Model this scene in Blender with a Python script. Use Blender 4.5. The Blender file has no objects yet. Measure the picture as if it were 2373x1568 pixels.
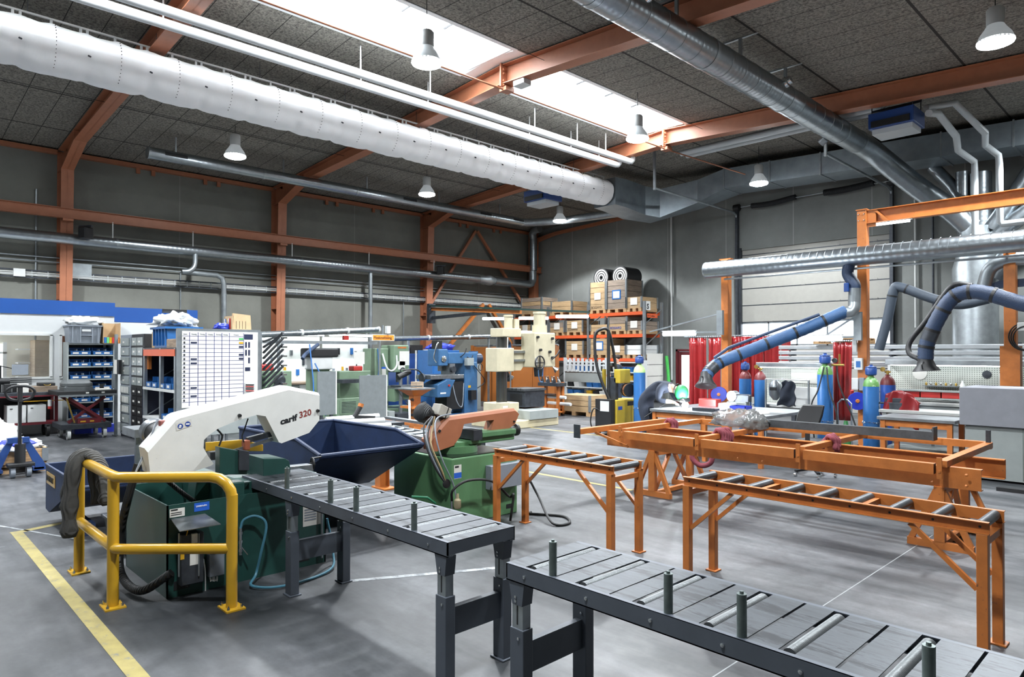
import bpy, math, random
from math import sin, cos, pi, radians, sqrt, atan2
from mathutils import Vector as V, Matrix
random.seed(7)
SC = bpy.context.scene
COL = SC.collection
# ---------------------------------------------------------------- camera
F, YAW, PIT, V0, EYE = 1565.0, radians(46.2), radians(.57), 799.4, 1.9
FW = V((-sin(YAW)*cos(PIT), cos(YAW)*cos(PIT), sin(PIT)))
RT = V((cos(YAW), sin(YAW), 0)); UP = RT.cross(FW)
cam = bpy.data.cameras.new('camera'); co = bpy.data.objects.new('camera', cam); COL.objects.link(co)
co.location = (0, 0, EYE); co.rotation_euler = (pi/2+PIT, 0, YAW)
cam.sensor_fit = 'HORIZONTAL'; cam.sensor_width = 36; cam.lens = 36*F/2373
cam.shift_y = (V0-784)/2373; cam.clip_end = 200
SC.camera = co
# survey helpers: where the sight line to a spot of the photograph meets a real plane of the hall
def hit(u, v, ax, val):
    r = FW + RT*((u-1186.5)/F) + UP*((V0-v)/F); o = V((0, 0, EYE))
    return o + r*((val-o[ax])/r[ax])
def FX(u, v, x): return hit(u, v, 0, x)
def FY(u, v, y): return hit(u, v, 1, y)
def FZ(u, v, z=0): return hit(u, v, 2, z)
def zat(v, x, y):      # height above the floor plan spot x, y at image row v
    d = (x*FW.x+y*FW.y); 
    # point p=(x,y,z): rel=(x,y,z-EYE)
    s = (V0-v)/F
    # (rel.UP) = s*(rel.FW)
    a = x*UP.x+y*UP.y; b = UP.z; c = d; e = FW.z
    return EYE + (s*c-a)/(b-s*e)
# ---------------------------------------------------------------- mesh builder
class MB:
    def __init__(s): s.v = []; s.f = []; s.mi = []; s.m = 0
    def add(s, vs, fs, M=None):
        b = len(s.v)
        s.v += [tuple(M @ V(p)) if M else tuple(p) for p in vs]
        s.f += [tuple(b+i for i in f) for f in fs]; s.mi += [s.m]*len(fs); return s
    def box(s, x0, x1, y0, y1, z0, z1, M=None):
        vs = [(x, y, z) for z in (z0, z1) for y in (y0, y1) for x in (x0, x1)]
        return s.add(vs, [(0, 2, 3, 1), (4, 5, 7, 6), (0, 1, 5, 4), (2, 6, 7, 3), (0, 4, 6, 2), (1, 3, 7, 5)], M)
    def cb(s, c, d, M=None):
        return s.box(c[0]-d[0]/2, c[0]+d[0]/2, c[1]-d[1]/2, c[1]+d[1]/2, c[2]-d[2]/2, c[2]+d[2]/2, M)
    def bb(s, x0, x1, y0, y1, z0, z1, b=.01, M=None):   # box with chamfered vertical and top edges
        r = []
        for z, i in ((z0, 0), (z1-b, 0), (z1, b)):
            r.append([(x0+i, y0+i+b*(i == 0), z), (x0+i+b*(i == 0), y0+i, z), (x1-i-b*(i == 0), y0+i, z), (x1-i, y0+i+b*(i == 0), z),
                      (x1-i, y1-i-b*(i == 0), z), (x1-i-b*(i == 0), y1-i, z), (x0+i+b*(i == 0), y1-i, z), (x0+i, y1-i-b*(i == 0), z)])
        return s.loft(r, True, True, M)
    def loft(s, rings, c0=True, c1=True, M=None):
        n = len(rings[0]); vs = [p for r in rings for p in r]; fs = []
        for k in range(len(rings)-1):
            for i in range(n):
                j = (i+1) % n
                fs.append((k*n+i, k*n+j, (k+1)*n+j, (k+1)*n+i))
        if c0: fs.append(tuple(range(n-1, -1, -1)))
        if c1: fs.append(tuple((len(rings)-1)*n+i for i in range(n)))
        return s.add(vs, fs, M)
    def frame(s, d):
        d = V(d).normalized(); a = V((0, 0, 1)) if abs(d.z) < .9 else V((1, 0, 0))
        x = d.cross(a).normalized(); return x, x.cross(d).normalized()*-1, d
    def cyl(s, p0, p1, r0, r1=None, n=14, c0=True, c1=True, M=None):
        r1 = r0 if r1 is None else r1; p0 = V(p0); p1 = V(p1); x, y, d = s.frame(p1-p0)
        R = [[p+x*(r*cos(2*pi*i/n))+y*(r*sin(2*pi*i/n)) for i in range(n)] for p, r in ((p0, r0), (p1, r1))]
        return s.loft(R, c0, c1, M)
    def lathe(s, prof, o=(0, 0, 0), d=(0, 0, 1), n=16, c0=True, c1=True, M=None):  # prof: (radius, along)
        o = V(o); x, y, d = s.frame(d)
        R = [[o+d*h+x*(max(r, 1e-4)*cos(2*pi*i/n))+y*(max(r, 1e-4)*sin(2*pi*i/n)) for i in range(n)] for r, h in prof]
        return s.loft(R, c0, c1, M)
    def bar(s, p0, p1, w, h, up=(0, 0, 1), M=None):      # rectangular bar between two points, w across, h along up
        p0 = V(p0); p1 = V(p1); d = (p1-p0).normalized(); u = V(up)
        if abs(d.dot(u)) > .99: u = V((0, 1, 0))
        x = d.cross(u).normalized(); u = x.cross(d)
        R = [[p+x*(a*w/2)+u*(b*h/2) for a, b in ((-1, -1), (1, -1), (1, 1), (-1, 1))] for p in (p0, p1)]
        return s.loft(R, M=M)
    def tube(s, pts, r, n=8, caps=True, M=None, fl=1.0):
        pts = [V(p) for p in pts]; rs = r if isinstance(r, (list, tuple)) else [r]*len(pts)
        T = [(pts[min(i+1, len(pts)-1)]-pts[max(i-1, 0)]).normalized() for i in range(len(pts))]
        x, y, _ = s.frame(T[0]); R = []
        for p, t, q in zip(pts, T, rs):
            x = (x-t*x.dot(t))
            x = x.normalized() if x.length > 1e-6 else s.frame(t)[0]
            y = t.cross(x)
            R.append([p+x*(q*cos(2*pi*i/n))+y*(q*fl*sin(2*pi*i/n)) for i in range(n)])
        return s.loft(R, caps, caps, M)
    def prism(s, poly, a, b, ax=0, M=None):       # polygon in the two other axes, extruded along axis ax from a to b
        def P(p, t): q = list(p); q.insert(ax, t); return tuple(q)
        return s.loft([[P(p, a) for p in poly], [P(p, b) for p in poly]], M=M)
    def ibeam(s, p0, p1, h, b, tf=.012, tw=.009, up=(0, 0, 1)):
        p0 = V(p0); p1 = V(p1); d = (p1-p0).normalized(); u = V(up); x = d.cross(u).normalized(); u = x.cross(d)
        w = tw/2; B = b/2; H = h/2; t = tf
        P = [(-B, -H), (B, -H), (B, -H+t), (w, -H+t), (w, H-t), (B, H-t), (B, H), (-B, H), (-B, H-t), (-w, H-t), (-w, -H+t), (-B, -H+t)]
        return s.loft([[p+x*a+u*c for a, c in P] for p in (p0, p1)])
    def chan(s, p0, p1, h, b, t=.008, up=(0, 0, 1), flip=1):   # channel profile, web on the -side
        p0 = V(p0); p1 = V(p1); d = (p1-p0).normalized(); u = V(up); x = d.cross(u).normalized()*flip; u = V(up)
        H = h/2
        P = [(0, -H), (b, -H), (b, -H+t), (t, -H+t), (t, H-t), (b, H-t), (b, H), (0, H)]
        if flip < 0: P = P[::-1]
        return s.loft([[p+x*a+u*c for a, c in P] for p in (p0, p1)])
    def sheet(s, fn, nu, nv, M=None):
        vs = [fn(i/nu, j/nv) for j in range(nv+1) for i in range(nu+1)]
        fs = [(j*(nu+1)+i, j*(nu+1)+i+1, (j+1)*(nu+1)+i+1, (j+1)*(nu+1)+i) for j in range(nv) for i in range(nu)]
        return s.add(vs, fs, M)
    def sph(s, c, r, n=12, m=8, sc=(1, 1, 1), M=None):
        c = V(c); R = [[c+V((r*sc[0]*max(sin(pi*k/m), 1e-3)*cos(2*pi*i/n), r*sc[1]*max(sin(pi*k/m), 1e-3)*sin(2*pi*i/n), -r*sc[2]*cos(pi*k/m))) for i in range(n)] for k in range(m+1)]
        return s.loft(R, M=M)
    def torus(s, c, R, r, d=(0, 0, 1), n=20, m=8, a0=0, a1=2*pi):
        x, y, d = s.frame(d); c = V(c)
        pts = [c+x*(R*cos(a0+(a1-a0)*i/n))+y*(R*sin(a0+(a1-a0)*i/n)) for i in range(n+1)]
        return s.tube(pts, r, m, caps=abs(a1-a0) < 6.2)
    def build(s, name, mat, parent=None, sm=40, bevel=0, solid=0):
        me = bpy.data.meshes.new(name); me.from_pydata(s.v, [], s.f)
        for m in (mat if isinstance(mat, (list, tuple)) else [mat]): me.materials.append(m)
        if max(s.mi, default=0): me.polygons.foreach_set('material_index', s.mi)
        o = bpy.data.objects.new(name, me); COL.objects.link(o)
        if sm:
            me.polygons.foreach_set('use_smooth', [True]*len(me.polygons)); me.set_sharp_from_angle(angle=radians(sm))
        me.update()
        if parent: o.parent = parent
        if solid:
            k = o.modifiers.new('thick', 'SOLIDIFY'); k.thickness = solid; k.offset = 0
        if bevel:
            k = o.modifiers.new('edge', 'BEVEL'); k.width = bevel; k.segments = 2; k.limit_method = 'ANGLE'; k.angle_limit = radians(40)
        return o
def tag(o, label=None, cat=None, group=None, kind=None):
    if label: o['label'] = label
    if cat: o['category'] = cat
    if group: o['group'] = group
    if kind: o['kind'] = kind
    return o
def T(name, label, cat, loc=(0, 0, 0), rz=0, group=None, kind=None):
    o = bpy.data.objects.new(name, None); COL.objects.link(o); o.empty_display_size = .1
    o.location = loc; o.rotation_euler = (0, 0, rz); return tag(o, label, cat, group, kind)
def one(name, mb, mat, label, cat, group=None, **k):
    return tag(mb.build(name, mat, **k), label, cat, group)
def dup(r, loc, rz=None, label=None, group=None, scale=None):
    def cp(o, par):
        c = o.copy(); COL.objects.link(c); c.parent = par
        for ch in o.children: cp(ch, c)
        return c
    c = cp(r, None); c.location = loc
    if rz is not None: c.rotation_euler = (0, 0, rz)
    if label: c['label'] = label
    if group: c['group'] = group
    if scale: c.scale = scale
    return c
def arc(c, R, a0, a1, n, ax='xy'):
    o = []
    for i in range(n+1):
        a = a0+(a1-a0)*i/n; p = [R*cos(a), R*sin(a)]
        q = {'xy': (p[0], p[1], 0), 'xz': (p[0], 0, p[1]), 'yz': (0, p[0], p[1])}[ax]
        o.append(V(c)+V(q))
    return o
def bez(pts, n=24):      # smooth curve through points (catmull-rom)
    P = [V(p) for p in pts]; P = [P[0]*2-P[1]]+P+[P[-1]*2-P[-2]]; o = []
    k = max(2, n//(len(pts)-1))
    for i in range(1, len(P)-2):
        for j in range(k):
            t = j/k; a, b, c, d = P[i-1:i+3]
            o.append(.5*((2*b)+(c-a)*t+(2*a-5*b+4*c-d)*t*t+(3*b-a-3*c+d)*t**3))
    return o+[P[-2]]
# ---------------------------------------------------------------- materials
def srgb(h):
    h = h.lstrip('#'); o = []
    for i in (0, 2, 4):
        c = int(h[i:i+2], 16)/255; o.append(c/12.92 if c <= .04045 else ((c+.055)/1.055)**2.4)
    return (*o, 1)
MATS = {}
def mat(name, col, rough=.5, metal=0, var=.12, scale=6, bump=0, bscale=60, wear=None, wamt=.55, wscale=9, emit=0, axis=None, band=12, trans=0, alpha=1, coat=0, stretch=None, spec=None):
    m = bpy.data.materials.new(name); m.use_nodes = True; nt = m.node_tree; N = nt.nodes; L = nt.links
    b = N['Principled BSDF']; c = srgb(col) if isinstance(col, str) else col
    b.inputs['Base Color'].default_value = c; b.inputs['Roughness'].default_value = rough; b.inputs['Metallic'].default_value = metal
    if coat: b.inputs['Coat Weight'].default_value = coat
    if spec is not None: b.inputs['Specular IOR Level'].default_value = spec
    if trans: b.inputs['Transmission Weight'].default_value = trans
    if alpha < 1: b.inputs['Alpha'].default_value = alpha
    if emit: b.inputs['Emission Color'].default_value = c; b.inputs['Emission Strength'].default_value = emit
    tc = N.new('ShaderNodeTexCoord'); src = tc.outputs['Object']
    if stretch:
        mp = N.new('ShaderNodeMapping'); mp.inputs['Scale'].default_value = stretch; L.new(src, mp.inputs['Vector']); src = mp.outputs[0]
    def noise(sc, det=4, ro=.6):
        n = N.new('ShaderNodeTexNoise'); n.inputs['Scale'].default_value = sc; n.inputs['Detail'].default_value = det; n.inputs['Roughness'].default_value = ro
        L.new(src, n.inputs['Vector']); return n.outputs['Fac']
    def ramp(s, a, bb, ca, cb):
        r = N.new('ShaderNodeValToRGB'); e = r.color_ramp.elements; e[0].position = a; e[1].position = bb; e[0].color = ca; e[1].color = cb
        L.new(s, r.inputs[0]); return r.outputs[0]
    colr = None
    if var:
        lo = tuple(x*(1-var) for x in c[:3])+(1,); hi = tuple(min(1, x*(1+var)) for x in c[:3])+(1,)
        colr = ramp(noise(scale), .3, .7, lo, hi)
    if wear:
        w = srgb(wear); mx = N.new('ShaderNodeMix'); mx.data_type = 'RGBA'
        L.new(ramp(noise(wscale, 8, .75), wamt, wamt+.08, (0, 0, 0, 1), (1, 1, 1, 1)), mx.inputs['Factor'])
        if colr: L.new(colr, mx.inputs['A'])
        else: mx.inputs['A'].default_value = c
        mx.inputs['B'].default_value = w; colr = mx.outputs['Result']
    if colr: L.new(colr, b.inputs['Base Color'])
    h = None
    if axis is not None:
        w = N.new('ShaderNodeTexWave'); w.wave_type = 'BANDS'; w.bands_direction = 'XYZ'[axis]; w.wave_profile = 'SIN'
        w.inputs['Scale'].default_value = band; w.inputs['Distortion'].default_value = 0; L.new(src, w.inputs['Vector']); h = w.outputs['Fac']; bump = bump or .4
        if colr:
            pass
    elif bump: h = noise(bscale, 5)
    if h is not None:
        bp = N.new('ShaderNodeBump'); bp.inputs['Strength'].default_value = bump; bp.inputs['Distance'].default_value = .01
        L.new(h, bp.inputs['Height']); L.new(bp.outputs[0], b.inputs['Normal'])
    MATS[name] = m; return m
ORG = mat('orange_paint', '#ad662f', .42, var=.16, wear='#3f3733', wamt=.62, wscale=20)
ORGD = mat('structural_orange_paint', '#985f43', .5, var=.08)
STEEL = mat('bare_steel', '#8b9094', .38, .85, var=.2, scale=12)
DSTEEL = mat('dark_steel', '#3c4046', .45, .5, var=.25, scale=10)
GALV = mat('galvanised_steel', '#9aa1a5', .38, .8, var=.15, scale=5)
DUCTX = mat('spiral_duct_x', '#969da2', .33, .95, var=.1, axis=0, band=2.6, bump=.16)
DUCTY = mat('spiral_duct_y', '#969da2', .33, .95, var=.1, axis=1, band=2.6, bump=.16)
DUCTZ = mat('spiral_duct_z', '#969da2', .33, .95, var=.1, axis=2, band=2.6, bump=.16)
BLK = mat('black_plastic', '#17181a', .5, var=.2)
RUB = mat('black_rubber', '#111214', .65, var=.2)
WHT = mat('white_paint', '#c6c8c7', .45, var=.04)
CRM = mat('cream_paint', '#aba48d', .45, var=.08, wear='#7a735c', wamt=.7)
BLU = mat('blue_plastic', '#265f9c', .4, var=.08)
DBLU = mat('dark_blue_plastic', '#2233a0', .4, var=.08)
BLUP = mat('blue_machine_paint', '#33597f', .4, var=.1, wear='#31404f', wamt=.72)
CABB = mat('cabinet_blue', '#1d3f7c', .4, var=.05)
GRNL = mat('light_green_machine_paint', '#6b806a', .45, var=.08, wear='#4c5b4b', wamt=.72)
YEL = mat('yellow_paint', '#bd9222', .3, var=.05, coat=.3)
GRYP = mat('grey_plastic', '#7a818a', .5, var=.06)
GRYC = mat('grey_cabinet_paint', '#868c8b', .45, var=.06)
WOOD = mat('pine_wood', '#a58560', .7, var=.3, scale=4, stretch=(1, 1, 9))
WOODD = mat('weathered_wood', '#8c7a68', .75, var=.35, scale=5, stretch=(1, 1, 9))
CARD = mat('cardboard', '#b59a76', .8, var=.08)
PAPER = mat('paper', '#cccac4', .7, var=.02)
REDP = mat('red_paint', '#a32a26', .4, var=.1)
DRED = mat('burgundy_paint', '#5e1a22', .45, var=.1)
CHROME = mat('chrome', '#c9cdd0', .18, 1, var=0)
def emis(name, col, st):
    m = bpy.data.materials.new(name); m.use_nodes = True; N = m.node_tree.nodes; N.clear()
    e = N.new('ShaderNodeEmission'); e.inputs[0].default_value = srgb(col); e.inputs[1].default_value = st
    o = N.new('ShaderNodeOutputMaterial'); m.node_tree.links.new(e.outputs[0], o.inputs[0]); return m
TUBE = emis('fluorescent_tube', '#f2fbff', 9)
def text(s, size, mtl, loc, rot, parent=None, name='lettering', ext=.002, sx=1, shear=0, align='LEFT', off=0):
    c = bpy.data.curves.new(name, 'FONT'); c.body = s; c.size = size; c.extrude = ext; c.shear = shear; c.align_x = align
    c.resolution_u = 3
    o = bpy.data.objects.new(name, c); COL.objects.link(o); o.location = loc; o.rotation_euler = rot; o.scale = (sx, 1, 1)
    c.materials.append(mtl); c.offset = off
    bpy.context.view_layer.update(); dg = bpy.context.evaluated_depsgraph_get(); me = bpy.data.meshes.new_from_object(o.evaluated_get(dg)); bpy.data.objects.remove(o); bpy.data.curves.remove(c)
    me.name = name; o = bpy.data.objects.new(name, me); COL.objects.link(o); o.location = loc; o.rotation_euler = rot; o.scale = (sx, 1, 1)
    if parent: o.parent = parent
    return o
INK = mat('black_ink', '#15171c', .6, var=0); REDINK = mat('dark_red_ink', '#7d2a24', .6, var=0); BLUINK = mat('blue_ink', '#1d3f8f', .6, var=0); WINK = mat('white_ink', '#f0f0f0', .6, var=0)
EXPO = 0.34
# ================================================================ the hall
RIDGE, RZ, SL = -10.4, 8.0, .058
def ceil(x): return RZ-SL*abs(x-RIDGE)
XL, YG, XR, YR = -21.6, 22.0, 4.0, -5.0
def gridmat(name, base, seam, px, py, wx, wy, ox=0, oy=0, ax=('X', 'Y'), speck=0, blotch=.18, bs=.35, rough=.85, bump=.3):
    m = bpy.data.materials.new(name); m.use_nodes = True; nt = m.node_tree; N = nt.nodes; L = nt.links; b = N['Principled BSDF']
    b.inputs['Roughness'].default_value = rough; b.inputs['Specular IOR Level'].default_value = .25
    tc = N.new('ShaderNodeTexCoord'); sp = N.new('ShaderNodeSeparateXYZ'); L.new(tc.outputs['Object'], sp.inputs[0])
    def mth(op, a, bb=None):
        n = N.new('ShaderNodeMath'); n.operation = op
        for i, q in enumerate((a, bb)):
            if q is None: continue
            if isinstance(q, (int, float)): n.inputs[i].default_value = q
            else: L.new(q, n.inputs[i])
        return n.outputs[0]
    def line(c, p, w, o): 
        return mth('LESS_THAN', mth('FRACT', mth('ADD', mth('DIVIDE', mth('SUBTRACT', sp.outputs[c], o), p), 100.0)), w/p)
    s = mth('MAXIMUM', line(ax[0], px, wx, ox), line(ax[1], py, wy, oy)) if py else line(ax[0], px, wx, ox)
    n = N.new('ShaderNodeTexNoise'); n.inputs['Scale'].default_value = bs; n.inputs['Detail'].default_value = 6; n.inputs['Roughness'].default_value = .65; L.new(tc.outputs['Object'], n.inputs['Vector'])
    r = N.new('ShaderNodeValToRGB'); c = srgb(base); e = r.color_ramp.elements
    e[0].position = .3; e[1].position = .7; e[0].color = tuple(x*(1-blotch) for x in c[:3])+(1,); e[1].color = tuple(x*(1+blotch) for x in c[:3])+(1,); L.new(n.outputs['Fac'], r.inputs[0])
    out = r.outputs[0]
    k = N.new('ShaderNodeTexNoise'); k.inputs['Scale'].default_value = speck or 9; k.inputs['Detail'].default_value = 5; k.inputs['Roughness'].default_value = .8; L.new(tc.outputs['Object'], k.inputs['Vector'])
    if speck:
        q = N.new('ShaderNodeValToRGB'); e = q.color_ramp.elements; e[0].position = .36; e[1].position = .6; e[0].color = (.22, .22, .22, 1); e[1].color = (1.15, 1.15, 1.15, 1); L.new(k.outputs['Fac'], q.inputs[0])
        mx = N.new('ShaderNodeMix'); mx.data_type = 'RGBA'; mx.blend_type = 'MULTIPLY'; mx.inputs['Factor'].default_value = 1; L.new(out, mx.inputs['A']); L.new(q.outputs[0], mx.inputs['B']); out = mx.outputs['Result']
    mx = N.new('ShaderNodeMix'); mx.data_type = 'RGBA'; L.new(s, mx.inputs['Factor']); L.new(out, mx.inputs['A']); mx.inputs['B'].default_value = srgb(seam); L.new(mx.outputs['Result'], b.inputs['Base Color'])
    bp = N.new('ShaderNodeBump'); bp.inputs['Strength'].default_value = bump; bp.inputs['Distance'].default_value = .01; L.new(k.outputs['Fac'], bp.inputs['Height']); L.new(bp.outputs[0], b.inputs['Normal'])
    return m
CEILM = gridmat('wood_wool_ceiling_board', '#7f7b73', '#2b2926', 2.36, .6, .05, .016, ox=-8.17, oy=.1, speck=22, blotch=.12)
WALLM = gridmat('concrete_wall_panel_y', '#6f706a', '#83847f', 2.985, 0, .025, 0, ox=.85, ax=('Y', 'Z'), blotch=.22, bs=.5)
GABM = gridmat('concrete_wall_panel_x', '#797c7a', '#999b98', 2.4, 0, .025, 0, ox=-9.6, ax=('X', 'Z'), blotch=.22, bs=.5)
def floormat():
    m = bpy.data.materials.new('polished_concrete_floor'); m.use_nodes = True; nt = m.node_tree; N = nt.nodes; L = nt.links; b = N['Principled BSDF']
    tc = N.new('ShaderNodeTexCoord')
    def noise(sc, st=(1, 1, 1), det=6, ro=.65, loc=(0, 0, 0), rot=0, dist=0):
        mp = N.new('ShaderNodeMapping'); mp.inputs['Scale'].default_value = st; mp.inputs['Location'].default_value = loc; mp.inputs['Rotation'].default_value = (0, 0, rot); L.new(tc.outputs['Object'], mp.inputs[0])
        n = N.new('ShaderNodeTexNoise'); n.inputs['Scale'].default_value = sc; n.inputs['Detail'].default_value = det; n.inputs['Roughness'].default_value = ro; n.inputs['Distortion'].default_value = dist; L.new(mp.outputs[0], n.inputs['Vector']); return n.outputs['Fac']
    def ramp(s, a, z, ca, cb):
        r = N.new('ShaderNodeValToRGB'); e = r.color_ramp.elements; e[0].position = a; e[1].position = z; e[0].color = srgb(ca) if isinstance(ca, str) else ca; e[1].color = srgb(cb) if isinstance(cb, str) else cb; L.new(s, r.inputs[0]); return r.outputs[0]
    def mul(a, bb, f=1):
        mx = N.new('ShaderNodeMix'); mx.data_type = 'RGBA'; mx.blend_type = 'MULTIPLY'; mx.inputs['Factor'].default_value = f; L.new(a, mx.inputs['A']); L.new(bb, mx.inputs['B']); return mx.outputs['Result']
    base = ramp(noise(.55, dist=.6), .3, .72, '#303437', '#666b6e')
    st = ramp(noise(.9, (.35, 1.6, 1), 5, .7, (3, 1, 0), .06), .38, .6, (.34, .35, .37, 1), (1.15, 1.06, 1.06, 1))
    fine = ramp(noise(14, (1, 1, 1), 8, .75), .3, .7, (.72, .72, .72, 1), (1.2, 1.2, 1.2, 1))
    sc = ramp(noise(2.2, (.25, 5, 1), 3, .6, (0, 0, 0), -.35), .60, .78, (1, 1, 1, 1), (.68, .69, .7, 1))
    c = mul(mul(mul(base, st), fine), sc, .8)
    # oily dirt around the saw, widened as painted shade over the front-left floor
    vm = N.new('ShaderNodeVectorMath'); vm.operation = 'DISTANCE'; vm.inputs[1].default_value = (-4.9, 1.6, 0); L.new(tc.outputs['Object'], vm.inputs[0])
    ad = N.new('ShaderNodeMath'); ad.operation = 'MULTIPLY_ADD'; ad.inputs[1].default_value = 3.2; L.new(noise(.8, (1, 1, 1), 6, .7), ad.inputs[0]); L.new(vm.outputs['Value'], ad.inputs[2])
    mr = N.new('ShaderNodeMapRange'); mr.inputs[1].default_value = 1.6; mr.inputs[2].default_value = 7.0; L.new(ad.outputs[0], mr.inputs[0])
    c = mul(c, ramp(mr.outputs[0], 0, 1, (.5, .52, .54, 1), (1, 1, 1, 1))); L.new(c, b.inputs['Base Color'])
    rr = ramp(noise(1.3, (1, 1, 1), 5), .3, .7, (.36, .36, .36, 1), (.6, .6, .6, 1)); L.new(rr, b.inputs['Roughness'])
    b.inputs['Specular IOR Level'].default_value = .5
    return m
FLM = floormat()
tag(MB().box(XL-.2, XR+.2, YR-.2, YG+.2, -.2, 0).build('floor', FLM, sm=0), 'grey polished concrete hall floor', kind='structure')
# ceiling: two slopes with the roof light cut out
SKX = (-11.4, -9.68); SKY = [(-4.3, 3.4), (4.3, 9.4), (10.25, 15.75)]  # first roof light span is unseen, carried on for softer light
c = MB(); t = .14
def cq(x0, x1, y0, y1):
    c.loft([[(x0, y, ceil(x0)), (x1, y, ceil(x1)), (x1, y, ceil(x1)+t), (x0, y, ceil(x0)+t)] for y in (y0, y1)])
cq(XL-.2, SKX[0], YR, YG); cq(SKX[1], XR+.2, YR, YG)
cq(SKX[0], RIDGE, 15.75, YG); cq(RIDGE, SKX[1], 15.75, YG)
tag(c.build('ceiling', CEILM, sm=0), 'grey wood-wool board ceiling', kind='structure')
tag(MB().box(XL-.25, XL, YR-.2, YG+.2, 0, 8.2).build('wall_left', WALLM, sm=0), 'grey concrete panel side wall', kind='structure')
GX0, GX1, GZ = -11.46, -6.63, 5.42
g = MB(); DX0, DX1 = -14.05, -13.1
g.box(XL-.2, DX0, YG, YG+.25, 0, 8.2); g.box(DX0, DX1, YG, YG+.25, 2.0, 8.2); g.box(DX1, GX0, YG, YG+.25, 0, 8.2); g.box(GX0, GX1, YG, YG+.25, GZ, 8.2); g.box(GX1, XR+.2, YG, YG+.25, 0, 8.2)
tag(g.build('wall_back', GABM, sm=0), 'grey concrete gable wall', kind='structure')
tag(MB().box(XR, XR+.25, YR-.2, YG+.2, 0, 8.2).build('wall_right', WALLM, sm=0), 'grey concrete panel wall behind camera', kind='structure')
tag(MB().box(XL-.2, XR+.2, YR-.25, YR, 0, 8.2).build('wall_front', GABM, sm=0), 'grey concrete wall behind camera', kind='structure')
# roof light
SKYM = emis('daylit_translucent_panel', '#f4faff', 29.0)
KERB = mat('white_kerb', '#e9ebec', .5, var=.03)
for i, (y0, y1) in enumerate(SKY):
    w = T('window_%d' % (i+1), 'long daylit roof light panel along the ridge', 'window', ((SKX[0]+SKX[1])/2, (y0+y1)/2, 8.0), kind='structure')
    ox, oy = -(SKX[0]+SKX[1])/2, -(y0+y1)/2
    p = MB(); K = 10
    ring = [(SKX[0]+(SKX[1]-SKX[0])*k/K+ox, .28+.16*sin(pi*k/K)) for k in range(K+1)]
    p.loft([[(x, y+oy, z) for x, z in ring]+[(x, y+oy, z+.02) for x, z in ring[::-1]] for y in (y0, y1)])
    p.build('panel', SKYM, w)
    k = MB()
    for x in SKX: k.box(x+ox-.05, x+ox+.05, y0+oy, y1+oy, -.06, .3)
    for y in (y0, y1): k.box(SKX[0]+ox, SKX[1]+ox, y+oy-.05, y+oy+.05, -.02, .45)
    k.build('kerb', KERB, w)
    r = MB(); n = max(3, round((y1-y0)/1.02))
    for q in range(1, n):
        y = y0+(y1-y0)*q/n+oy
        r.tube([(x, y, z-.03) for x, z in ring[4:9]], .026, 6)
        r.cyl((ring[6][0], y-.05, ring[6][1]-.035), (ring[6][0], y+.05, ring[6][1]-.035), .014, n=6)
    r.build('glazing_bar', BLK, w)
if 1:
    o = MB()
    for y0, y1 in ((3.4, 4.3), (9.4, 10.25)): o.loft([[(x, y, ceil(x)+dz) for x, dz in ((SKX[0], 0), (RIDGE, 0), (SKX[1], 0), (SKX[1], .3), (SKX[0], .3))] for y in (y0, y1)])
    o.box(SKX[0], SKX[1], YR, -4.3, 7.95, 8.3)
    tag(o.build('trim_1', KERB, sm=0), 'white lining between the roof lights', kind='structure')
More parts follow.
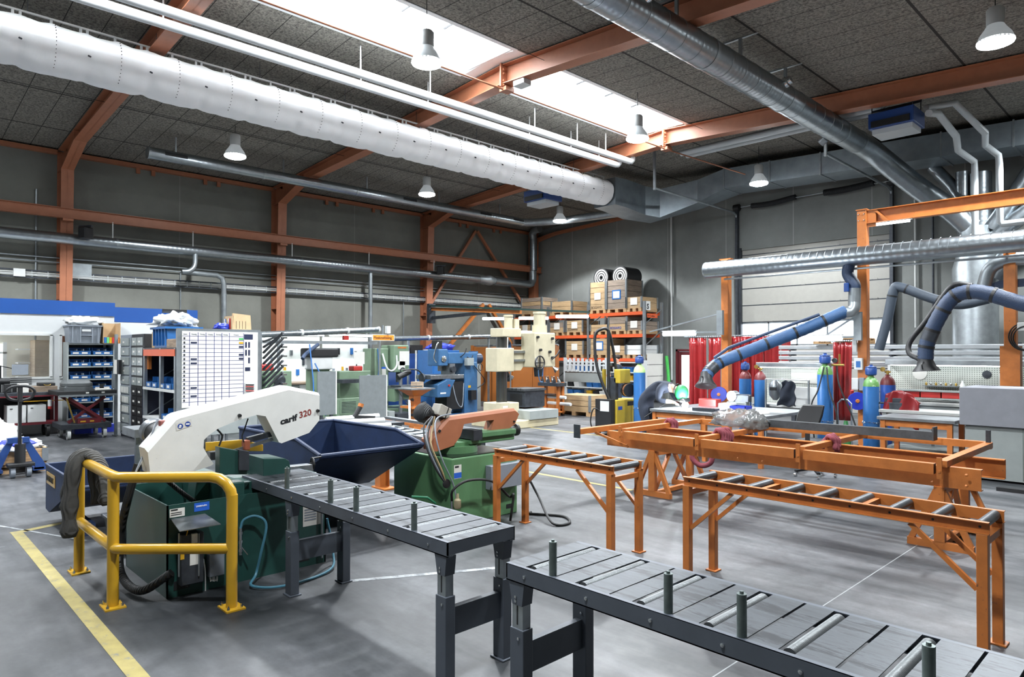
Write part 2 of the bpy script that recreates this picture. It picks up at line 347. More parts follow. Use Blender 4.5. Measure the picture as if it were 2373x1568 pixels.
# steel portal frames
def portal(y, i, lab):
    f = T('portal_frame', lab, 'steel frame', (0, y, 0), kind='structure', group='orange steel portal frames')
    b = .29; zi = 7.33
    inner = [(-21.2, 0), (-21.17, 3.3), (-21.05, 6.74), (-19.6, 7.16), (RIDGE, 7.56)]
    m = MB()
    def flange(a, c, th, MB_):
        d = V((c[0]-a[0], c[1]-a[1])); n = V((-d.y, d.x)).normalized()*th
        MB_.prism([(a[0], a[1]), (c[0], c[1]), (c[0]+n.x, c[1]+n.y), (a[0]+n.x, a[1]+n.y)], -b/2, b/2, ax=1)
    col = MB(); col.prism([(-21.57, 0), (-21.2, 0), (-21.17, 3.3), (-21.05, 6.74), (-21.05, 7.3), (-21.57, 7.3)], -.006, .006, ax=1)
    flange((-21.57, 0), (-21.57, 7.3), .014, col)
    for a, c in zip(inner[:3], inner[1:3]): flange(a, c, .018, col)
    col.box(-21.57, -21.05, -b/2, b/2, 6.73, 6.75)
    col.box(-21.57, -21.18, -b/2, b/2, 3.3, 3.32); col.box(-21.6, -21.15, -.18, .18, 0, .025)
    col.build('column', ORGD, f, sm=0)
    rl = MB(); top = .03
    rl.prism([(-21.05, 6.74), (-19.6, 7.16), (RIDGE, 7.56), (RIDGE, ceil(RIDGE)-top), (-21.4, ceil(-21.4)-top), (-21.05, 7.2)], -.006, .006, ax=1)
    flange((-21.05, 6.74), (-19.6, 7.16), .016, rl); flange((-19.6, 7.16), (RIDGE, 7.56), .016, rl); flange((RIDGE, ceil(RIDGE)-top), (-21.5, ceil(-21.5)-top), .016, rl)
    rl.prism([(-19.62, 7.17), (-19.6, 7.17), (-19.6, 7.4), (-19.62, 7.4)], -b/2, b/2, ax=1)
    rl.build('rafter', ORGD, f, sm=0)
    rr = MB(); rr.prism([(RIDGE, 7.56), (XR-.5, 6.75), (XR-.1, ceil(XR)-top), (RIDGE, ceil(RIDGE)-top)], -.006, .006, ax=1)
    flange((RIDGE, 7.56), (XR-.5, 6.75), .016, rr); flange((XR-.1, ceil(XR-.1)-top), (RIDGE, ceil(RIDGE)-top), .016, rr); rr.build('rafter', ORGD, f, sm=0)
    br = MB(); br.box(RIDGE-.02, RIDGE+.02, -.19, .19, 7.5, 7.98)
    for z in (7.62, 7.86):
        br.cyl((RIDGE+.02, -.12, z), (RIDGE+.06, -.12, z), .03, n=6)
        br.cyl((RIDGE+.02, -.12, z-.09), (RIDGE+.06, -.12, z-.09), .02, n=6)
    br.box(RIDGE-.1, RIDGE+.1, -.12, .12, 7.42, 7.5); br.build('ridge_bracket', ORGD, f, sm=0)
for i, y in enumerate((3.86, 9.82, 15.85)):
    portal(y, i, ['orange steel portal frame above the blue and white office', 'orange steel portal frame rising behind the whiteboard', 'orange steel portal frame beside the wall crane'][i])
# gable portal: dark orange edge on gable plus the corner column
f = T('portal_frame', 'orange steel portal frame standing against the gable wall', 'steel frame', (0, 21.8, 0), kind='structure', group='orange steel portal frames')
m = MB(); m.box(-21.5, -21.15, -.14, .14, 0, 7.3); m.build('column', ORGD, f, sm=0)
m = MB(); m.prism([(-21.3, 6.8), (-20, 7.02), (RIDGE, 7.46), (RIDGE, 7.56), (-20, 7.13), (-21.3, 6.95)], -.1, .1, ax=1); m.prism([(RIDGE, 7.46), (XR, 6.7), (XR, 6.8), (RIDGE, 7.56)], -.1, .1, ax=1); m.build('rafter', ORGD, f, sm=0)
# wall-top angle between frames
for i, (y0, y1) in enumerate(((YR, 3.7), (4.0, 9.68), (9.96, 15.7), (16.0, 21.7))):
    m = MB(); m.box(XL, XL+.16, y0, y1, 7.2, 7.31)
    for k in (.33, .66):
        yy = y0+(y1-y0)*k
        for s in (-.2, .2): m.box(XL+.04, XL+.1, yy+s-.05, yy+s+.05, 7.05, 7.2)
    tag(m.build('trim_%d' % (i+2), ORGD, sm=0), 'orange steel angle along the top of the side wall', kind='structure')
# wind bracing in the last bay
m = T('wind_bracing', 'orange diagonal wind bracing high in the last wall bay by the corner', 'bracing', (XL+.2, 19, 4), kind='structure')
for (a, b2) in (((-3.2, -.6), (-.6, 2.95)), ((2.75, -.6), (-.5, 2.95))):
    MB().bar((0, a[0], a[1]), (0, b2[0], b2[1]), .1, .1, up=(1, 0, 0)).build('brace', ORGD, m, sm=0)
for (a, b2) in (((-2.8, -2.6), (-.2, -.1)), ((2.9, -3.6), (0.1, -.1))):
    MB().bar((.05, a[0], a[1]), (.05, b2[0], b2[1]), .12, .12, up=(1, 0, 0)).build('brace', ORG, m, sm=0)
# yellow floor lines
YLM = mat('worn_yellow_floor_paint', '#96894f', .5, var=.2, scale=7, wear='#6d6e68', wamt=.56, wscale=12)
def strip(pts, w, name, lab, mt=YLM, z=.002):
    m = MB()
    for i in range(len(pts)-1):
        a = V((*pts[i], 0)); b2 = V((*pts[i+1], 0)); d = (b2-a).normalized(); n = V((-d.y, d.x, 0))*w/2; e = d*(w/2)
        m.add([a-n-e+V((0, 0, z)), b2-n+e+V((0, 0, z)), b2+n+e+V((0, 0, z)), a+n-e+V((0, 0, z))], [(0, 1, 2, 3)])
        z += .0006
    return tag(m.build(name, mt, sm=0), lab, 'floor marking', kind='structure')
strip([(-8.93, 1.75), (-8.75, 1.17), (-1.0, 1.17)], .1, 'trim_6', 'broad yellow floor line around the saw')
strip([(-16, 7.6), (-8.0, 7.6), (-5.6, 7.62)], .08, 'trim_7', 'thin yellow line across the floor')
strip([(-14, 12.1), (-9.0, 12.05)], .08, 'trim_8', 'thin yellow line in front of the drill')
WLM = mat('worn_white_floor_scratch', '#95999b', .5, var=.2, wear='#5f6468', wamt=.48, wscale=8)
strip([(-9.4, 1.0), (-7.9, 1.62)], .03, 'trim_9', 'thin white scratch across the yellow line', WLM)
strip([(-5.0, 2.9), (-4.3, 4.2)], .06, 'trim_10', 'worn white floor mark behind the roller table', WLM)
strip([(-3.85, 4.2), (-3.2, 4.1)], .06, 'trim_11', 'worn white floor mark', WLM)
JNT = mat('light_floor_joint', '#85898a', .6, var=.1)
for i, (a, b2) in enumerate((((-2.05, -4), (-2.05, 8)), ((-9.05, -1), (-8.2, 1.0)), ((-8.2, -4), (-8.2, 1.0)), ((-14, -4), (-14, 14)))):
    strip([a, b2], .009, 'trim_%d' % (i+12), 'thin sawn joint in the concrete floor', JNT, z=.001)
# sectional gate with a row of windows
gt = T('door_1', 'large white sectional gate with a window row', 'gate', ((GX0+GX1)/2, YG+.08, 0), kind='structure')
w2 = (GX1-GX0)/2; GATEM = mat('gate_panel', '#96958f', .5, var=.04)
zs = [0, .7, 1.4, 2.1, 2.92, 3.5, 4.08, 4.66, 5.24, 5.44]
for a, b2 in zip(zs[:-1], zs[1:]):
    if a == 2.1: continue
    m = MB(); m.box(-w2, w2, -.03, .03, a+.012, b2-.012); m.box(-w2, w2, -.01, .03, a, b2)
    if a > 2.5:
        for k in (-.55, -.1, .35, .8): m.box(k*w2-.06, k*w2+.06, -.05, -.03, a+.01, a+.05)
    m.build('panel', GATEM, gt, sm=0)
    m = MB(); m.box(-w2, w2, -.036, -.028, a-.014, a+.016); m.build('seam', DSTEEL, gt, sm=0)
DAY = emis('daylight_behind_glass', '#f2f8ff', 3.6)
m = MB()
for k in range(5): 
    x0 = -w2+2*w2*k/5; m.box(x0, x0+.05, -.03, .03, 2.1, 2.92)
m.box(w2-.05, w2, -.03, .03, 2.1, 2.92); m.box(-w2, w2, -.03, .03, 2.1, 2.16); m.box(-w2, w2, -.03, .03, 2.86, 2.92)
m.build('window_frame', GALV, gt, sm=0)
MB().box(-w2, w2, 0, .02, 2.15, 2.87).build('window_pane', DAY, gt, sm=0)
for s in (-1, 1):
    m = MB(); m.box(s*w2-.06, s*w2+.06, -.16, -.04, 0, 5.5); m.build('guide_rail', DSTEEL, gt, sm=0)
dr = T('door_2', 'burgundy framed glass door beside the pallet rack', 'door', (DX0, YG+.05, 0), kind='structure')
m = MB(); 
for a in (0, .87): m.box(a, a+.08, -.06, .06, 0, 2.0)
m.box(0, .95, -.06, .06, 1.92, 2.0); m.build('door_frame', DRED, dr, sm=0)
m = MB()
for a in (.1, .72): m.box(a, a+.12, -.03, .03, .02, 1.9)
m.box(.2, .75, -.03, .03, .02, .2); m.box(.2, .75, -.03, .03, 1.78, 1.9); m.build('door_leaf', DRED, dr, sm=0)
MB().box(.2, .74, -.005, .005, .2, 1.78).build('glass_pane', DAY, dr, sm=0)
# ================================================================ up under the roof
# crane rail beam and duct along the side wall
r = T('crane_rail', 'orange steel crane rail beam running along the side wall', 'steel beam', (-21.0, 8, 5.56))
MB().ibeam((0, -13, 0), (0, 13.95, 0), .27, .16).build('beam', ORGD, r, sm=0)
for y in (3.86-8, 9.82-8, 15.85-8): MB().box(-.2, .06, y-.12, y+.12, -.2, -.136).build('bracket', ORGD, r, sm=0)
d = T('wall_duct', 'galvanised round duct hanging below the orange crane rail', 'duct', (-20.95, 8, 4.88))
MB().cyl((0, -13, 0), (0, 10.2, 0), .145, n=24).build('pipe', DUCTY, d)
m = MB().lathe([(.15, 0), (.15, .25), (.21, .5), (.21, .62), (.15, .8), (.15, .9)], (0, 10.2, 0), (0, 1, 0), 24); m.build('damper', GALV, d)
m = MB().cyl((0, 11.05, 0), (0, 13.1, 0), .17, n=24); m.build('pipe', DUCTY, d)
MB().tube([(0, 13.1, 0), (0, 13.28, .06), (0, 13.36, .2), (0, 13.36, .6)], .17, 20).build('elbow', GALV, d)
for y in (-3.1, -1.0, 2.1, 5.0, 7.9):
    MB().box(-.012, .012, y-.012, y+.012, .12, .58).build('hanger', WHT, d, sm=0)
for y in (-8, -3, 2.4, 7, 11.5):
    MB().cyl((0, y-.03, 0), (0, y+.03, 0), .152, n=24).build('coupling', GALV, d)
v = T('riser_duct', 'vertical galvanised duct with elbow in the far corner', 'duct', (-20.95, 21.4, 5.4))
MB().cyl((0, 0, .1), (0, 0, 1.5), .17, n=20).build('pipe', DUCTZ, v)
MB().tube([(0, 0, 1.5), (0, -.05, 1.72), (.15, -.1, 1.85), (.5, -.1, 1.9)], .17, 20).build('elbow', GALV, v)
b = T('wall_branch_duct', 'bent galvanised branch pipe dropping from the wall duct', 'duct', (-20.9, 7.0, 4.7))
MB().tube(bez([(0, .05, .1), (0, .03, -.25), (.02, -.12, -.42), (-.02, -.3, -.45)], 12), .07, 12).build('elbow', GALV, b)
MB().tube([(-.05, -.3, -.45), (-.1, .4, -.47), (-.12, .72, -.47), (-.12, .88, -.55), (-.12, .93, -.72), (-.12, .93, -2.0), (-.12, .93, -3.3)], .075, 12).build('pipe', GALV, b)
p = one('drop_pipe', MB().cyl((-21.0, 13.1, .0), (-21.0, 13.1, 4.75), .075, n=12), GALV, 'straight galvanised pipe dropping from the wall duct', 'pipe')
for i, y in enumerate((4.2, 16.0)):
    s = T('loudspeaker', ['black loudspeaker on the orange frame above the office', 'black loudspeaker on the orange frame by the wall crane'][i], 'loudspeaker', (-20.65, y, 5.05), .6)
    m = MB(); m.bb(-.12, .12, -.15, .15, -.16, .14, .03); m.build('housing', BLK, s, sm=20); MB().box(-.2, .2, -.03, .03, .14, .19).build('bracket', DSTEEL, s, sm=0)
# cable ladder and conduits along the wall
cl = T('cable_ladder', 'steel cable ladder running along the side wall', 'cable tray', (-21.45, 8, 3.95))
MB().box(-.02, .02, -13, 13.6, -.12, -.08).box(-.02, .02, -13, 13.6, .06, .1).build('side_rail', DSTEEL, cl, sm=0)
m = MB()
for k in range(76): m.box(-.01, .03, -12.9+k*.35-.012, -12.9+k*.35+.012, -.09, .07)
m.build('rung', GALV, cl, sm=0)
m = MB()
for z in (-.05, -.02, .02): m.cyl((.04, -13, z), (.04, 13.5, z+.01), .012, n=6)
m.build('cable', WHT, cl)
for z, k in ((4.3, 'upper thin grey conduit along the side wall'), (4.42, 'topmost thin conduit along the side wall')):
    one('conduit', MB().cyl((-21.5, -5, z), (-21.5, 21.5, z), .018, n=8), GALV, k, 'conduit')
for i, (y, z1, q) in enumerate(((6.85, 4.3, 'thin conduit left of the bent branch pipe'), (8.2, 3.95, 'thin pale conduit behind the branch pipe'), (3.25, 6.2, 'thin conduit left of the first orange column'), (14.9, 4.1, 'dark conduit beside the third orange column'))):
    one('wall_conduit', MB().cyl((-21.55, y, 0), (-21.55, y, z1), .022, n=8), GALV, q, 'conduit')
one('junction_box', MB().box(-21.55, -21.4, 4.0, 4.5, 3.95, 4.3), GALV, 'flat galvanised box on the wall by the first column', 'box', sm=0)
one('junction_box', MB().box(-21.5, -21.35, 2.75, 3.0, 3.85, 4.05), WHT, 'small pale box on the cable ladder', 'box', sm=0)
# textile air duct
FAB = mat('white_duct_fabric', '#fafafb', .85, var=.02, bump=.25, bscale=9)
td = T('textile_duct', 'white textile air duct hanging in seams from a rail', 'air duct', (-13.5, 8, 6.98))
R0 = .41; Y0, Y1 = -11.0, 9.0
def fabr(u, vv):
    a = 2*pi*u; y = Y0+(Y1-Y0)*vv
    ph = (y-Y0) % .95; e = min(ph, .95-ph)/.475
    sag = .022*sqrt(max(0, 1-(1-e)**2))
    r = R0+sag*(.6-.6*sin(a))*.8+.007*sin(7*a+9*y)*(1-e)+.006*sin(3*a-5.3*y)*(sin(a) < .2)+.0035*sin(23*y+4*a)
    r -= .02*math.exp(-(e*6)**2)*(1 if sin(a) < -.2 else .3)
    top = -.05*max(0, 1-((1-e)*2-1)**2)*max(0, sin(a)-.6)*2.5
    return (r*cos(a), y, r*sin(a)*1.0+top)
MB().sheet(fabr, 40, 420).build('fabric_tube', FAB, td, sm=180)
MB().box(-.018, .018, Y0, Y1+.05, R0+.075, R0+.105).build('rail', WHT, td, sm=0)
RSHADE = mat('shadow_gap_black', '#26272a', .8, var=0)
k = 0; y = Y0
while y < Y1:
    for dy in ((-.05, .05) if k % 2 == 0 else (0,)):
        MB().box(-.012, .012, y+dy-.02, y+dy+.02, R0-.04, R0+.08).build('clip', WHT, td, sm=0)
    y += .475; k += 1
hl = MB()
for k in range(21):
    y = Y0+.48+k*.95
    for q in range(13):
        a = radians(-60+q*8.5); r = R0+.026
        hl.cyl(((r-.01)*cos(a), y, (r-.01)*sin(a)), ((r+.004)*cos(a), y, (r+.004)*sin(a)), .007, n=5)
hl.build('air_hole', RSHADE, td, sm=0)
m = MB()
for k in range(21):
    y = Y0+k*.95; a = radians(-14); r = R0+.006
    m.cyl((r*cos(a), y-.012, r*sin(a)), (r*cos(a)+.03, y+.012, r*sin(a)-.02), .016, n=6)
m.build('toggle', DSTEEL, td)
for k in range(10): MB().cyl((0, Y0+1+k*1.95, R0+.08), (0, Y0+1+k*1.95, ceil(-13.5)-6.99), .006, n=5).build('hanging_wire', DSTEEL, td)
# rectangular supply duct at the gable
RG = mat('galvanised_sheet', '#8d979e', .4, .7, var=.15, scale=3)
gd = T('rectangular_duct', 'rectangular galvanised supply duct bending along the gable', 'air duct', (-9, 19.5, 7.1))
def rect(c, w, h, d):   # ring of four corners at c, across d
    c = V(c); d = V(d).normalized(); x = d.cross(V((0, 0, 1))).normalized()
    return [c-x*w/2-V((0, 0, h/2)), c+x*w/2-V((0, 0, h/2)), c+x*w/2+V((0, 0, h/2)), c-x*w/2+V((0, 0, h/2))]
m = MB(); m.loft([rect((-4.5, -2.45, -.12), .86, .86, (0, 1, 0)), rect((-4.5, -1.9, -.12), .9, .9, (0, 1, 0)), rect((-4.5, -.9, -.2), .95, .95, (0, 1, 0)), rect((-4.2, -.1, -.25), 1.0, .95, (.6, .8, 0))]); m.build('bend', RG, gd, sm=0)
m = MB(); m.loft([rect((-4.2, -.1, -.25), 1.0, .95, (.6, .8, 0)), rect((-2.9, .6, .05), 1.0, .75, (1, .4, 0)), rect((-1.8, .75, .31), 1.1, .62, (1, 0, 0))]); m.build('offset', RG, gd, sm=0)
m = MB(); m.loft([rect((-1.8, .75, .31), 1.1, .62, (1, 0, 0)), rect((7.5, .75, -.08), 1.1, .6, (1, 0, 0))]); m.build('straight_run', RG, gd, sm=0)
for k, x in enumerate((-1.8, -.3, 1.2, 2.7, 4.2, 5.7, 7.2)):
    q = .31-.39*(x+1.8)/9.3; m = MB().loft([rect((x-.02, .75, q), 1.15, .66, (1, 0, 0)), rect((x+.02, .75, q), 1.15, .66, (1, 0, 0))]); m.build('flange', GALV, gd, sm=0)
# white heating pipes hung under the roof
PW = mat('white_pipe_paint', '#dfe3e5', .35, var=.02)
for i, (x, lab) in enumerate(((-11.6, 'white heating pipe nearer the roof light'), (-12.08, 'white heating pipe nearer the textile duct'))):
    p = T('heating_pipe', lab, 'pipe', (x, 5, 7.36), group='white heating pipes under the roof')
    MB().cyl((0, -9, 0), (0, 10.8, 0), .085, n=18).build('pipe', PW, p)
    MB().tube([(0, 10.8, 0), (0, 10.88, .0), (0, 10.95, .06), (0, 10.96, .3)], .07, 12).build('elbow', PW, p)
    for y in (-4.6, -.75, 3.0, 4.7, 7.9, 9.5, 10.7): MB().cyl((0, y-1+i*.3, .05), (0, y-1+i*.3, ceil(x)-7.37), .014, n=6).build('hanging_rod', WHT, p)
# thin spiral duct on the left, big spiral duct on the right
d = T('spiral_duct', 'thin spiral duct hung under the left ceiling', 'duct', (-18.82, 11, 6.98))
MB().cyl((0, -5.8, 0), (0, 7.6, 0), .15, n=22).build('pipe', DUCTY, d)
m = MB()
for y in (-5.45, 1.9, 5.3, 7.0): m.add([(.16*cos(a)+.0, y+dy, .16*sin(a)) for dy in (0, .55) for a in (radians(-8), radians(8), radians(24))], [(0, 1, 4, 3), (1, 2, 5, 4)])
m.build('grille', BLK, d)
for y in (-5.8, -2.8, .2, 3.2, 5.6, 7.55): MB().cyl((0, y-.03, 0), (0, y+.03, 0), .157, n=22).build('coupling', GALV, d)
m = MB()
for y in (-5.15, -2.2, .6, 3.5, 6.4): m.box(-.012, .012, y-.02, y+.02, .1, ceil(-18.82)-6.98)
m.build('hanger', GALV, d, sm=0)
MB().tube([(0, 7.6, 0), (.1, 7.75, 0), (.5, 7.95, -.02), (1.6, 8.3, -.05), (5.5, 8.7, -.1)], .15, 16).build('bend', GALV, d)
b = T('spiral_duct', 'large spiral duct running under the right ceiling towards the gable', 'duct', (-6.1, 10, 7.08))
MB().cyl((0, -11, 0), (0, 7.6, 0), .27, n=32).build('pipe', DUCTY, b)
m = MB()
for k in range(36): m.torus((0, -11+k*.5, 0), .271, .006, (0, 1, 0), 28, 5)
m.build('spiral_seam', GALV, b)
for y in (-6, -2.6, .5, 3.5, 6.5, 7.6): MB().cyl((0, y-.04, 0), (0, y+.04, 0), .278, n=32).build('coupling', GALV, b)
for y, dx in ((-1.6, .26), (3.1, .26), (-7, .26)):
    MB().lathe([(.11, 0), (.11, .08), (.085, .1), (.085, .16)], (dx*.8, y, .12), (.9, 0, .35), 16).build('spigot', CHROME, b)
MB().lathe([(.09, 0), (.09, .14)], (-.2, 6.2, -.2), (-.7, 0, -.5), 14).build('spigot', GALV, b)
for y in (-4.2, -.4, 1.75, 3.65, 7.0):
    m = MB(); m.box(-.03, .03, y-.02, y+.02, .2, ceil(-6.1)-7.1); m.box(-.55, .5, y-.025, y+.025, ceil(-6.1)-7.1, ceil(-6.1)-7.04); m.build('hanger', GALV, b, sm=0)
MB().tube(bez([(0, 7.6, 0), (.1, 8.3, -.1), (.35, 9.0, -.42), (.8, 9.7, -.95), (1.35, 10.25, -1.5), (1.75, 10.5, -2.0)], 20), .27, 24).build('bend', DUCTX, b)
# dust collector column by the gable with its risers
cy = T('extraction_column', 'tall galvanised extraction column at the gable fed by sloping ducts', 'duct', (-4.28, 20.6, 0))
MB().lathe([(.5, .02), (.5, 4.05), (.42, 4.35), (.42, 4.75), (.38, 4.8), (.38, 5.1)], n=32).build('body', GALV, cy)
MB().cyl((-.28, .1, 5.1), (-.28, .1, 6.6), .16, n=20).build('riser', DUCTZ, cy)
MB().cyl((.12, .1, 5.1), (.12, .1, 6.5), .24, n=24).build('riser', DUCTZ, cy)
MB().tube([(-1.0, .3, 6.9), (-.55, .2, 6.3), (-.2, 0, 5.7)], .16, 18).build('sloping_duct', DUCTX, cy)
MB().tube([(1.5, .1, 6.9), (.9, .05, 5.9), (.35, 0, 5.0)], .2, 18).build('sloping_duct', DUCTX, cy)
MB().tube([(1.6, 0, 5.7), (.9, 0, 5.2), (.3, 0, 4.7)], .2, 18).build('sloping_duct', DUCTX, cy)
MB().tube([(1.3, -.3, 4.5), (.8, -.3, 4.3), (.45, -.2, 3.8)], .25, 18).build('sloping_duct', DUCTX, cy)
# pipes to the heater
PG = mat('pale_grey_pipe', '#b9bfc2', .4, var=.03)
for lab, up_, lo, tail in (('white heating pipe looping from the heater down to the gable', [(2152, 262), (2175, 264), (2216, 316), (2220, 348)], [(2258, 375), (2259, 400), (2260, 560)], None), ('white heating pipe turning right behind the orange crossbeam', [(2146, 250), (2212, 238), (2283, 308), (2283, 336)], [(2314, 360), (2316, 380), (2317, 515)], (2373, 510))):
    O = V((-4.1, 17.5, 7)); hp = T('heater_pipe', lab, 'pipe', O, group='white heater pipes')
    P = [FY(u, v, (16.4 if tail is None else 16.75)+k*.8) for k, (u, v) in enumerate(up_)]+[FY(u, v, 19.25) for u, v in lo]
    if tail: P += [FY(2322, 519, 19.25), FY(2420, 508, 19.25)]
    MB().tube([p-O for p in P], .075, 12).build('pipe', PG, hp)
for i, (x, y, z, lab) in enumerate(((-4.85, 16.4, 6.98, 'blue fan heater hung under the right ceiling'), (-14.56, 15.3, 6.75, 'blue fan heater behind the textile duct'))):
    h = T('fan_heater', lab, 'heater', (x, y, z), group='blue fan heaters')
    BH = CABB
    m = MB(); m.box(-.45, .45, -.4, .4, -.17, .17); m.build('casing', BH, h, bevel=.015)
    m = MB(); m.box(-.4, .4, -.3, .3, -.28, -.17); m.build('outlet', PG, h, sm=0)
    m = MB(); m.box(-.38, .38, -.44, -.4, -.15, -.02)
    m.build('grille', BLK, h, sm=0)
    m = MB()
    for sx in (-.4, .4):
        for sy in (-.3, .3): m.cyl((sx, sy, .17), (sx, sy, ceil(x+sx)-z), .01, n=6)
    m.box(-.5, .5, -.02, .02, .3, .35); m.build('hanger', DSTEEL, h)
lp = T('pipe_pair', 'pale pipes on rails under the roof left of the heater', 'pipe', (-7.2, 17, 7.47))
for dy in (0, .3): MB().cyl((-3.4, dy-.1, .12), (2.0, dy-.4, -.02), .075, n=12).build('pipe', PG, lp)
MB().box(-3.6, 2.1, -.15, -.1, .17, .2).build('rail', GALV, lp, sm=0)
for x, y, lab in ((-11.5, 16.95, 'thin vertical steel hanger beside the end of the heating pipes'), (-6.6, 17.05, 'vertical steel hanger left of the large spiral duct')):
    one('steel_hanger', MB().box(x-.03, x+.03, y-.09, y-.03, 6.7, ceil(x)-.01), GALV, lab, 'hanger', sm=0)
# lamps
LENS = emis('lamp_lens', '#f4fbff', 90)
LCAP = mat('lamp_cap', '#c5c8c8', .4, var=.03); LREF = mat('lamp_reflector', '#b4babd', .4, 0, var=.05, emit=.35)
def lamp(loc, lab):
    l = T('high_bay_lamp', lab, 'lamp', loc, group='round high bay lamps under the roof')
    MB().lathe([(.12, .27), (.125, .29), (.125, .52), (.1, .55)], n=20).build('ballast_cap', LCAP, l)
    MB().lathe([(.26, 0), (.255, .03), (.22, .12), (.15, .22), (.119, .275)], n=28, c0=False, c1=False).build('reflector', LREF, l)
    MB().lathe([(.258, .02), (.25, -.02), (.17, -.05), (.0, -.06)], n=24, c0=False, c1=False).build('lens', LENS, l)
    MB().cyl((0, 0, .55), (0, 0, ceil(loc[0])-loc[2]-.012), .008, n=6).build('cable', BLK, l)
    sp = bpy.data.lights.new('lamp_light', 'SPOT'); sp.energy = LAMPW; sp.spot_size = radians(136); sp.spot_blend = .2; sp.shadow_soft_size = .2; sp.color = (.93, .97, 1)
    so = bpy.data.objects.new('lamp_light', sp); COL.objects.link(so); so.parent = l; so.location = (0, 0, -.1)
LAMPW = 1650
row = {(-17.1, 6.72): 'lit lamp right of the thin duct end, above the office', (-17.1, 12.7): 'lit lamp below the textile duct over the machine shop', (-17.1, 18.9): 'small lit lamp nearest the far corner',
       (-9.3, 6.9): 'large lamp hanging below the near roof light', (-9.25, 12.9): 'lamp hanging below the far roof light', (-9.25, 18.9): 'lit lamp in front of the gable duct bend',
       (-2.4, 12.98): 'large lit lamp at the upper right over the big ceiling beam'}
for (x, y), lab in row.items(): lamp((x, y, 6.83), lab)
for x, y in ((-17.1, .7), (-2.4, 6.9), (-2.4, 1.0), (-2.4, 18.9)): lamp((x, y, 6.83), 'unseen high bay lamp added for light outside the view')  # unseen lamps continuing the rows, added for the light they give
# thin wires and the ridge rods
one('ridge_rod', MB().cyl((RIDGE, -4, 7.45), (RIDGE, 15.8, 7.45), .02, n=8), ORGD, 'thin orange tie rod running along the ridge', 'rod')
one('ridge_rod', MB().cyl((RIDGE, 15.9, 7.45), (RIDGE+.75, 18.85, 7.17), .02, n=8), ORGD, 'thin orange tie rod running on to the gable', 'rod')
for i, (x, z, lab) in enumerate(((-17.15, 7.48, 'thin wire stretched under the left ceiling past the lamps'), (-9.3, 7.75, 'thin wire stretched beneath the roof light'))):
    one('ceiling_wire', MB().cyl((x, -4, z), (x, 21.5, z), .006, n=5), BLK, lab, 'wire')

# gate track, springs and pipes on the gable
g = T('gate_track', 'galvanised track rails curving up from the gate under the roof', 'rail', (-9, 21.5, 6.7))
for x, ye in ((-11.5, 16.9), (-6.6, 17.0)):
    MB().tube([(x+9, .38, -1.2), (x+9, .38, -.3), (x+9, .3, -.05), (x+9, .05, .02), (x+9, ye-21.5, .06)], .035, 8).build('rail', GALV, g)
    MB().box(x+8.96, x+9.04, .3, .45, -6.7, .2).build('post', DSTEEL, g, sm=0); MB().cyl((x+8.9, .35, .2), (x+9.1, .35, .2), .12, n=16).build('cable_drum', BLK, g)
one('gate_spring', MB().tube(bez([(-10.9, 21.75, 6.86), (-10.2, 21.75, 6.84), (-9.4, 21.75, 6.92)], 14), .09, 12), MATS.get('ribbed_dark') or mat('ribbed_dark', '#1b1d20', .6, var=0, axis=0, band=14, bump=.8), 'left black torsion spring above the gate', 'spring')
one('gate_spring', MB().tube(bez([(-8.5, 21.75, 6.9), (-7.8, 21.75, 6.9), (-7.05, 21.75, 6.96)], 14), .1, 12), MATS['ribbed_dark'], 'right black torsion spring above the gate', 'spring')
one('spring_shaft', MB().cyl((-11.3, 21.75, 6.88), (-6.6, 21.75, 6.93), .02, n=8), GALV, 'thin shaft through the gate springs', 'shaft')
one('wall_conduit', MB().cyl((-14.17, 21.9, .85), (-14.17, 21.9, 7.0), .035, n=8), WHT, 'tall pale pipe on the gable wall left of the door', 'conduit')
for x, z0, z1, lab in ((-6.0, 2.6, 6.9, 'pale conduit on the gable right of the gate'), (-5.55, 2.0, 5.9, 'dark conduit pair on the gable beside the extraction column')): one('wall_conduit', MB().cyl((x, 21.9, z0), (x, 21.9, z1), .03, n=8), WHT if x < -5.8 else DSTEEL, lab, 'conduit')
one('detector', MB().bb(RIDGE+.3, RIDGE+.62, 9.7, 9.95, 7.42, 7.54, .02), WHT, 'small white detector box under the ridge bracket', 'detector', sm=0)
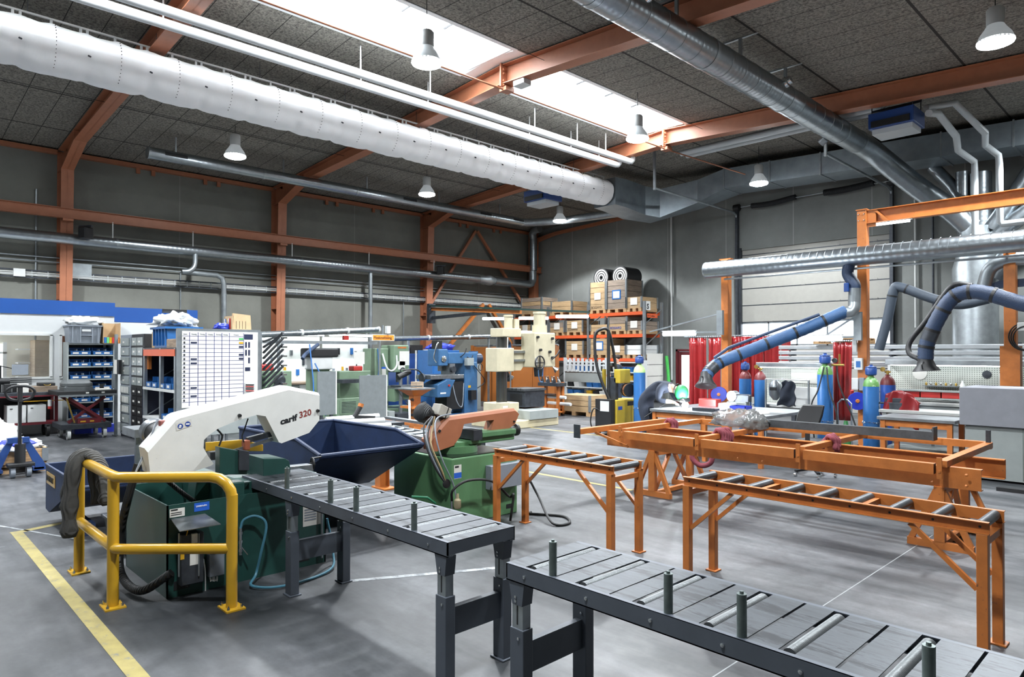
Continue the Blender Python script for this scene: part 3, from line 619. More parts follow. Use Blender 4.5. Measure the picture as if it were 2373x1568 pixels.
# ================================================================ front: roller tables, rail, saws
SLATE = mat('slate_grey_paint', '#4d535c', .45, .2, var=.1, scale=5)
PLATE = mat('worn_table_steel', '#4a4e53', .44, .55, var=.4, scale=5, stretch=(.5, 3, 1), wear='#2a2d31', wamt=.5, wscale=5)
RIBS = mat('ribbed_roller_steel', '#767a7c', .4, .7, var=.15, axis=1, band=30, bump=.4)
def grey_table(lab, x0, x1, y0, y1, TZ, rollers, seams, pegs, legs, bolts):
    t = T('roller_table', lab, 'roller table', ((x0+x1)/2, (y0+y1)/2, 0)); ox, oy = -(x0+x1)/2, -(y0+y1)/2
    h = .085
    f = MB()
    for y, s in ((y0, 1), (y1, -1)):
        f.box(x0+ox, x1+ox, min(y, y+s*.008)+oy, max(y, y+s*.008)+oy, TZ-h, TZ-.001)
        f.box(x0+ox, x1+ox, min(y, y+s*.022)+oy, max(y, y+s*.022)+oy, TZ-.004, TZ)
        f.box(x0+ox, x1+ox, min(y, y+s*.04)+oy, max(y, y+s*.04)+oy, TZ-h, TZ-h+.006)
    f.box(x0+ox, x0+ox+.008, y0+oy, y1+oy, TZ-.075, TZ-.001); f.box(x1+ox-.008, x1+ox, y0+oy, y1+oy, TZ-.075, TZ-.001)
    f.build('frame', SLATE, t, sm=0)
    cuts = sorted([(r-.031, r+.031) for r in rollers]+[(s-.006, s+.006) for s in seams]); e = x0
    for a, b2 in cuts+[(x1, x1)]:
        if a-e > .02: MB().box(e+ox, a+ox, y0+.022+oy, y1-.022+oy, TZ-.004, TZ).build('top_plate', PLATE, t, sm=0)
        e = b2
    for r in rollers: MB().cyl((r+ox, y0+.05+oy, TZ-.024), (r+ox, y1-.05+oy, TZ-.024), .028, n=16).build('roller', RIBS, t)
    for p in pegs:
        m = MB().cyl((p+ox, y0+.028+oy, TZ), (p+ox, y0+.028+oy, TZ+.162), .019, n=14); m.cyl((p+ox, y0+.028+oy, TZ+.162), (p+ox, y0+.028+oy, TZ+.172), .008, n=8)
        m.build('roller_pin', mat('pin_steel', '#6d7876', .4, .7, var=.2, scale=20) if 'pin_steel' not in MATS else MATS['pin_steel'], t)
    for b2 in bolts:
        MB().lathe([(.009, 0), (.0085, .004), (.003, .007)], (b2+ox, y0+oy, TZ-.045), (0, -1, 0), 8).build('bolt', CHROME, t)
    for lx in legs:
        for y, s in ((y0, -1), (y1, 1)):
            q = MB(); yy = y-s*.04
            q.box(lx-.048+ox, lx+.048+ox, yy-.035+oy, yy+.035+oy, .012, .50)
            q.box(lx-.06+ox, lx+.06+ox, yy-.05+oy, yy+.05+oy, 0, .012)
            lg = q.build('leg', SLATE, t, sm=0, bevel=.004)
            q = MB().box(lx-.038+ox, lx+.038+ox, yy-.028+oy, yy+.028+oy, .42, .74); q.build('inner_tube', GALV, lg, sm=0)
            q = MB().box(lx-.004+ox, lx+.004+ox, yy-.030+oy, yy-.026+oy, .52, .64); q.build('slot', BLK, lg, sm=0)
            q = MB().prism([(lx-.055+ox, TZ-h), (lx+.055+ox, TZ-h), (lx+.04+ox, TZ-.20), (lx-.03+ox, TZ-.20)], yy-.036+oy, yy+.036+oy, ax=1); q.build('clamp_plate', SLATE, lg, sm=0)
            q = MB()
            for dz in (.66, .64, .455): q.lathe([(.008, 0), (.008, .004), (.003, .007)], (lx+ox-.005+(.02 if dz < .5 else 0), yy-.036+oy, dz), (0, -1, 0), 8)
            q.build('bolt', CHROME, lg)
        MB().box(lx-.02+ox, lx+.02+ox, y0+.07+oy, y1-.07+oy, .26, .42).build('crossbar', SLATE, t, sm=0)
    return t
TZ = .82
grey_table('slate grey roller table leading from the saw, seen left of the gap', -5.9, -3.02, 2.39, 2.92, TZ, [-3.14-.33*k for k in range(8)], [-3.30-.33*k for k in range(8)],
           (-5.09, -4.40, -4.05, -3.38), (-5.02, -3.09), [-3.2, -3.62, -4.05, -4.5, -4.95, -5.4])
grey_table('nearest slate grey roller table at the bottom right of the photo', -2.53, .45, 2.385, 2.95, TZ, [-2.38+.325*k for k in range(9)], [-2.205+.325*k for k in range(8)],
           (-2.23, -1.58, -1.255, -.63, .1), (-2.46, .3), [-2.4, -2.0, -1.65, -1.32, -1.02, -.7, -.3])
RDK = mat('dark_roller_steel', '#5c6064', .4, .6, var=.25, scale=8)
def orange_table(lab, x0, x1, y0, y1, TZ, nr, bars):
    t = T('roller_conveyor', lab, 'roller conveyor', ((x0+x1)/2, (y0+y1)/2, 0), group='orange roller stands'); ox, oy = -(x0+x1)/2, -(y0+y1)/2; a, b2 = x0+ox, x1+ox; c, d = y0+oy, y1+oy
    h = .075
    for y, s in ((c, 1), (d, -1)):
        m = MB(); m.box(a, b2, min(y, y+s*.006), max(y, y+s*.006), TZ-h, TZ); m.box(a, b2, min(y, y-s*.03), max(y, y-s*.03), TZ-.005, TZ); m.box(a, b2, min(y, y-s*.03), max(y, y-s*.03), TZ-h, TZ-h+.005); m.build('side_rail', ORG, t, sm=0)
    for k in range(nr):
        x = a+.05+(b2-a-.1)*k/(nr-1)
        MB().cyl((x, c+.01, TZ-.03), (x, d-.01, TZ-.03), .032, n=16).build('roller', RDK, t)
    m = MB()
    for k in range(nr):
        x = a+.05+(b2-a-.1)*k/(nr-1); m.cyl((x, c-.002, TZ-.035), (x, c-.0005, TZ-.035), .008, n=8)
    m.build('axle_hole', BLK, t)
    for k in bars: MB().box(a+k-.02, a+k+.02, c+.007, d-.007, TZ-h+.005, TZ-.03).build('tie_bar', ORG, t, sm=0)
    for x, sx in ((a+.035, 1), (b2-.035, -1)):
        for y, sy in ((c+.0, -1), (d, 1)):
            q = MB().box(x-.03, x+.03, y-.03, y+.03, .01, TZ-h); q.box(x-.05, x+.05, y-.05, y+.05, 0, .012); lg = q.build('leg', ORG, t, sm=0, bevel=.003)
            MB().bar((x+sx*.03, y, TZ-.42), (x+sx*.40, y, TZ-h-.005), .03, .03, up=(0, 1, 0)).build('brace', ORG, t, sm=0)
        MB().box(x-.02, x+.02, c+.03, d-.03, TZ-h-.075, TZ-h-.03).build('crossbar', ORG, t, sm=0)
    return t
orange_table('short orange roller stand in front of the green saw', -5.38, -3.78, 4.90, 5.33, .865, 8, [1.32])
orange_table('long orange roller stand in front of the welding jig', -3.08, -.96, 4.94, 5.35, .865, 9, [.62, 1.36])
# yellow guard rail
yr = T('guard_rail', 'yellow tubular steel guard rail in front of the saw', 'guard rail', (-5.7, 1.4, 0))
P1, P2, P3 = V((-1.11, -.05, 0)), V((-.01, -.05, 0)), V((.63, .58, 0)); rr = .04
def up(p, z): return p+V((0, 0, z))
dd = (P3-P2).normalized()
for p, zt in ((P1, .86), (P2, .95), (P3, .84)):
    q = MB(); q.cyl(up(p, .012), up(p, zt), rr, n=20); ps = q.build('post', YEL, yr)
    q = MB(); q.box(p.x-.09, p.x+.09, p.y-.07, p.y+.07, 0, .012); q.build('base_plate', YEL, ps, sm=0)
    q = MB()
    for sx in (-.065, .065):
        for sy in (-.048, .048): q.cyl((p.x+sx, p.y+sy, .012), (p.x+sx, p.y+sy, .03), .011, n=6); q.cyl((p.x+sx, p.y+sy, .03), (p.x+sx, p.y+sy, .042), .005, n=6)
    q.build('anchor_bolt', CHROME, ps)
Z = .97; B = P2+V((.06, .01, 0))
pth = [up(P1, .84), up(P1, Z-.06), up(P1+V((.03, 0, 0)), Z-.02), up(P1+V((.09, 0, 0)), Z)]+[up(P2-V((.06, 0, 0)), Z), up(B, Z), up(B+dd*.08, Z)]+[up(P3-dd*.16, Z)]+[up(P3-dd*(.16*(1-sin(a))), Z-.16*(1-cos(a))) for a in (.4, .8, 1.2, pi/2)]
MB().tube(pth, rr, 20).build('top_rail', YEL, yr)
MB().tube([up(P1, .44), up(P2-V((.06, 0, 0)), .44), up(B, .44), up(B+dd*.08, .44), up(P3, .44)], rr*.95, 20).build('mid_rail', YEL, yr)
# knitted cloth over the rail
KN = mat('dark_grey_knit', '#4b4a48', .95, var=.15, axis=0, band=18, bump=.8)
kc = T('knitted_cloth', 'dark grey knitted garment hung over the yellow guard rail', 'clothing', (-6.62, 1.34, .97))
def leg(pts, w, n=16):
    m = MB(); P = bez(pts, 26)
    rs = [w*(1+.12*sin(5*i)+.06*sin(11*i)) for i in range(len(P))]; rs[-1] *= .75; m.tube(P, rs, n, fl=.62); return m
leg([(.02, .10, -.36), (.02, .085, -.1), (0, .03, .055), (-.03, -.055, .03), (-.07, -.085, -.15), (-.16, -.09, -.33), (-.22, -.08, -.43)], .055).build('sleeve', KN, kc, sm=180)
leg([(.12, .09, -.34), (.1, .08, -.05), (.08, .02, .06), (.08, -.07, .02), (.07, -.10, -.2), (.06, -.11, -.4), (.06, -.11, -.6)], .058).build('sleeve', KN, kc, sm=180)
leg([(.05, -.06, .03), (.06, .0, .07), (.13, .06, .05), (.2, .09, -.05), (.26, .10, -.2), (.3, .11, -.33)], .06).build('sleeve', KN, kc, sm=180)
# --------------------------------------------------------------- white and green band saw
GRN = mat('dark_green_machine_paint', '#1a3d38', .4, var=.12, wear='#5c6b52', wamt=.74, wscale=5)
WSAW = mat('off_white_machine_paint', '#d6d6d2', .42, var=.05, wear='#98948a', wamt=.66, wscale=16)
def PX(l, s, ou, ov, x): return [tuple(FX(ou+a/s, ov+b2/s, x))[1:] for a, b2 in l]
sw = T('band_saw', 'large white and dark green band saw behind the yellow rail', 'band saw', (-6.1, 2.3, 0)); S0 = V((6.1, -2.3, 0))
OFF = Matrix.Translation(S0)
def sb(m, name, mt, par=sw, **k):
    m.v = [tuple(V(p)+S0) for p in m.v]; return m.build(name, mt, par, **k)
bx0, bx1, by0, by1, bz = -6.72, -5.6, 1.69, 3.03, .715
m = MB(); t = .012
m.box(bx0, bx1, by0, by0+t, 0, bz); m.box(bx1-t, bx1, by0, by1, 0, bz); m.box(bx0, bx0+t, by0, by1, 0, bz); m.box(bx0, bx1, by1-t, by1, 0, bz); m.box(bx0+t, bx1-t, by0+t, by1-t, .45, .46)
sb(m, 'base_tank', GRN, sm=0)
m = MB(); m.box(bx1-.001, bx1+.002, 1.74, 1.86, .05, .12); m.box(bx1-.001, bx1+.002, 2.75, 2.87, .05, .12); sb(m, 'fork_slot', BLK, sm=0)
front = PX([(50, 1405), (310, 1110), (345, 1092), (1330, 835), (1610, 885), (1608, 1110), (1515, 1225), (1265, 1320), (1240, 1310), (1120, 1075), (1040, 1062), (870, 1110), (690, 1185), (600, 1250), (560, 1290), (555, 1360), (600, 1440), (648, 1505), (620, 1525), (480, 1572), (400, 1610), (70, 1595)], 3.92, 330, 690, -5.75)
m = MB(); cy0 = sum(p[0] for p in front)/len(front)
ring2 = [(p[0], p[1]) for p in front]
def offs(i, p):
    if i in (0, 1, 2): return (p[0]-.012, p[1]+.03)
    if i in (3,): return (p[0], p[1]+.036)
    if i in (4,): return (p[0]+.012, p[1]+.022)
    return p
r1 = [offs(i, p) for i, p in enumerate(front)]
m.loft([[(-5.75, *p) for p in front], [(-5.80, *p) for p in r1], [(-5.95, *p) for p in r1]][::-1])
bow = sb(m, 'saw_bow', WSAW, sm=20)
for a, b2, r in ((880, 1068, .016), (1590, 1025, .016)):
    p = FX(330+a/3.92, 690+b2/3.92, -5.75); sb(MB().cyl(p, p+V((.022, 0, 0)), r, r*.85, 12), 'knob', BLK, bow)
def onface(cu, cv, s, ou, ov, x): return FX(ou+cu/s, ov+cv/s, x)
pa, pb = onface(1255, 1150, 3.92, 330, 690, -5.748), onface(1400, 1108, 3.92, 330, 690, -5.748)
ang = atan2(pb.z-pa.z, pb.y-pa.y)
R_ = Matrix.Rotation(pi/2, 4, 'Z') @ Matrix.Rotation(pi/2, 4, 'X')
def facetext(s, size, mt, p, par, a, x=0, **k):
    o = text(s, size, mt, p+S0, (0, 0, 0), par, **k); o.rotation_euler = (Matrix.Rotation(pi/2, 4, 'Z') @ Matrix.Rotation(pi/2, 4, 'X') @ Matrix.Rotation(a, 4, 'Z')).to_euler(); return o
facetext('carif', .072, INK, pa, bow, ang, sx=1.25, shear=.12, off=.003, ext=.0005)
pc = onface(1425, 1092, 3.92, 330, 690, -5.748)
facetext('320', .078, REDINK, pc, bow, ang, sx=1.05, shear=.12, off=.0015, ext=.0005)
# safety sticker with two blue discs
a0 = onface(305, 1140, 3.92, 330, 690, -5.747); a1 = onface(445, 1098, 3.92, 330, 690, -5.747); a2 = onface(450, 1160, 3.92, 330, 690, -5.747); a3 = onface(310, 1208, 3.92, 330, 690, -5.747)
st = sb(MB().add([a0, a3, a2, a1], [(0, 1, 2, 3)]), 'sticker', PAPER, bow, sm=0)
m = MB()
for a, b2 in ((345, 1165), (412, 1145)):
    p = onface(a, b2, 3.92, 330, 690, -5.7465); m.cyl(p, p+V((.001, 0, 0)), .021, n=20)
sb(m, 'blue_disc', BLUINK, st)
m = MB()
p = onface(345, 1162, 3.92, 330, 690, -5.745); m.cyl(p, p+V((.001, 0, 0)), .009, n=10); m.box(p.x, p.x+.001, p.y-.012, p.y+.006, p.z-.016, p.z-.005)
p = onface(412, 1145, 3.92, 330, 690, -5.745); m.box(p.x, p.x+.001, p.y-.014, p.y+.014, p.z-.005, p.z+.006)
sb(m, 'pictogram', WINK, st, sm=0)
# blade, guide arms, motor, clamp
m = MB(); pA = onface(600, 1460, 3.92, 330, 690, -5.85); pB = onface(1240, 1265, 3.92, 330, 690, -5.85); m.bar(pA, pB, .03, .004, up=(1, 0, 0)); sb(m, 'blade', STEEL, sm=0)
m = MB(); m.bar(onface(950, 1290, 3.92, 330, 690, -5.86), onface(1200, 1225, 3.92, 330, 690, -5.86), .05, .045); sb(m, 'guide_arm', DSTEEL, sm=0)
m = MB(); p = onface(940, 1335, 3.92, 330, 690, -5.85); m.cb(p, (.07, .05, .085)); sb(m, 'blade_guide', mat('red_brown_paint', '#8a4a32', .5), bevel=.006)
m = MB(); p = onface(640, 1430, 3.92, 330, 690, -5.83); m.cb(p, (.07, .07, .07)); sb(m, 'blade_guide', BLK, bevel=.006)
m = MB().tube(bez([onface(680, 1195, 3.92, 330, 690, -5.83), onface(725, 1250, 3.92, 330, 690, -5.83), onface(710, 1310, 3.92, 330, 690, -5.83), onface(695, 1345, 3.92, 330, 690, -5.83)], 14), .008, 8); sb(m, 'coolant_hose', BLK)
m = MB().tube(bez([onface(960, 1095, 3.92, 330, 690, -5.83), onface(925, 1200, 3.92, 330, 690, -5.83), onface(905, 1260, 3.92, 330, 690, -5.83), onface(930, 1320, 3.92, 330, 690, -5.83)], 14), .006, 8); sb(m, 'cable', BLK)
p = FX(378, 1012, -5.96); m = MB().lathe([(.095, 0), (.095, .17), (.05, .18)], p, (-1, 0, .1), 24); mo = sb(m, 'motor', BLK); m = MB().lathe([(.1, .17), (.112, .18), (.112, .27), (.09, .28)], p, (-1, 0, .1), 24); sb(m, 'motor_cowl', STEEL, mo)
m = MB(); p = onface(195, 1150, 3.92, 330, 690, -5.9); m.cb(p, (.06, .07, .07), None); sb(m, 'terminal_box', mat('dull_red_paint', '#8d5048', .5), sm=0, bevel=.008)
for k in range(2):
    m = MB().tube(bez([onface(140-k*20, 1100+k*40, 3.92, 330, 690, -5.95), onface(80, 1250, 3.92, 330, 690, -5.9), onface(10, 1420+k*20, 3.92, 330, 690, -5.9), onface(-60, 1580, 3.92, 330, 690, -5.85)], 20), .007, 8); sb(m, 'cable', WHT if k else GRYP)
m = MB(); p0 = FX(320, 1075, -6.1); m.tube(bez([p0, p0+V((0, -.08, -.3)), V((-6.2, 1.52, .4)), V((-6.1, 1.5, .12)), V((-5.75, 1.55, .06)), V((-5.58, 1.72, .2))], 40), .032, 12); sb(m, 'corrugated_hose', mat('corrugated_black', '#141516', .5, var=0, axis=0, band=14, bump=.8))
m = MB().tube(bez([FX(372, 1100, -6.1), FX(420, 1140, -6.0), FX(455, 1165, -6.0)], 20), .02, 10); sb(m, 'spring', mat('spring_black', '#18191a', .45, .3, var=0, axis=1, band=25, bump=1))
m = MB(); m.box(-6.7, -5.62, 2.15, 2.3, .6, .82); m.box(-6.15, -5.7, 2.25, 3.0, .62, .8); m.prism([(2.0, .46), (2.3, .46), (2.2, .82), (2.05, .82)], -6.2, -6.0, ax=0); sb(m, 'saw_bed', GRN, sm=0, bevel=.01)
for c, mt, q in (((-5.74, 2.36, .905), GRN, 'vise_jaw'), ((-5.9, 2.62, .88), GRN, 'vise_slide')):
    pass
def quadbox(l, x0, x1, s, ou, ov, name, mt):
    m = MB(); m.prism(PX(l, s, ou, ov, x0), x0, x1, ax=0); return sb(m, name, mt, sm=0, bevel=.004)
quadbox([(660, 1345), (910, 1390), (910, 1590), (660, 1590)], -5.72, -5.62, 3.92, 330, 690, 'vise_jaw', GRN)
quadbox([(850, 1370), (945, 1385), (945, 1560), (850, 1560)], -5.66, -5.60, 3.92, 330, 690, 'vise_plate', DSTEEL)
quadbox([(950, 1420), (1140, 1418), (1180, 1440), (1190, 1500), (1190, 1590), (950, 1590)], -6.1, -5.75, 3.92, 330, 690, 'vise_body', GRN)
quadbox([(1185, 1530), (1500, 1500), (1510, 1560), (1185, 1590)], -6.0, -5.9, 3.92, 330, 690, 'vise_spindle', STEEL)
p = FX(330+1545/3.92, 690+1505/3.92, -5.95); m = MB().torus(p, .055, .009, (.2, 1, 0), 24, 8); m.bar(p+V((0, 0, -.05)), p+V((0, 0, .05)), .012, .012); m.bar(p+V((-.05, 0, 0)), p+V((.05, 0, 0)), .012, .012); m.cyl(p+V((0, 0, .05)), p+V((.0, .09, .055)), .009, n=8); sb(m, 'hand_wheel', BLK)
quadbox([(570, 1310), (900, 1285), (1090, 1330), (1090, 1390), (570, 1390)], -6.28, -6.26, 3.92, 330, 690, 'guard_plate', YEL)
# control gear on the tank front
def fbox(u0, v0, u1, v1, d, name, mt, par=sw, x=bx1, **k):
    a = FX(u0, v0, x); b2 = FX(u1, v1, x); m = MB(); m.box(x, x+d, a.y, b2.y, min(a.z, b2.z), max(a.z, b2.z)); return sb(m, name, mt, par, **k)
m = MB(); a = FX(396, 1208, bx1); b2 = FX(460, 1190, bx1); m.add([(bx1, a.y, a.z+.02), (bx1, b2.y+.05, a.z+.02), (bx1+.2, b2.y+.1, a.z-.035), (bx1+.2, a.y, a.z-.035), (bx1, a.y, a.z+.014), (bx1, b2.y+.05, a.z+.014), (bx1+.2, b2.y+.1, a.z-.041), (bx1+.2, a.y, a.z-.041)], [(0, 3, 2, 1), (4, 5, 6, 7), (3, 7, 6, 2), (0, 4, 7, 3), (1, 2, 6, 5)]); sb(m, 'drip_tray', STEEL, sm=0)
iv = fbox(410, 1235, 462, 1340, .1, 'inverter', DSTEEL, bevel=.006)
m = MB()
for k in range(2):
    a = FX(414+46*k, 1235, bx1+.1); m.box(bx1+.1, bx1+.112, a.y-.004, a.y+.004, a.z-.33, a.z)
sb(m, 'mounting_strip', GALV, iv, sm=0)
fbox(440, 1278, 460, 1306, .002, 'type_label', PAPER, iv, x=bx1+.1, sm=0); fbox(418, 1278, 427, 1295, .002, 'warning_label', YEL, iv, x=bx1+.1, sm=0); fbox(442, 1236, 455, 1255, .03, 'terminal', WHT, iv, x=bx1+.09, sm=0)
jb = fbox(478, 1282, 513, 1326, .07, 'switch_box', GRYP, bevel=.006)
m = MB()
for du in (487, 496): m.tube([FX(du, 1328, bx1+.04), FX(du, 1338, bx1+.04), FX(du+2, 1346, bx1+.05), FX(du+6, 1346, bx1+.05), FX(du+7, 1335, bx1+.04)], .008, 8)
sb(m, 'cable_gland', WHT, jb)
m = MB().tube(bez([FX(432, 1240, bx1+.1), FX(436, 1225, bx1+.13), FX(434, 1222, bx1+.1), FX(430, 1230, bx1+.1)], 10), .004, 6); sb(m, 'wire', YEL, iv)
m = MB()
for k in range(2): m.tube(bez([FX(466, 1275+k*5, bx1+.06), FX(474, 1310, bx1+.06), FX(476, 1340, bx1+.04), FX(476, 1370, bx1+.02)], 12), .005, 6)
sb(m, 'cable', WHT, iv)
lb = fbox(393, 1180, 428, 1194, .002, 'type_label', PAPER, sm=0)
m = MB(); a = FX(396, 1181, bx1+.003); m.box(a.x, a.x+.001, a.y, a.y+.05, a.z-.01, a.z); m.box(a.x, a.x+.001, a.y, a.y+.08, a.z-.03, a.z-.025); m.box(a.x, a.x+.001, a.y, a.y+.08, a.z-.045, a.z-.04); sb(m, 'print', INK, lb, sm=0)
bl = fbox(450, 1166, 485, 1180, .002, 'blue_label', mat('label_blue', '#1f57b8', .5, var=0), sm=0)
facetext('Uddeholm', .02, WINK, FX(454, 1175, bx1+.003), bl, 0, sx=1.0)
pl = fbox(702, 1168, 747, 1212, .002, 'instruction_sheet', PAPER, sm=0)
m = MB()
for i in range(5):
    a = FX(706, 1182+i*6, bx1+.003); m.box(a.x, a.x+.001, a.y, a.y+.11, a.z-.006, a.z+.006)
sb(m, 'print', GRYP, pl, sm=0)
m = MB(); p = FX(557, 1240, bx1+.04); m.cyl(p+V((0, 0, -.16)), p+V((0, 0, .06)), .013, n=10)
for dz in (-.12, -.05, .02): m.cyl(p+V((0, 0, dz-.012)), p+V((0, 0, dz+.012)), .018, n=10)
m.bar(p+V((0, 0, -.08)), p+V((.03, .05, -.16)), .012, .008); sb(m, 'air_valve', CHROME)
TEAL = mat('teal_air_hose', '#3d6f82', .45, var=.05)
p = FX(557, 1225, bx1+.04)
m = MB().tube(bez([p, p+V((0, .03, .07)), p+V((.03, .12, .09)), FX(617, 1215, bx1+.12), FX(605, 1280, bx1+.12), FX(593, 1330, bx1+.1), V((-5.35, 2.25, .03)), V((-5.2, 2.45, .02)), V((-5.3, 2.9, .02)), V((-5.52, 3.06, .1)), V((-5.56, 3.02, .4))], 60), .011, 8); sb(m, 'air_hose', TEAL)
m = MB().cyl((-5.58, 2.98, .05), (-5.58, 2.98, .68), .012, n=8); sb(m, 'pipe', GALV)
# outfeed stub with roller behind the saw
m = MB(); p = FX(318, 1000, -7.6); 
q = T('channel_stub', 'short steel channel standing out behind the white saw bow', 'steel profile', (p.x, p.y, 0)); MB().box(-.35, .1, -.05, .12, p.z-.05, p.z+.03).box(-.02, .03, -.02, .03, 0, p.z-.05).build('channel', STEEL, q, sm=0)
# --------------------------------------------------------------- green saw with brown bow
g2 = T('band_saw', 'older green band saw with a rust brown bow', 'band saw', (-6.3, 5.1, 0)); S0 = V((6.3, -5.1, 0))
GR2 = mat('mid_green_machine_paint', '#527a54', .45, var=.12, wear='#2f4a32', wamt=.68, wscale=5, stretch=(1, 1, .35))
BRN = mat('rust_brown_paint', '#9a6044', .42, var=.08)
def g2b(m, n, mt, par=g2, **k):
    m.v = [tuple(V(p)+S0) for p in m.v]; return m.build(n, mt, par, **k)
cx = -5.75; m = MB(); m.box(-6.85, cx, 4.6, 5.6, 0, .735); g2b(m, 'base', GR2, sm=0, bevel=.012)
m = MB(); m.box(-6.8, cx-.04, 4.65, 5.55, .735, .742); g2b(m, 'oil_tray', mat('oily_black', '#15181a', .2, .3, var=.3, scale=5), sm=0)
m = MB(); m.box(cx-.001, cx+.002, 5.42, 5.54, .07, .12); g2b(m, 'fork_slot', BLK, sm=0)
m = MB(); m.cyl((-6.2, 5.0, .74), (-6.2, 5.0, .82), .28, n=28); m.box(-6.4, -6.0, 4.85, 5.25, .8, .86); g2b(m, 'turntable', GR2)
m = MB(); m.box(-6.3, -5.95, 5.05, 5.75, .83, .9); g2b(m, 'bed', GR2, sm=0, bevel=.01)
m = MB(); m.box(-6.2, -5.92, 5.2, 5.75, .9, .965); g2b(m, 'vise_slide', GR2, sm=0, bevel=.01)
m = MB(); m.box(-6.25, -5.9, 5.05, 5.18, .88, 1.0); g2b(m, 'vise_jaw', DSTEEL, sm=0)
m = MB(); p = V((-6.05, 5.85, .93)); m.lathe([(.04, -.1), (.05, -.02), (.075, 0), (.075, .03), (.04, .04)], p, (0, 1, 0), 20); g2b(m, 'hand_wheel', BLK)
fr = PX([(352, 460), (515, 268), (1075, 188), (1105, 215), (1070, 300), (975, 370), (870, 388), (863, 372), (893, 265), (835, 270), (640, 300), (610, 400), (555, 480), (405, 533), (362, 520)], 3.647, 900, 900, -6.0)
rr1 = [((p[0]-.015, p[1]+.035) if i in (0, 1) else (p[0]-.005, p[1]+.03) if i == 2 else p) for i, p in enumerate(fr)]
m = MB(); m.loft([[(-6.0, *p) for p in fr], [(-6.03, *p) for p in rr1], [(-6.14, *p) for p in rr1]][::-1]); bw = g2b(m, 'saw_bow', BRN, sm=20)
p = FX(900+430/3.647, 900+358/3.647, -6.0); g2b(MB().cyl(p, p+V((.015, 0, 0)), .016, n=12), 'knob', BLK, bw)
p = FX(900+1060/3.647, 900+278/3.647, -6.0); g2b(MB().cyl(p, p+V((.015, 0, 0)), .012, n=12), 'knob', BLK, bw)
m = MB(); p = FX(983, 958, -6.15); m.lathe([(.03, -.14), (.09, -.13), (.095, -.02), (.11, 0), (.11, .06), (.06, .09)], p, (.2, -.75, .45), 24); g2b(m, 'motor', mat('ribbed_black', '#1c1e20', .45, .2, var=0, axis=0, band=20, bump=.8))
m = MB(); p = FX(1022, 953, -6.1); Mx = Matrix.Translation(p) @ Matrix.Rotation(radians(-25), 4, 'X'); m.cb((0, 0, 0), (.15, .17, .13), Mx); tb = g2b(m, 'terminal_box', mat('beige_grey_paint', '#a39f95', .5), sm=0, bevel=.008)
m = MB().cb((0, .03, 0), (.155, .012, .135), Mx); g2b(m, 'strap', BLK, tb, sm=0)
for k, (mt, du) in enumerate(((BLK, 0), (GRYP, 8), (BLK, 14), (mat('tan_cable', '#a08a64', .6), 24))):
    m = MB().tube(bez([FX(1000+du*.3, 965, -6.0), FX(982+du*.7, 990+du, -5.9), FX(990+du*.5, 1040, -5.78), FX(1012+du*.5, 1090, -5.72), FX(1030+du*.1, 1117, -5.75)], 30), .009, 8); g2b(m, 'cable', mt)
m = MB().tube(bez([FX(1045, 958, -6.0), FX(1012, 970, -5.95), FX(1010, 1010, -5.8), FX(1025, 1065, -5.72), FX(1050, 1120, -5.72), FX(1058, 1160, -5.72)], 30), .008, 8); g2b(m, 'cable', GRYP)
m = MB().lathe([(.05, 0), (.05, .012), (.03, .02)], FX(1034, 1120, cx), (1, 0, 0), 16); g2b(m, 'cable_gland', BLK)
def gbox(u0, v0, u1, v1, d, name, mt, par=g2, x=cx, **k):
    a = FX(u0, v0, x); b2 = FX(u1, v1, x); m = MB(); m.box(x, x+d, a.y, b2.y, min(a.z, b2.z), max(a.z, b2.z)); return g2b(m, name, mt, par, **k)
lb = gbox(1052, 1078, 1069, 1107, .002, 'type_label', PAPER, sm=0); gbox(1052, 1096, 1069, 1106, .0025, 'blue_strip', MATS['label_blue'], lb, sm=0); gbox(1054, 1080, 1063, 1083, .003, 'print', INK, lb, sm=0)
gbox(1125, 1078, 1196, 1120, .1, 'control_box', GRYP, bevel=.006)
m = MB().lathe([(.03, 0), (.04, .02), (.04, .09), (.018, .11), (.015, .16)], FX(1060, 1178, cx+.1), (0, 0, 1), 14); g2b(m, 'oil_bottle', mat('beige_plastic', '#9d9274', .5))
m = MB().cyl(FX(1047, 1180, cx+.06), FX(1047, 1158, cx+.06), .014, n=10); g2b(m, 'air_coupling', CHROME)
m = MB().tube(bez([FX(1047, 1160, cx+.06), FX(1050, 1135, cx+.12), FX(1085, 1113, cx+.15), FX(1140, 1115, cx+.15), FX(1180, 1150, cx+.18), V((-5.45, 5.25, .3)), V((-5.45, 5.2, .02))], 40), .014, 8); g2b(m, 'air_hose', RUB)
m = MB().tube([FX(955, 1160, -5.85), FX(955, 1150, -5.72), FX(990, 1152, -5.7), FX(1008, 1165, -5.7), FX(1010, 1180, -5.74)], .012, 8); g2b(m, 'foot_bar', mat('bright_green_paint', '#1e6b4a', .4))
# hose loop on the floor
m = MB().tube(bez([V((-5.72, 5.72, .45)), V((-5.55, 5.75, .2)), V((-5.05, 5.45, .03)), V((-4.95, 5.62, .015)), V((-5.2, 5.8, .015)), V((-5.55, 5.62, .015)), V((-5.6, 5.68, .015))], 50), .014, 8)
one('rubber_hose', m, RUB, 'black rubber hose looping on the floor beside the short roller stand', 'hose')
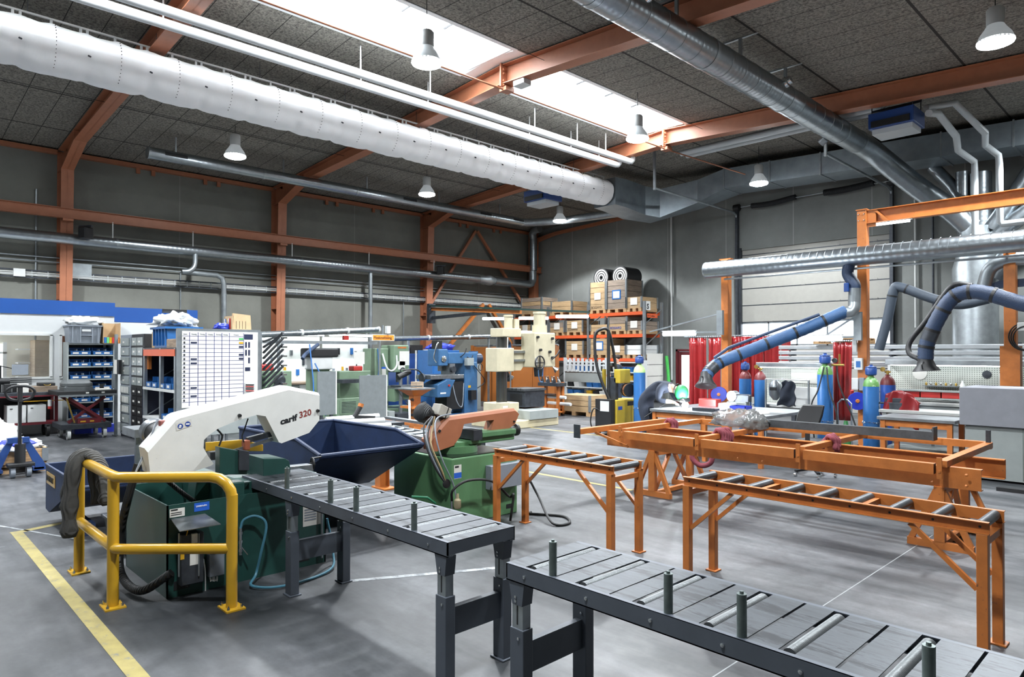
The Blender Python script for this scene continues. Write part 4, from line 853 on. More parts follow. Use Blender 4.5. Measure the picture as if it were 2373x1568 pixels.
# --------------------------------------------------------------- blue skips
NAVY = mat('navy_skip_paint', '#1a2c4c', .6, var=.2, wear='#43546b', wamt=.64, wscale=9)
def skip(lab, loc, prof, y0, y1, lip, rz=0):
    s = T('tipping_skip', lab, 'skip', loc, rz, group='blue tipping skips')
    n = len(prof); t = .012
    for y in (y0, y1): MB().prism(prof, y-.006, y+.006, ax=1).build('side_wall', NAVY, s, sm=0)
    m = MB(); P = prof
    for a, b2 in lip: 
        p, q = V((P[a][0], 0, P[a][1])), V((P[b2][0], 0, P[b2][1])); d = (q-p).normalized(); nn = V((-d.z, 0, d.x))*t
        m.loft([[(p.x, y, p.z), (q.x, y, q.z), (q.x+nn.x, y, q.z+nn.z), (p.x+nn.x, y, p.z+nn.z)] for y in (y0, y1)])
    m.build('hopper_plate', NAVY, s, sm=0)
    return s
skd = [(-1.0, .25), (-.15, .3), (.95, .84), (.98, .88), (.45, 1.0), (-1.0, 1.0)]
s = skip('large blue tipping skip standing behind the white saw', (-7.05, 3.85, 0), skd, -.62, .62, [(0, 1), (1, 2), (5, 0)])
m = MB(); m.box(-.98, .3, -.5, -.4, 0, .25); m.box(-.98, .3, .4, .5, 0, .25); m.build('skid', NAVY, s, sm=0)
m = MB()
for y in (-.62, .62): m.tube([(-1.0, y, 1.0), (.45, y, 1.0), (.97, y, .88)], .02, 8)
m.tube([(.97, -.62, .88), (.97, .62, .88)], .02, 8); m.tube([(-1.0, -.62, 1.0), (-1.0, .62, 1.0)], .02, 8); m.build('rim', NAVY, s)
sk1 = [(-.6, .14), (-.4, .13), (.57, .48), (.6, .53), (.42, .55), (.38, .63), (-.6, .63)]
s = skip('small blue tipping skip behind the left end of the yellow rail', (-8.53, 2.05, 0), sk1, -.56, .56, [(0, 1), (1, 2), (6, 0)])
m = MB(); m.box(-.6, .45, -.4, -.3, 0, .12); m.box(-.6, .45, .3, .4, 0, .12); m.build('skid', NAVY, s, sm=0)
m = MB(); m.tube([(.6, -.56, .53), (.42, -.56, .55), (.38, -.56, .63), (-.6, -.56, .63), (-.6, .56, .63), (.38, .56, .63), (.42, .56, .55), (.6, .56, .53), (.6, -.56, .53)], .018, 8, caps=False); m.build('rim', NAVY, s)
m = MB().box(-.52, -.08, -.572, -.567, .44, .57); lb = m.build('name_plate', YEL, s, sm=0)
text('BUSTART', .09, INK, (-.5, -.574, .475), (pi/2, 0, 0), lb, sx=.95)
b = one('storage_bin', MB().loft([[(-.2, -.15, 0), (.2, -.15, 0), (.2, .15, 0), (-.2, .15, 0)], [(-.25, -.19, .3), (.25, -.19, .3), (.25, .19, .3), (-.25, .19, .3)]]).box(-.27, .27, -.21, .21, .28, .31), DSTEEL, 'dark grey plastic tub beside the small blue skip', 'tub', sm=0, bevel=.01); b.location = (-7.35, 1.9, 0)
o = T('steel_stand', 'orange steel stand with a foot plate beside the large blue skip', 'stand', (-8.1, 5.25, 0)); MB().ibeam((0, 0, .02), (0, 0, .62), .16, .12, up=(0, 1, 0)).build('post', ORG, o, sm=0); MB().box(-.12, .22, -.1, .1, 0, .02).build('foot_plate', ORG, o, sm=0)
# ================================================================ right: welding jig, booths, welder
jg = T('welding_jig', 'big orange steel welding jig frame on two trestles', 'welding jig', (-3.7, 8.2, 0)); J = V((3.7, -8.2, 0))
def jb(m, n, mt=ORG, par=jg, **k):
    m.v = [tuple(V(p)+J) for p in m.v]; k.setdefault('sm', 0); return m.build(n, mt, par, **k)
yF, yB = 7.5, 8.45
m = MB().chan((-1.52, yF, .70), (-5.9, yF, .70), .2, .075, .009, flip=1); jb(m, 'main_beam')
m = MB().chan((-5.9, yB, .70), (-1.5, yB, .70), .2, .075, .009, flip=1); jb(m, 'main_beam')
m = MB()
for x in (-1.62, -1.9, -3.6, -3.9, -5.5): 
    for z in (.65, .75): m.lathe([(.014, 0), (.013, .01), (.004, .016)], (x, yF-.078, z), (0, -1, 0), 8)
jb(m, 'bolt', sm=40)
xs = (-5.56, -4.40, -3.16, -1.82)
for a, b2 in zip(xs[:-1], xs[1:]): fr_ = jb(MB().box(a+.05, b2-.05, 7.35, 7.43, .735, .835), 'front_rail'); jb(MB().box(a+.048, a+.051, 7.355, 7.425, .74, .83).box(b2-.051, b2-.048, 7.355, 7.425, .74, .83), 'open_end', BLK, fr_)
for i, x in enumerate(xs):
    jb(MB().box(x-.04, x+.04, 7.44, 9.35, .80, .86), 'cross_member')
    br = jb(MB().box(x-.022, x+.022, 7.335, 7.35, .70, .90), 'upright_bracket'); jb(MB().cyl((x, 7.335, .77), (x, 7.325, .77), .013, n=8), 'bolt', par=br)
jb(MB().box(-6.02, -5.93, 6.95, 9.0, .79, .86), 'cross_member'); jb(MB().box(-6.03, -5.92, 6.94, 6.95, .74, .92), 'end_plate', DSTEEL)
jb(MB().box(-1.84, -1.80, 9.3, 9.36, .86, 1.0), 'end_plate', DSTEEL)
jb(MB().box(-5.56, -1.8, 9.35, 9.43, .78, .86), 'back_rail')
jb(MB().bar((-5.95, 7.3, .79), (-5.5, 7.45, .62), .03, .03), 'brace')
for tx in (-5.16, -1.86):
    for y in (7.52, 8.43):
        jb(MB().box(tx-.28, tx+.28, y-.03, y+.03, 0, .07), 'foot')
        jb(MB().box(tx-.045, tx+.045, y-.035, y+.035, .07, .6), 'post')
        for s in (-1, 1): jb(MB().bar((tx+s*.25, y, .06), (tx+s*.03, y, .56), .05, .05, up=(0, 1, 0)), 'brace')
    jb(MB().box(tx-.04, tx+.04, 7.55, 8.4, .53, .6), 'top_beam'); jb(MB().box(tx-.03, tx+.03, 7.55, 8.4, .01, .06), 'bottom_beam')
    for s in (-1, 1): jb(MB().bar((tx, 7.97+s*.4, .07), (tx, 7.97+s*.05, .54), .045, .045, up=(1, 0, 0)), 'brace')
SLG = mat('mill_scale_steel', '#4a4d50', .5, .4, var=.25, scale=10)
o = T('steel_tube', 'dark square steel tube lying on the orange welding jig', 'steel tube', (-3.35, 9.08, .861))
MB().box(-1.2, 1.05, -.05, .05, 0, .1).build('tube', SLG, o, sm=0); MB().box(1.05, 1.065, -.09, .07, 0, .16).build('end_plate', SLG, o, sm=0)
# slings
SLING = mat('burgundy_sling', '#7d3c46', .9, var=.15, scale=20, bump=.5, bscale=80)
def wrapcloth(lab, x, y, L, rz=0, drop=.14, seed=0, n=3):
    rnd = random.Random(seed); t = T('lifting_sling', lab, 'sling', (x, y, .86), rz, group='burgundy slings on the welding jig'); m = MB()
    for k in range(n):
        o = (k-(n-1)/2)*.06
        P = bez([(o, -.07, -drop*(.6+.6*rnd.random())), (o+.02, -.062, -.02), (o, -.02, .03+.02*rnd.random()), (o+.03, .03, .035), (o+.02, .065, -.02), (o-.01, .07, -drop*(.5+.6*rnd.random()))], 18)
        m.tube(P, [.026*(1+.25*sin(i*1.7+k)) for i in range(len(P))], 9, fl=.8)
    m.build('sling_strap', SLING, t, sm=180); return t
R90 = pi/2
wrapcloth('burgundy sling on the left end of the orange jig', -5.56, 8.55, .2, R90, seed=1)
wrapcloth('wide burgundy cloth sling draped beside the plastic bundle', -4.4, 7.95, .3, R90, seed=2, n=5)
wrapcloth('burgundy sling knotted around the right cross member', -3.16, 8.25, .2, R90, seed=3)
m = MB().tube(bez([(-4.95, 8.2, .60), (-4.97, 8.18, .45), (-4.85, 8.2, .36), (-4.7, 8.2, .42), (-4.68, 8.22, .60)], 24), .035, 10)
one('lifting_sling', m, SLING, 'burgundy sling loop hanging under the left part of the jig', 'sling', 'burgundy slings on the welding jig')
# clear plastic bundle
PLS = mat('crumpled_clear_plastic', '#c9cccc', .15, trans=.85, var=.05, bump=.9, bscale=14, coat=.5)
def lump(name, lab, cat, c, s, mt, amp=.18, seed=0, n=28, m_=16, parent=None, group=None, flat=True, freq=3.5):
    from mathutils import noise
    b = MB(); R = []
    for k in range(m_+1):
        r = []
        for i in range(n):
            d = V((sin(pi*k/m_)*cos(2*pi*i/n), sin(pi*k/m_)*sin(2*pi*i/n), -cos(pi*k/m_)))
            q = 1+amp*noise.noise(d*freq+V((seed, 0, 0)))*1.6+amp*.5*noise.noise(d*freq*2.7+V((0, seed, 0)))
            p = V((d.x*s[0]*q, d.y*s[1]*q, d.z*s[2]*q))
            if flat and p.z < -s[2]*.55: p.z = -s[2]*.55
            r.append(p)
        R.append(r)
    b.loft(R); o = b.build(name, mt, parent, sm=180)
    o.location = (c[0], c[1], c[2]+s[2]*.55)
    if lab: tag(o, lab, cat, group)
    return o
lump('plastic_bundle', 'crumpled clear plastic bundle lying on the orange jig', 'plastic wrap', (-4.68, 8.9, .862), (.36, .26, .15), PLS, .35, 3)
lump('plastic_sheet', 'loose end of clear plastic hanging by the dark steel tube', 'plastic wrap', (-4.33, 8.72, .862), (.14, .18, .13), PLS, .35, 9)
# welding frame of orange posts with beams and duct
YP = 14.0
for i, (x, zt, lab) in enumerate(((-7.68, 3.98, 'orange square post left of the gate'), (-4.77, 4.66, 'tall orange square post carrying the crossbeam'), (-2.42, 3.6, 'orange post at the right edge beside the coiled cable'))):
    p = T('steel_post', lab, 'post', (x, YP+.1, 0), group='orange welding booth posts')
    MB().box(-.085, .085, -.085, .085, .02, zt).build('post', ORG, p, sm=0, bevel=.006); MB().box(-.15, .15, -.15, .15, 0, .02).build('foot_plate', ORG, p, sm=0)
    if i == 1:
        MB().box(-.1, .1, -.1, .1, zt, zt+.02).build('cap_plate', ORG, p, sm=0)
        m = MB()
        for sx in (-.05, .05):
            for z in (zt-.08, zt-.2): m.lathe([(.014, 0), (.012, .012), (.004, .016)], (sx, -.085, z), (0, -1, 0), 8)
        m.build('bolt', CHROME, p)
    if i == 2: MB().box(-.14, .14, -.1, .1, 1.0, 2.0).build('lower_sleeve', ORG, p, sm=0)
    if i == 0: MB().box(-.14, .14, -.06, .06, zt, zt+.03).build('cap_plate', ORG, p, sm=0)
cb_ = T('crossbeam', 'orange steel crossbeam at upper right ending on the tall post', 'steel beam', (-4.68, YP+.1, 4.52))
MB().ibeam((0, 0, 0), (7.5, 0, 0), .26, .15).build('beam', ORG, cb_, sm=0)
m = MB(); m.box(0, .16, -.05, -.04, -.2, .12); m.prism([(.1, .13), (.36, -.13), (.4, -.13), (.16, .13)], -.06, -.03, ax=1); m.build('end_bracket', ORG, cb_, sm=0)
hd = T('extraction_duct', 'horizontal spiral extraction duct across the orange posts', 'duct', (-7.95, 13.72, 3.74))
MB().cyl((0, 0, 0), (10.5, 0, -.03), .18, n=28).build('pipe', DUCTX, hd)
m = MB().lathe([(.18, 0), (.185, .015), (.17, .03), (.0, .04)], (0, 0, 0), (-1, 0, 0), 28); m.build('end_cap', GALV, hd)
m = MB()
for k in range(70): m.torus((.1+k*.15, 0, 0), .1805, .003, (1, 0, 0), 24, 4)
m.build('spiral_seam', GALV, hd)
MB().cyl((.4, .05, -.23), (10.4, .05, -.26), .02, n=8).build('conduit', GALV, hd)
m = MB()
for x in (.3, 3.2, 5.5): m.box(x-.02, x+.02, .17, .3, -.1, .1)
m.build('clamp', GALV, hd, sm=0)
BHO = mat('blue_ribbed_hose', '#294d76', .55, var=.1, bump=.7, bscale=70)
BHD = mat('dark_blue_hose', '#22344f', .55, var=.12, bump=.5, bscale=60)
def fume_arm(lab, base, pts, r, noz, nozdir, extra=None, hose=BHO, straps=8):
    t = T('fume_extraction_arm', lab, 'extraction arm', base, group='blue fume extraction arms'); O = V(base)
    P = bez([V(p)-O for p in pts], 60)
    m = MB(); rs = [r*(1+.05*(i % 2)) for i in range(len(P))]; m.tube(P, rs, 20); m.build('hose', hose, t, sm=60)
    for k in range(1, straps):
        i = int(len(P)*k/straps); d = (P[min(i+1, len(P)-1)]-P[i-1]).normalized(); MB().cyl(P[i]-d*.022, P[i]+d*.022, r*1.09, n=20).build('strap', BLK, t)
    i = int(len(P)*.78); d = (P[i+1]-P[i-1]).normalized(); MB().cyl(P[i]-d*.09, P[i]+d*.09, r*1.07, n=20).build('sleeve', DSTEEL, t)
    n0 = V(noz)-O; d = V(nozdir).normalized()
    h = MB().lathe([(r*.95, -.1), (r, 0), (r*1.25, .08), (r*1.75, .16), (r*1.8, .175), (r*1.4, .165), (r*.8, .1)], n0, d, 24, c1=True).build('hood', BLK, t)
    x, y, _ = MB().frame(d); MB().tube(bez([n0+x*r*1.1+d*.02, n0+x*r*2+d*.06, n0+x*r*1.8+d*.14], 10), .012, 8).build('hood_handle', BLK, h)
    return t, O
t, O = fume_arm('long blue extraction arm sloping down from the duct to the welder', (-4.88, 13.7, 3.5),
   [(-4.93, 13.62, 2.68), (-5.5, 13.2, 2.36), (-6.2, 12.65, 2.0), (-6.72, 12.2, 1.72), (-6.84, 11.95, 1.56), (-6.86, 11.82, 1.44)], .115, (-6.86, 11.80, 1.40), (.15, -.3, -.9))
MB().tube([V(p)-O for p in bez([(-4.9, 13.72, 3.58), (-4.92, 13.72, 3.4), (-4.8, 13.7, 3.2), (-4.79, 13.7, 3.1)], 20)], .105, 20).build('flexible_joint', BHD, t, sm=60)
MB().cyl(V((-4.79, 13.7, 3.12))-O, V((-4.8, 13.7, 2.85))-O, .11, n=24).build('swivel', GALV, t)
MB().tube([V(p)-O for p in bez([(-4.8, 13.7, 2.86), (-4.8, 13.68, 2.74), (-4.85, 13.65, 2.67), (-4.95, 13.6, 2.66)], 14)], .108, 20).build('elbow', GALV, t)
m = MB().box(-.06, .02, -.15, -.08, -.45, -.28); m.build('control_box', CABB, t, sm=0, bevel=.01)
MB().tube([V(p)-O for p in ((-5.3, 13.3, 2.62), (-6.0, 12.7, 2.28), (-6.6, 12.2, 1.98), (-6.8, 12.0, 1.78))], .03, 10).build('support_arm', BHD, t)
t, O = fume_arm('blue elbow extraction arm reaching down over the right workbench', (-1.6, 12.9, 2.5),
   [(-1.3, 12.9, 2.45), (-2.0, 12.9, 2.62), (-2.55, 12.9, 2.84), (-2.85, 12.9, 2.86), (-3.05, 12.9, 2.72), (-3.25, 12.9, 2.35), (-3.37, 12.9, 2.02), (-3.39, 12.9, 1.78)], .115, (-3.39, 12.9, 1.75), (.08, 0, -1), hose=BHD)
MB().tube([V(p)-O for p in bez([(-2.75, 13.05, 2.98), (-2.95, 13.05, 3.02), (-3.1, 13.05, 2.92), (-3.4, 13.05, 2.45), (-3.66, 13.05, 2.08), (-3.66, 13.0, 1.88), (-3.5, 12.95, 1.78)], 50)], .045, 12).build('side_tube', BLK, t)
t = T('fume_extraction_arm', 'dark thin extraction arm in front of the gate guide rail', 'extraction arm', (-4.3, 16, 2.9), group='blue fume extraction arms'); O = V((-4.3, 16, 2.9))
P = bez([(-5.1, 16, 1.95), (-4.93, 16, 2.6), (-4.8, 16, 3.22), (-4.66, 16, 3.28), (-4.1, 16, 3.02), (-3.6, 16, 2.86), (-3.1, 16, 2.95)], 50)
MB().tube([p-O for p in P], .1, 18).build('hose', mat('slate_hose', '#39434f', .55, var=.1, bump=.4, bscale=60), t, sm=60)
for i in (14, 26, 34): d = (P[i+1]-P[i-1]).normalized(); MB().cyl(P[i]-O-d*.015, P[i]-O+d*.015, .106, n=18).build('strap', BLK, t)
# blue bracket boom and duct end at the right edge
t = T('exhaust_pipe', 'bent galvanised exhaust pipe with clamps at the right edge', 'duct', (-2.2, 14.1, 3.3))
MB().tube(bez([(-.6, 0, -.25), (-.5, 0, .05), (-.25, 0, .17), (.1, 0, .17), (1.2, 0, .17)], 24), .11, 18).build('pipe', GALV, t)
MB().cyl((.0, 0, .17), (.1, 0, .17), .118, n=18).build('coupling', BLK, t)
MB().prism([(-.75, -.3), (-.4, -.16), (1.2, -.12), (1.2, -.26)], .14, .2, ax=1).build('boom', BHD, t, sm=0)
MB().cyl((.15, .02, -.42), (1.3, .02, -.42), .06, n=14).build('lamp_tube', TUBE, t)
t = T('coiled_cable', 'black coiled cable hung on the right orange post', 'cable', (-2.2, 13.95, 2.15))
for k in range(3): MB().torus((.02*k, -.03*k, -.01*k), .23-.015*k, .012, (.1, 1, .1), 28, 6).build('loop', RUB, t)
m = MB().box(-.1, .2, -.06, .04, .1, .24); m.build('socket_box', WHT, t, sm=0, bevel=.01)
# fluorescent arm lamps
for i, (x0, x1, z, px, lab) in enumerate(((-9.2, -8.35, 2.33, -7.68, 'lit fluorescent arm lamp left of the welding curtain'), (-5.72, -5.1, 2.17, -4.77, 'lit fluorescent arm lamp in front of the wooden pallet'))):
    a = T('arm_lamp', lab, 'lamp', (px, YP-.12, z), group='fluorescent arm lamps')
    MB().cyl((x0-px, 0, 0), (x1-px, 0, 0), .055, n=14).build('tube', TUBE, a)
    m = MB(); m.box(x0-px-.02, x1-px+.02, -.05, .05, .055, .075)
    m.build('lamp_housing', WHT, a, sm=0)
    m = MB(); m.bar((x1-px, 0, .02), (-.08, 0, .02), .04, .04); m.bar((x0-px-.4 if i == 0 else x1-px-.3, 0, .06), (-.08, 0, .42), .03, .03); m.build('arm', GALV, a, sm=0)
    MB().box(-.09, .05, -.06, .02, -.05, .5).build('wall_plate', GALV, a, sm=0)
# slatted aluminium profiles behind the booths
ALU = mat('aluminium_profile', '#aeb3b7', .4, .6, var=.1)
for k in range(4): one('aluminium_profile', MB().box(-8.0, -2.7, 17.42, 17.55, 1.56+k*.135, 1.56+k*.135+.10), ALU, 'long grey aluminium profile in a horizontal stack, number %s from the top' % ['four', 'three', 'two', 'one'][k], 'profile', 'long aluminium profiles behind the booths', sm=0, bevel=.012)
pr = T('profile_rack', 'steel rack posts carrying the long aluminium profiles', 'rack', (-5.3, 17.65, 0))
for x in (-2.4, 0, 2.4):
    m = MB().box(x-.05, x+.05, -.04, .06, 0, 2.1); ps = m.build('post', DSTEEL, pr, sm=0)
    m = MB()
    for k in range(4): m.box(x-.03, x+.03, -.26, -.04, 1.535+k*.135, 1.558+k*.135)
    m.build('arm', DSTEEL, ps, sm=0)
pl = T('wooden_pallet', 'wooden pallet with small parts stored above the aluminium profiles', 'pallet', (-6.45, 17.7, 2.1))
def palletparts(pl, w, d, h=.14, mt=WOOD):
    for k in range(5): MB().box(-w/2, w/2, -d/2+k*d/4.9, -d/2+k*d/4.9+.1, h-.02, h).build('deck_board', mt, pl, sm=0)
    for y in (-d/2+.05, 0, d/2-.05): 
        for x in (-w/2+.07, 0, w/2-.07): MB().box(x-.07, x+.07, y-.05, y+.05, .02, h-.02).build('block', mt, pl, sm=0)
        MB().box(-w/2, w/2, y-.05, y+.05, 0, .02).build('runner', mt, pl, sm=0)
palletparts(pl, 1.2, .8)
# red welding curtains
CUR = mat('red_pvc_curtain', '#8c2628', .16, var=.12, scale=3, coat=.4, trans=.1)
def curtain(lab, x0, x1, y, z0, z1, ns, seed=0, th=.03, rail=True):
    rnd = random.Random(seed); t = T('welding_curtain', lab, 'curtain', ((x0+x1)/2, y, z1), group='red welding curtains'); cx = (x0+x1)/2
    n = 14; w = (x1-x0)/ns
    for k in range(ns):
        a = x0+k*w-cx; ph = rnd.random()*6; 
        def fn(u, v, a=a, ph=ph):
            x = a+w*1.12*u; z = -(z1-z0)*v*(1+.0*u)
            return (x+.02*sin(3*v+ph), .05*sin(2*pi*u*1.0+ph)*(.4+.6*v)+.03*sin(7*u+ph*2)+.03*(k % 2), z)
        MB().sheet(fn, n, 10).build('curtain_strip', CUR, t, sm=180, solid=.004)
    if rail:
        MB().cyl((x0-cx-.1, 0, .03), (x1-cx+.1, 0, .03), .018, n=8).build('curtain_rail', GALV, t)
        m = MB()
        for k in range(ns*3): m.torus((x0-cx+(k+.5)*w/3, 0, .02), .028, .005, (1, 0, 0), 10, 5)
        m.build('ring', DSTEEL, t)
    return t
curtain('wide red welding curtain hanging left of the extraction arm hood', -9.85, -8.9, 16.0, .35, 2.27, 5, 1)
curtain('red welding curtain behind the sloping blue extraction arm', -10.2, -8.25, 18.6, .6, 2.35, 8, 2)
curtain('narrow red welding curtain behind the front gas cylinder', -6.1, -5.68, 16.0, .35, 2.12, 3, 3)
# gas cylinders
CYB = mat('gas_cylinder_blue', '#316aa8', .4, var=.08, wear='#2b5590', wamt=.7)
def gas(lab, x, y, h, shoulder, guard, r=.135, body=CYB, hoses=None):
    t = T('gas_cylinder', lab, 'gas cylinder', (x, y, 0), group='blue gas cylinders')
    hb = h-.40
    MB().lathe([(r*.9, 0), (r, .02), (r, hb)], n=24).build('body', body, t)
    MB().lathe([(r, hb), (r*.96, hb+.05), (r*.8, hb+.11), (r*.5, hb+.16), (.045, hb+.18), (.045, hb+.2)], n=24).build('shoulder', shoulder, t)
    if guard:
        m = MB().lathe([(.07, hb+.2), (.095, hb+.22), (.1, hb+.32), (.085, hb+.34)], n=18, c0=False, c1=False)
        m.torus((0, 0, hb+.35), .08, .014, (0, 0, 1), 20, 6); m.cyl((0, 0, hb+.34), (0, 0, hb+.4), .03, n=12); m.sph((0, 0, hb+.3), .085, 12, 8); m.build('valve_guard', DBLU if guard == 2 else CABB, t)
    else:
        m = MB(); m.cyl((0, 0, hb+.2), (0, 0, hb+.28), .025, n=10); m.cyl((-.05, 0, hb+.25), (.05, 0, hb+.25), .02, n=10); m.lathe([(.045, 0), (.045, .03)], (-.07, -.04, hb+.3), (0, -1, 0), 14); m.build('valve', mat('brass', '#a58a4a', .35, .8, var=.1) if 'brass' not in MATS else MATS['brass'], t)
    m = MB()
    for k in range(28): a = 2*pi*k/28; m.torus((r*1.03*cos(a), r*1.03*sin(a), .62+.01*sin(3*a)), .016, .0035, (sin(a)*.5, cos(a), k % 2), 8, 4)
    m.build('chain', CHROME, t); return t
GSH = mat('green_shoulder', '#5f8f4e', .45, var=.15, wear='#cfd6c6', wamt=.55); LGS = mat('light_green_shoulder', '#a9cf86', .45, var=.05); DRS = mat('dark_red_shoulder', '#6b2a2c', .45, var=.1)
gas('blue gas cylinder with green shoulder and black hoses behind the jig', -5.02, 12.85, 1.88, GSH, 1)
gas('blue gas cylinder with green shoulder chained to the tall orange post', -4.36, 13.25, 1.67, GSH, 1)
gas('darker blue gas cylinder with burgundy shoulder right of the tall post', -4.42, 14.35, 1.66, DRS, 0, body=mat('dark_gas_cylinder_blue', '#2b55a8', .4, var=.08))
gas('blue gas cylinder with burgundy shoulder left of the pegboard', -7.70+.15, 14.72, 1.68, DRS, 1)
gas('blue gas cylinder with green and burgundy shoulder and hoses beside the pegboard', -7.25, 14.85, 1.66, DRS, 0)
gas('blue gas cylinder with pale green shoulder beside the yellow welding machine', -9.1, 12.75, 1.83, LGS, 1)
for i, (P, lab) in enumerate((([(-5.0, 12.75, 1.62), (-5.05, 12.6, 1.2), (-5.15, 12.55, .9), (-5.1, 12.55, .3)], 'black gas hose hanging in front of the blue cylinder'), ([(-4.95, 12.75, 1.62), (-4.85, 12.6, 1.2), (-4.72, 12.58, .8), (-4.7, 12.55, .3)], 'black gas hose hanging right of the blue cylinder'), ([(-4.85, 12.95, 1.65), (-4.75, 12.8, 1.3), (-4.55, 12.8, .8), (-4.4, 12.75, .4)], 'black gas hose leading from the regulator to the floor'))):
    one('gas_hose', MB().tube(bez(P, 24), .014, 8), RUB, lab, 'hose', 'black gas hoses')
rg = T('gas_regulator', 'brass gas regulator beside the blue cylinder valve', 'regulator', (-4.8, 12.9, 1.66)); m = MB(); m.cyl((-.12, 0, 0), (.1, 0, 0), .022, n=10); m.cyl((.02, 0, 0), (.02, 0, .2), .016, n=10); m.build('body', MATS['brass'], rg); MB().cyl((-.06, -.03, .08), (-.06, .01, .08), .045, n=16).build('gauge', BLK, rg)
# workbenches and pegboards
PEG = gridmat('white_pegboard', '#d9dcd3', '#7d8078', .05, 0, .022, 0, ax=('X', 'Z'), blotch=.03)
def pegmat():
    m = bpy.data.materials.new('white_perforated_board'); m.use_nodes = True; nt = m.node_tree; N = nt.nodes; L = nt.links; b = N['Principled BSDF']
    tc = N.new('ShaderNodeTexCoord'); vm = N.new('ShaderNodeVectorMath'); vm.operation = 'FRACTION'; sc = N.new('ShaderNodeVectorMath'); sc.operation = 'SCALE'; sc.inputs['Scale'].default_value = 25
    L.new(tc.outputs['Object'], sc.inputs[0]); L.new(sc.outputs[0], vm.inputs[0]); sb_ = N.new('ShaderNodeVectorMath'); sb_.operation = 'SUBTRACT'; sb_.inputs[1].default_value = (.5, .5, .5); L.new(vm.outputs[0], sb_.inputs[0])
    sp = N.new('ShaderNodeSeparateXYZ'); L.new(sb_.outputs[0], sp.inputs[0])
    def mm(op, a, c=None):
        n = N.new('ShaderNodeMath'); n.operation = op
        for i, q in enumerate((a, c)):
            if q is None: continue
            if isinstance(q, (int, float)): n.inputs[i].default_value = q
            else: L.new(q, n.inputs[i])
        return n.outputs[0]
    d = mm('LESS_THAN', mm('MAXIMUM', mm('ABSOLUTE', sp.outputs['X']), mm('ABSOLUTE', sp.outputs['Z'])), .2)
    mx = N.new('ShaderNodeMix'); mx.data_type = 'RGBA'; mx.inputs['A'].default_value = srgb('#b9bcb4'); mx.inputs['B'].default_value = srgb('#5d605c'); L.new(d, mx.inputs['Factor']); L.new(mx.outputs['Result'], b.inputs['Base Color']); return m
PEG = pegmat()
def pegboard(lab, x0, x1, y, z0, z1, lamp=True):
    t = T('pegboard', lab, 'tool board', ((x0+x1)/2, y, z0), group='lit white pegboards'); w = (x1-x0)/2
    MB().box(-w, w, -.01, .01, 0, z1-z0).build('board', PEG, t, sm=0)
    m = MB()
    for s in (-w, w): m.box(s-.025, s+.025, -.02, .03, -z0, z1-z0+.06)
    m.build('frame_post', WHT, t, sm=0)
    m = MB(); m.box(-w, w, -.26, .02, z1-z0, z1-z0+.10); m.build('lamp_canopy', GALV, t, sm=0, bevel=.01)
    MB().box(-w+.08, w-.08, -.2, -.16, z1-z0-.02, z1-z0).build('lamp_tube', TUBE, t, sm=0)
    return t
def bench(name, lab, x0, x1, y0, y1, zt, topm, legm, legs=4, shelf=True, drawers=None, th=.05, cat='workbench'):
    t = T(name, lab, cat, ((x0+x1)/2, (y0+y1)/2, 0)); w, d = (x1-x0)/2, (y1-y0)/2
    MB().box(-w, w, -d, d, zt-th, zt).build('bench_top', topm, t, sm=0, bevel=.005)
    for x in ([-w+.08, w-.08] if legs == 4 else [-w+.08, 0, w-.08]):
        for y in (-d+.06, d-.06): MB().box(x-.035, x+.035, y-.035, y+.035, 0, zt-th).build('leg', legm, t, sm=0)
    MB().box(-w+.06, w-.06, -d+.04, -d+.08, zt-th-.1, zt-th).build('apron', legm, t, sm=0)
    if shelf: MB().box(-w+.08, w-.08, -d+.05, d-.05, .2, .23).build('shelf', legm, t, sm=0)
    return t
WELDT = mat('welding_table_steel', '#7f8386', .4, .6, var=.3, scale=3)
bench('welding_table', 'big steel welding table with orange legs in front of the welder', -7.27, -5.07, 10.5, 12.3, .85, WELDT, ORG, legs=6, shelf=False, cat='welding table')
bench('welding_table', 'small steel welding table with orange legs before the right pegboard', -3.85, -2.75, 11.95, 12.75, .85, WELDT, ORG, cat='welding table')
bench('workbench', 'workbench under the right pegboard with red drawers', -4.7, -2.45, 14.7, 15.35, .92, mat('grey_bench_top', '#a7aaa8', .4, .2, var=.1), GRYC)
t = T('drawer_row', 'row of red plastic bins on the right workbench', 'bins', (-3.55, 15.15, .921))
for k in range(5): MB().box(-.85+k*.36, -.85+k*.36+.34, -.12, .1, .08, .20).build('bin', REDP, t, sm=0, bevel=.01)
MB().box(-.9, 1.0, -.14, .12, .20, .23).build('shelf_board', GRYC, t, sm=0); MB().box(-.9, 1.0, -.14, .12, .05, .08).build('shelf_board', GRYC, t, sm=0)
m = MB()
for x in (-.9, .97): m.box(x, x+.03, -.12, .1, 0, .2)
m.build('end_panel', GRYC, t, sm=0)
one('steel_box', MB().box(-3.3, -2.62, 14.75, 14.95, .921, 1.02), STEEL, 'flat galvanised box on the right workbench', 'box', sm=0)
pegboard('lit white pegboard over the right workbench with grinding discs', -4.72, -2.40, 15.42, .93, 1.64)
pegboard('lit white pegboard left of the front gas cylinder', -7.6, -5.95, 15.6, .7, 1.55)
bench('workbench', 'pale workbench under the left pegboard', -7.5, -5.95, 14.95, 15.5, .7, WHT, GRYC)
def disc(lab, x, z, r, mt): one('grinding_disc', MB().lathe([(r, 0), (r, .012), (r*.3, .018), (.01, .018)], (x, 15.405, z), (0, -1, 0), 24), mt, lab, 'disc', 'discs on the right pegboard')
disc('pale round grinding disc hanging on the pegboard', -4.15, 1.47, .13, PAPER); disc('dark round grinding disc hanging on the pegboard', -3.02, 1.47, .075, DSTEEL)
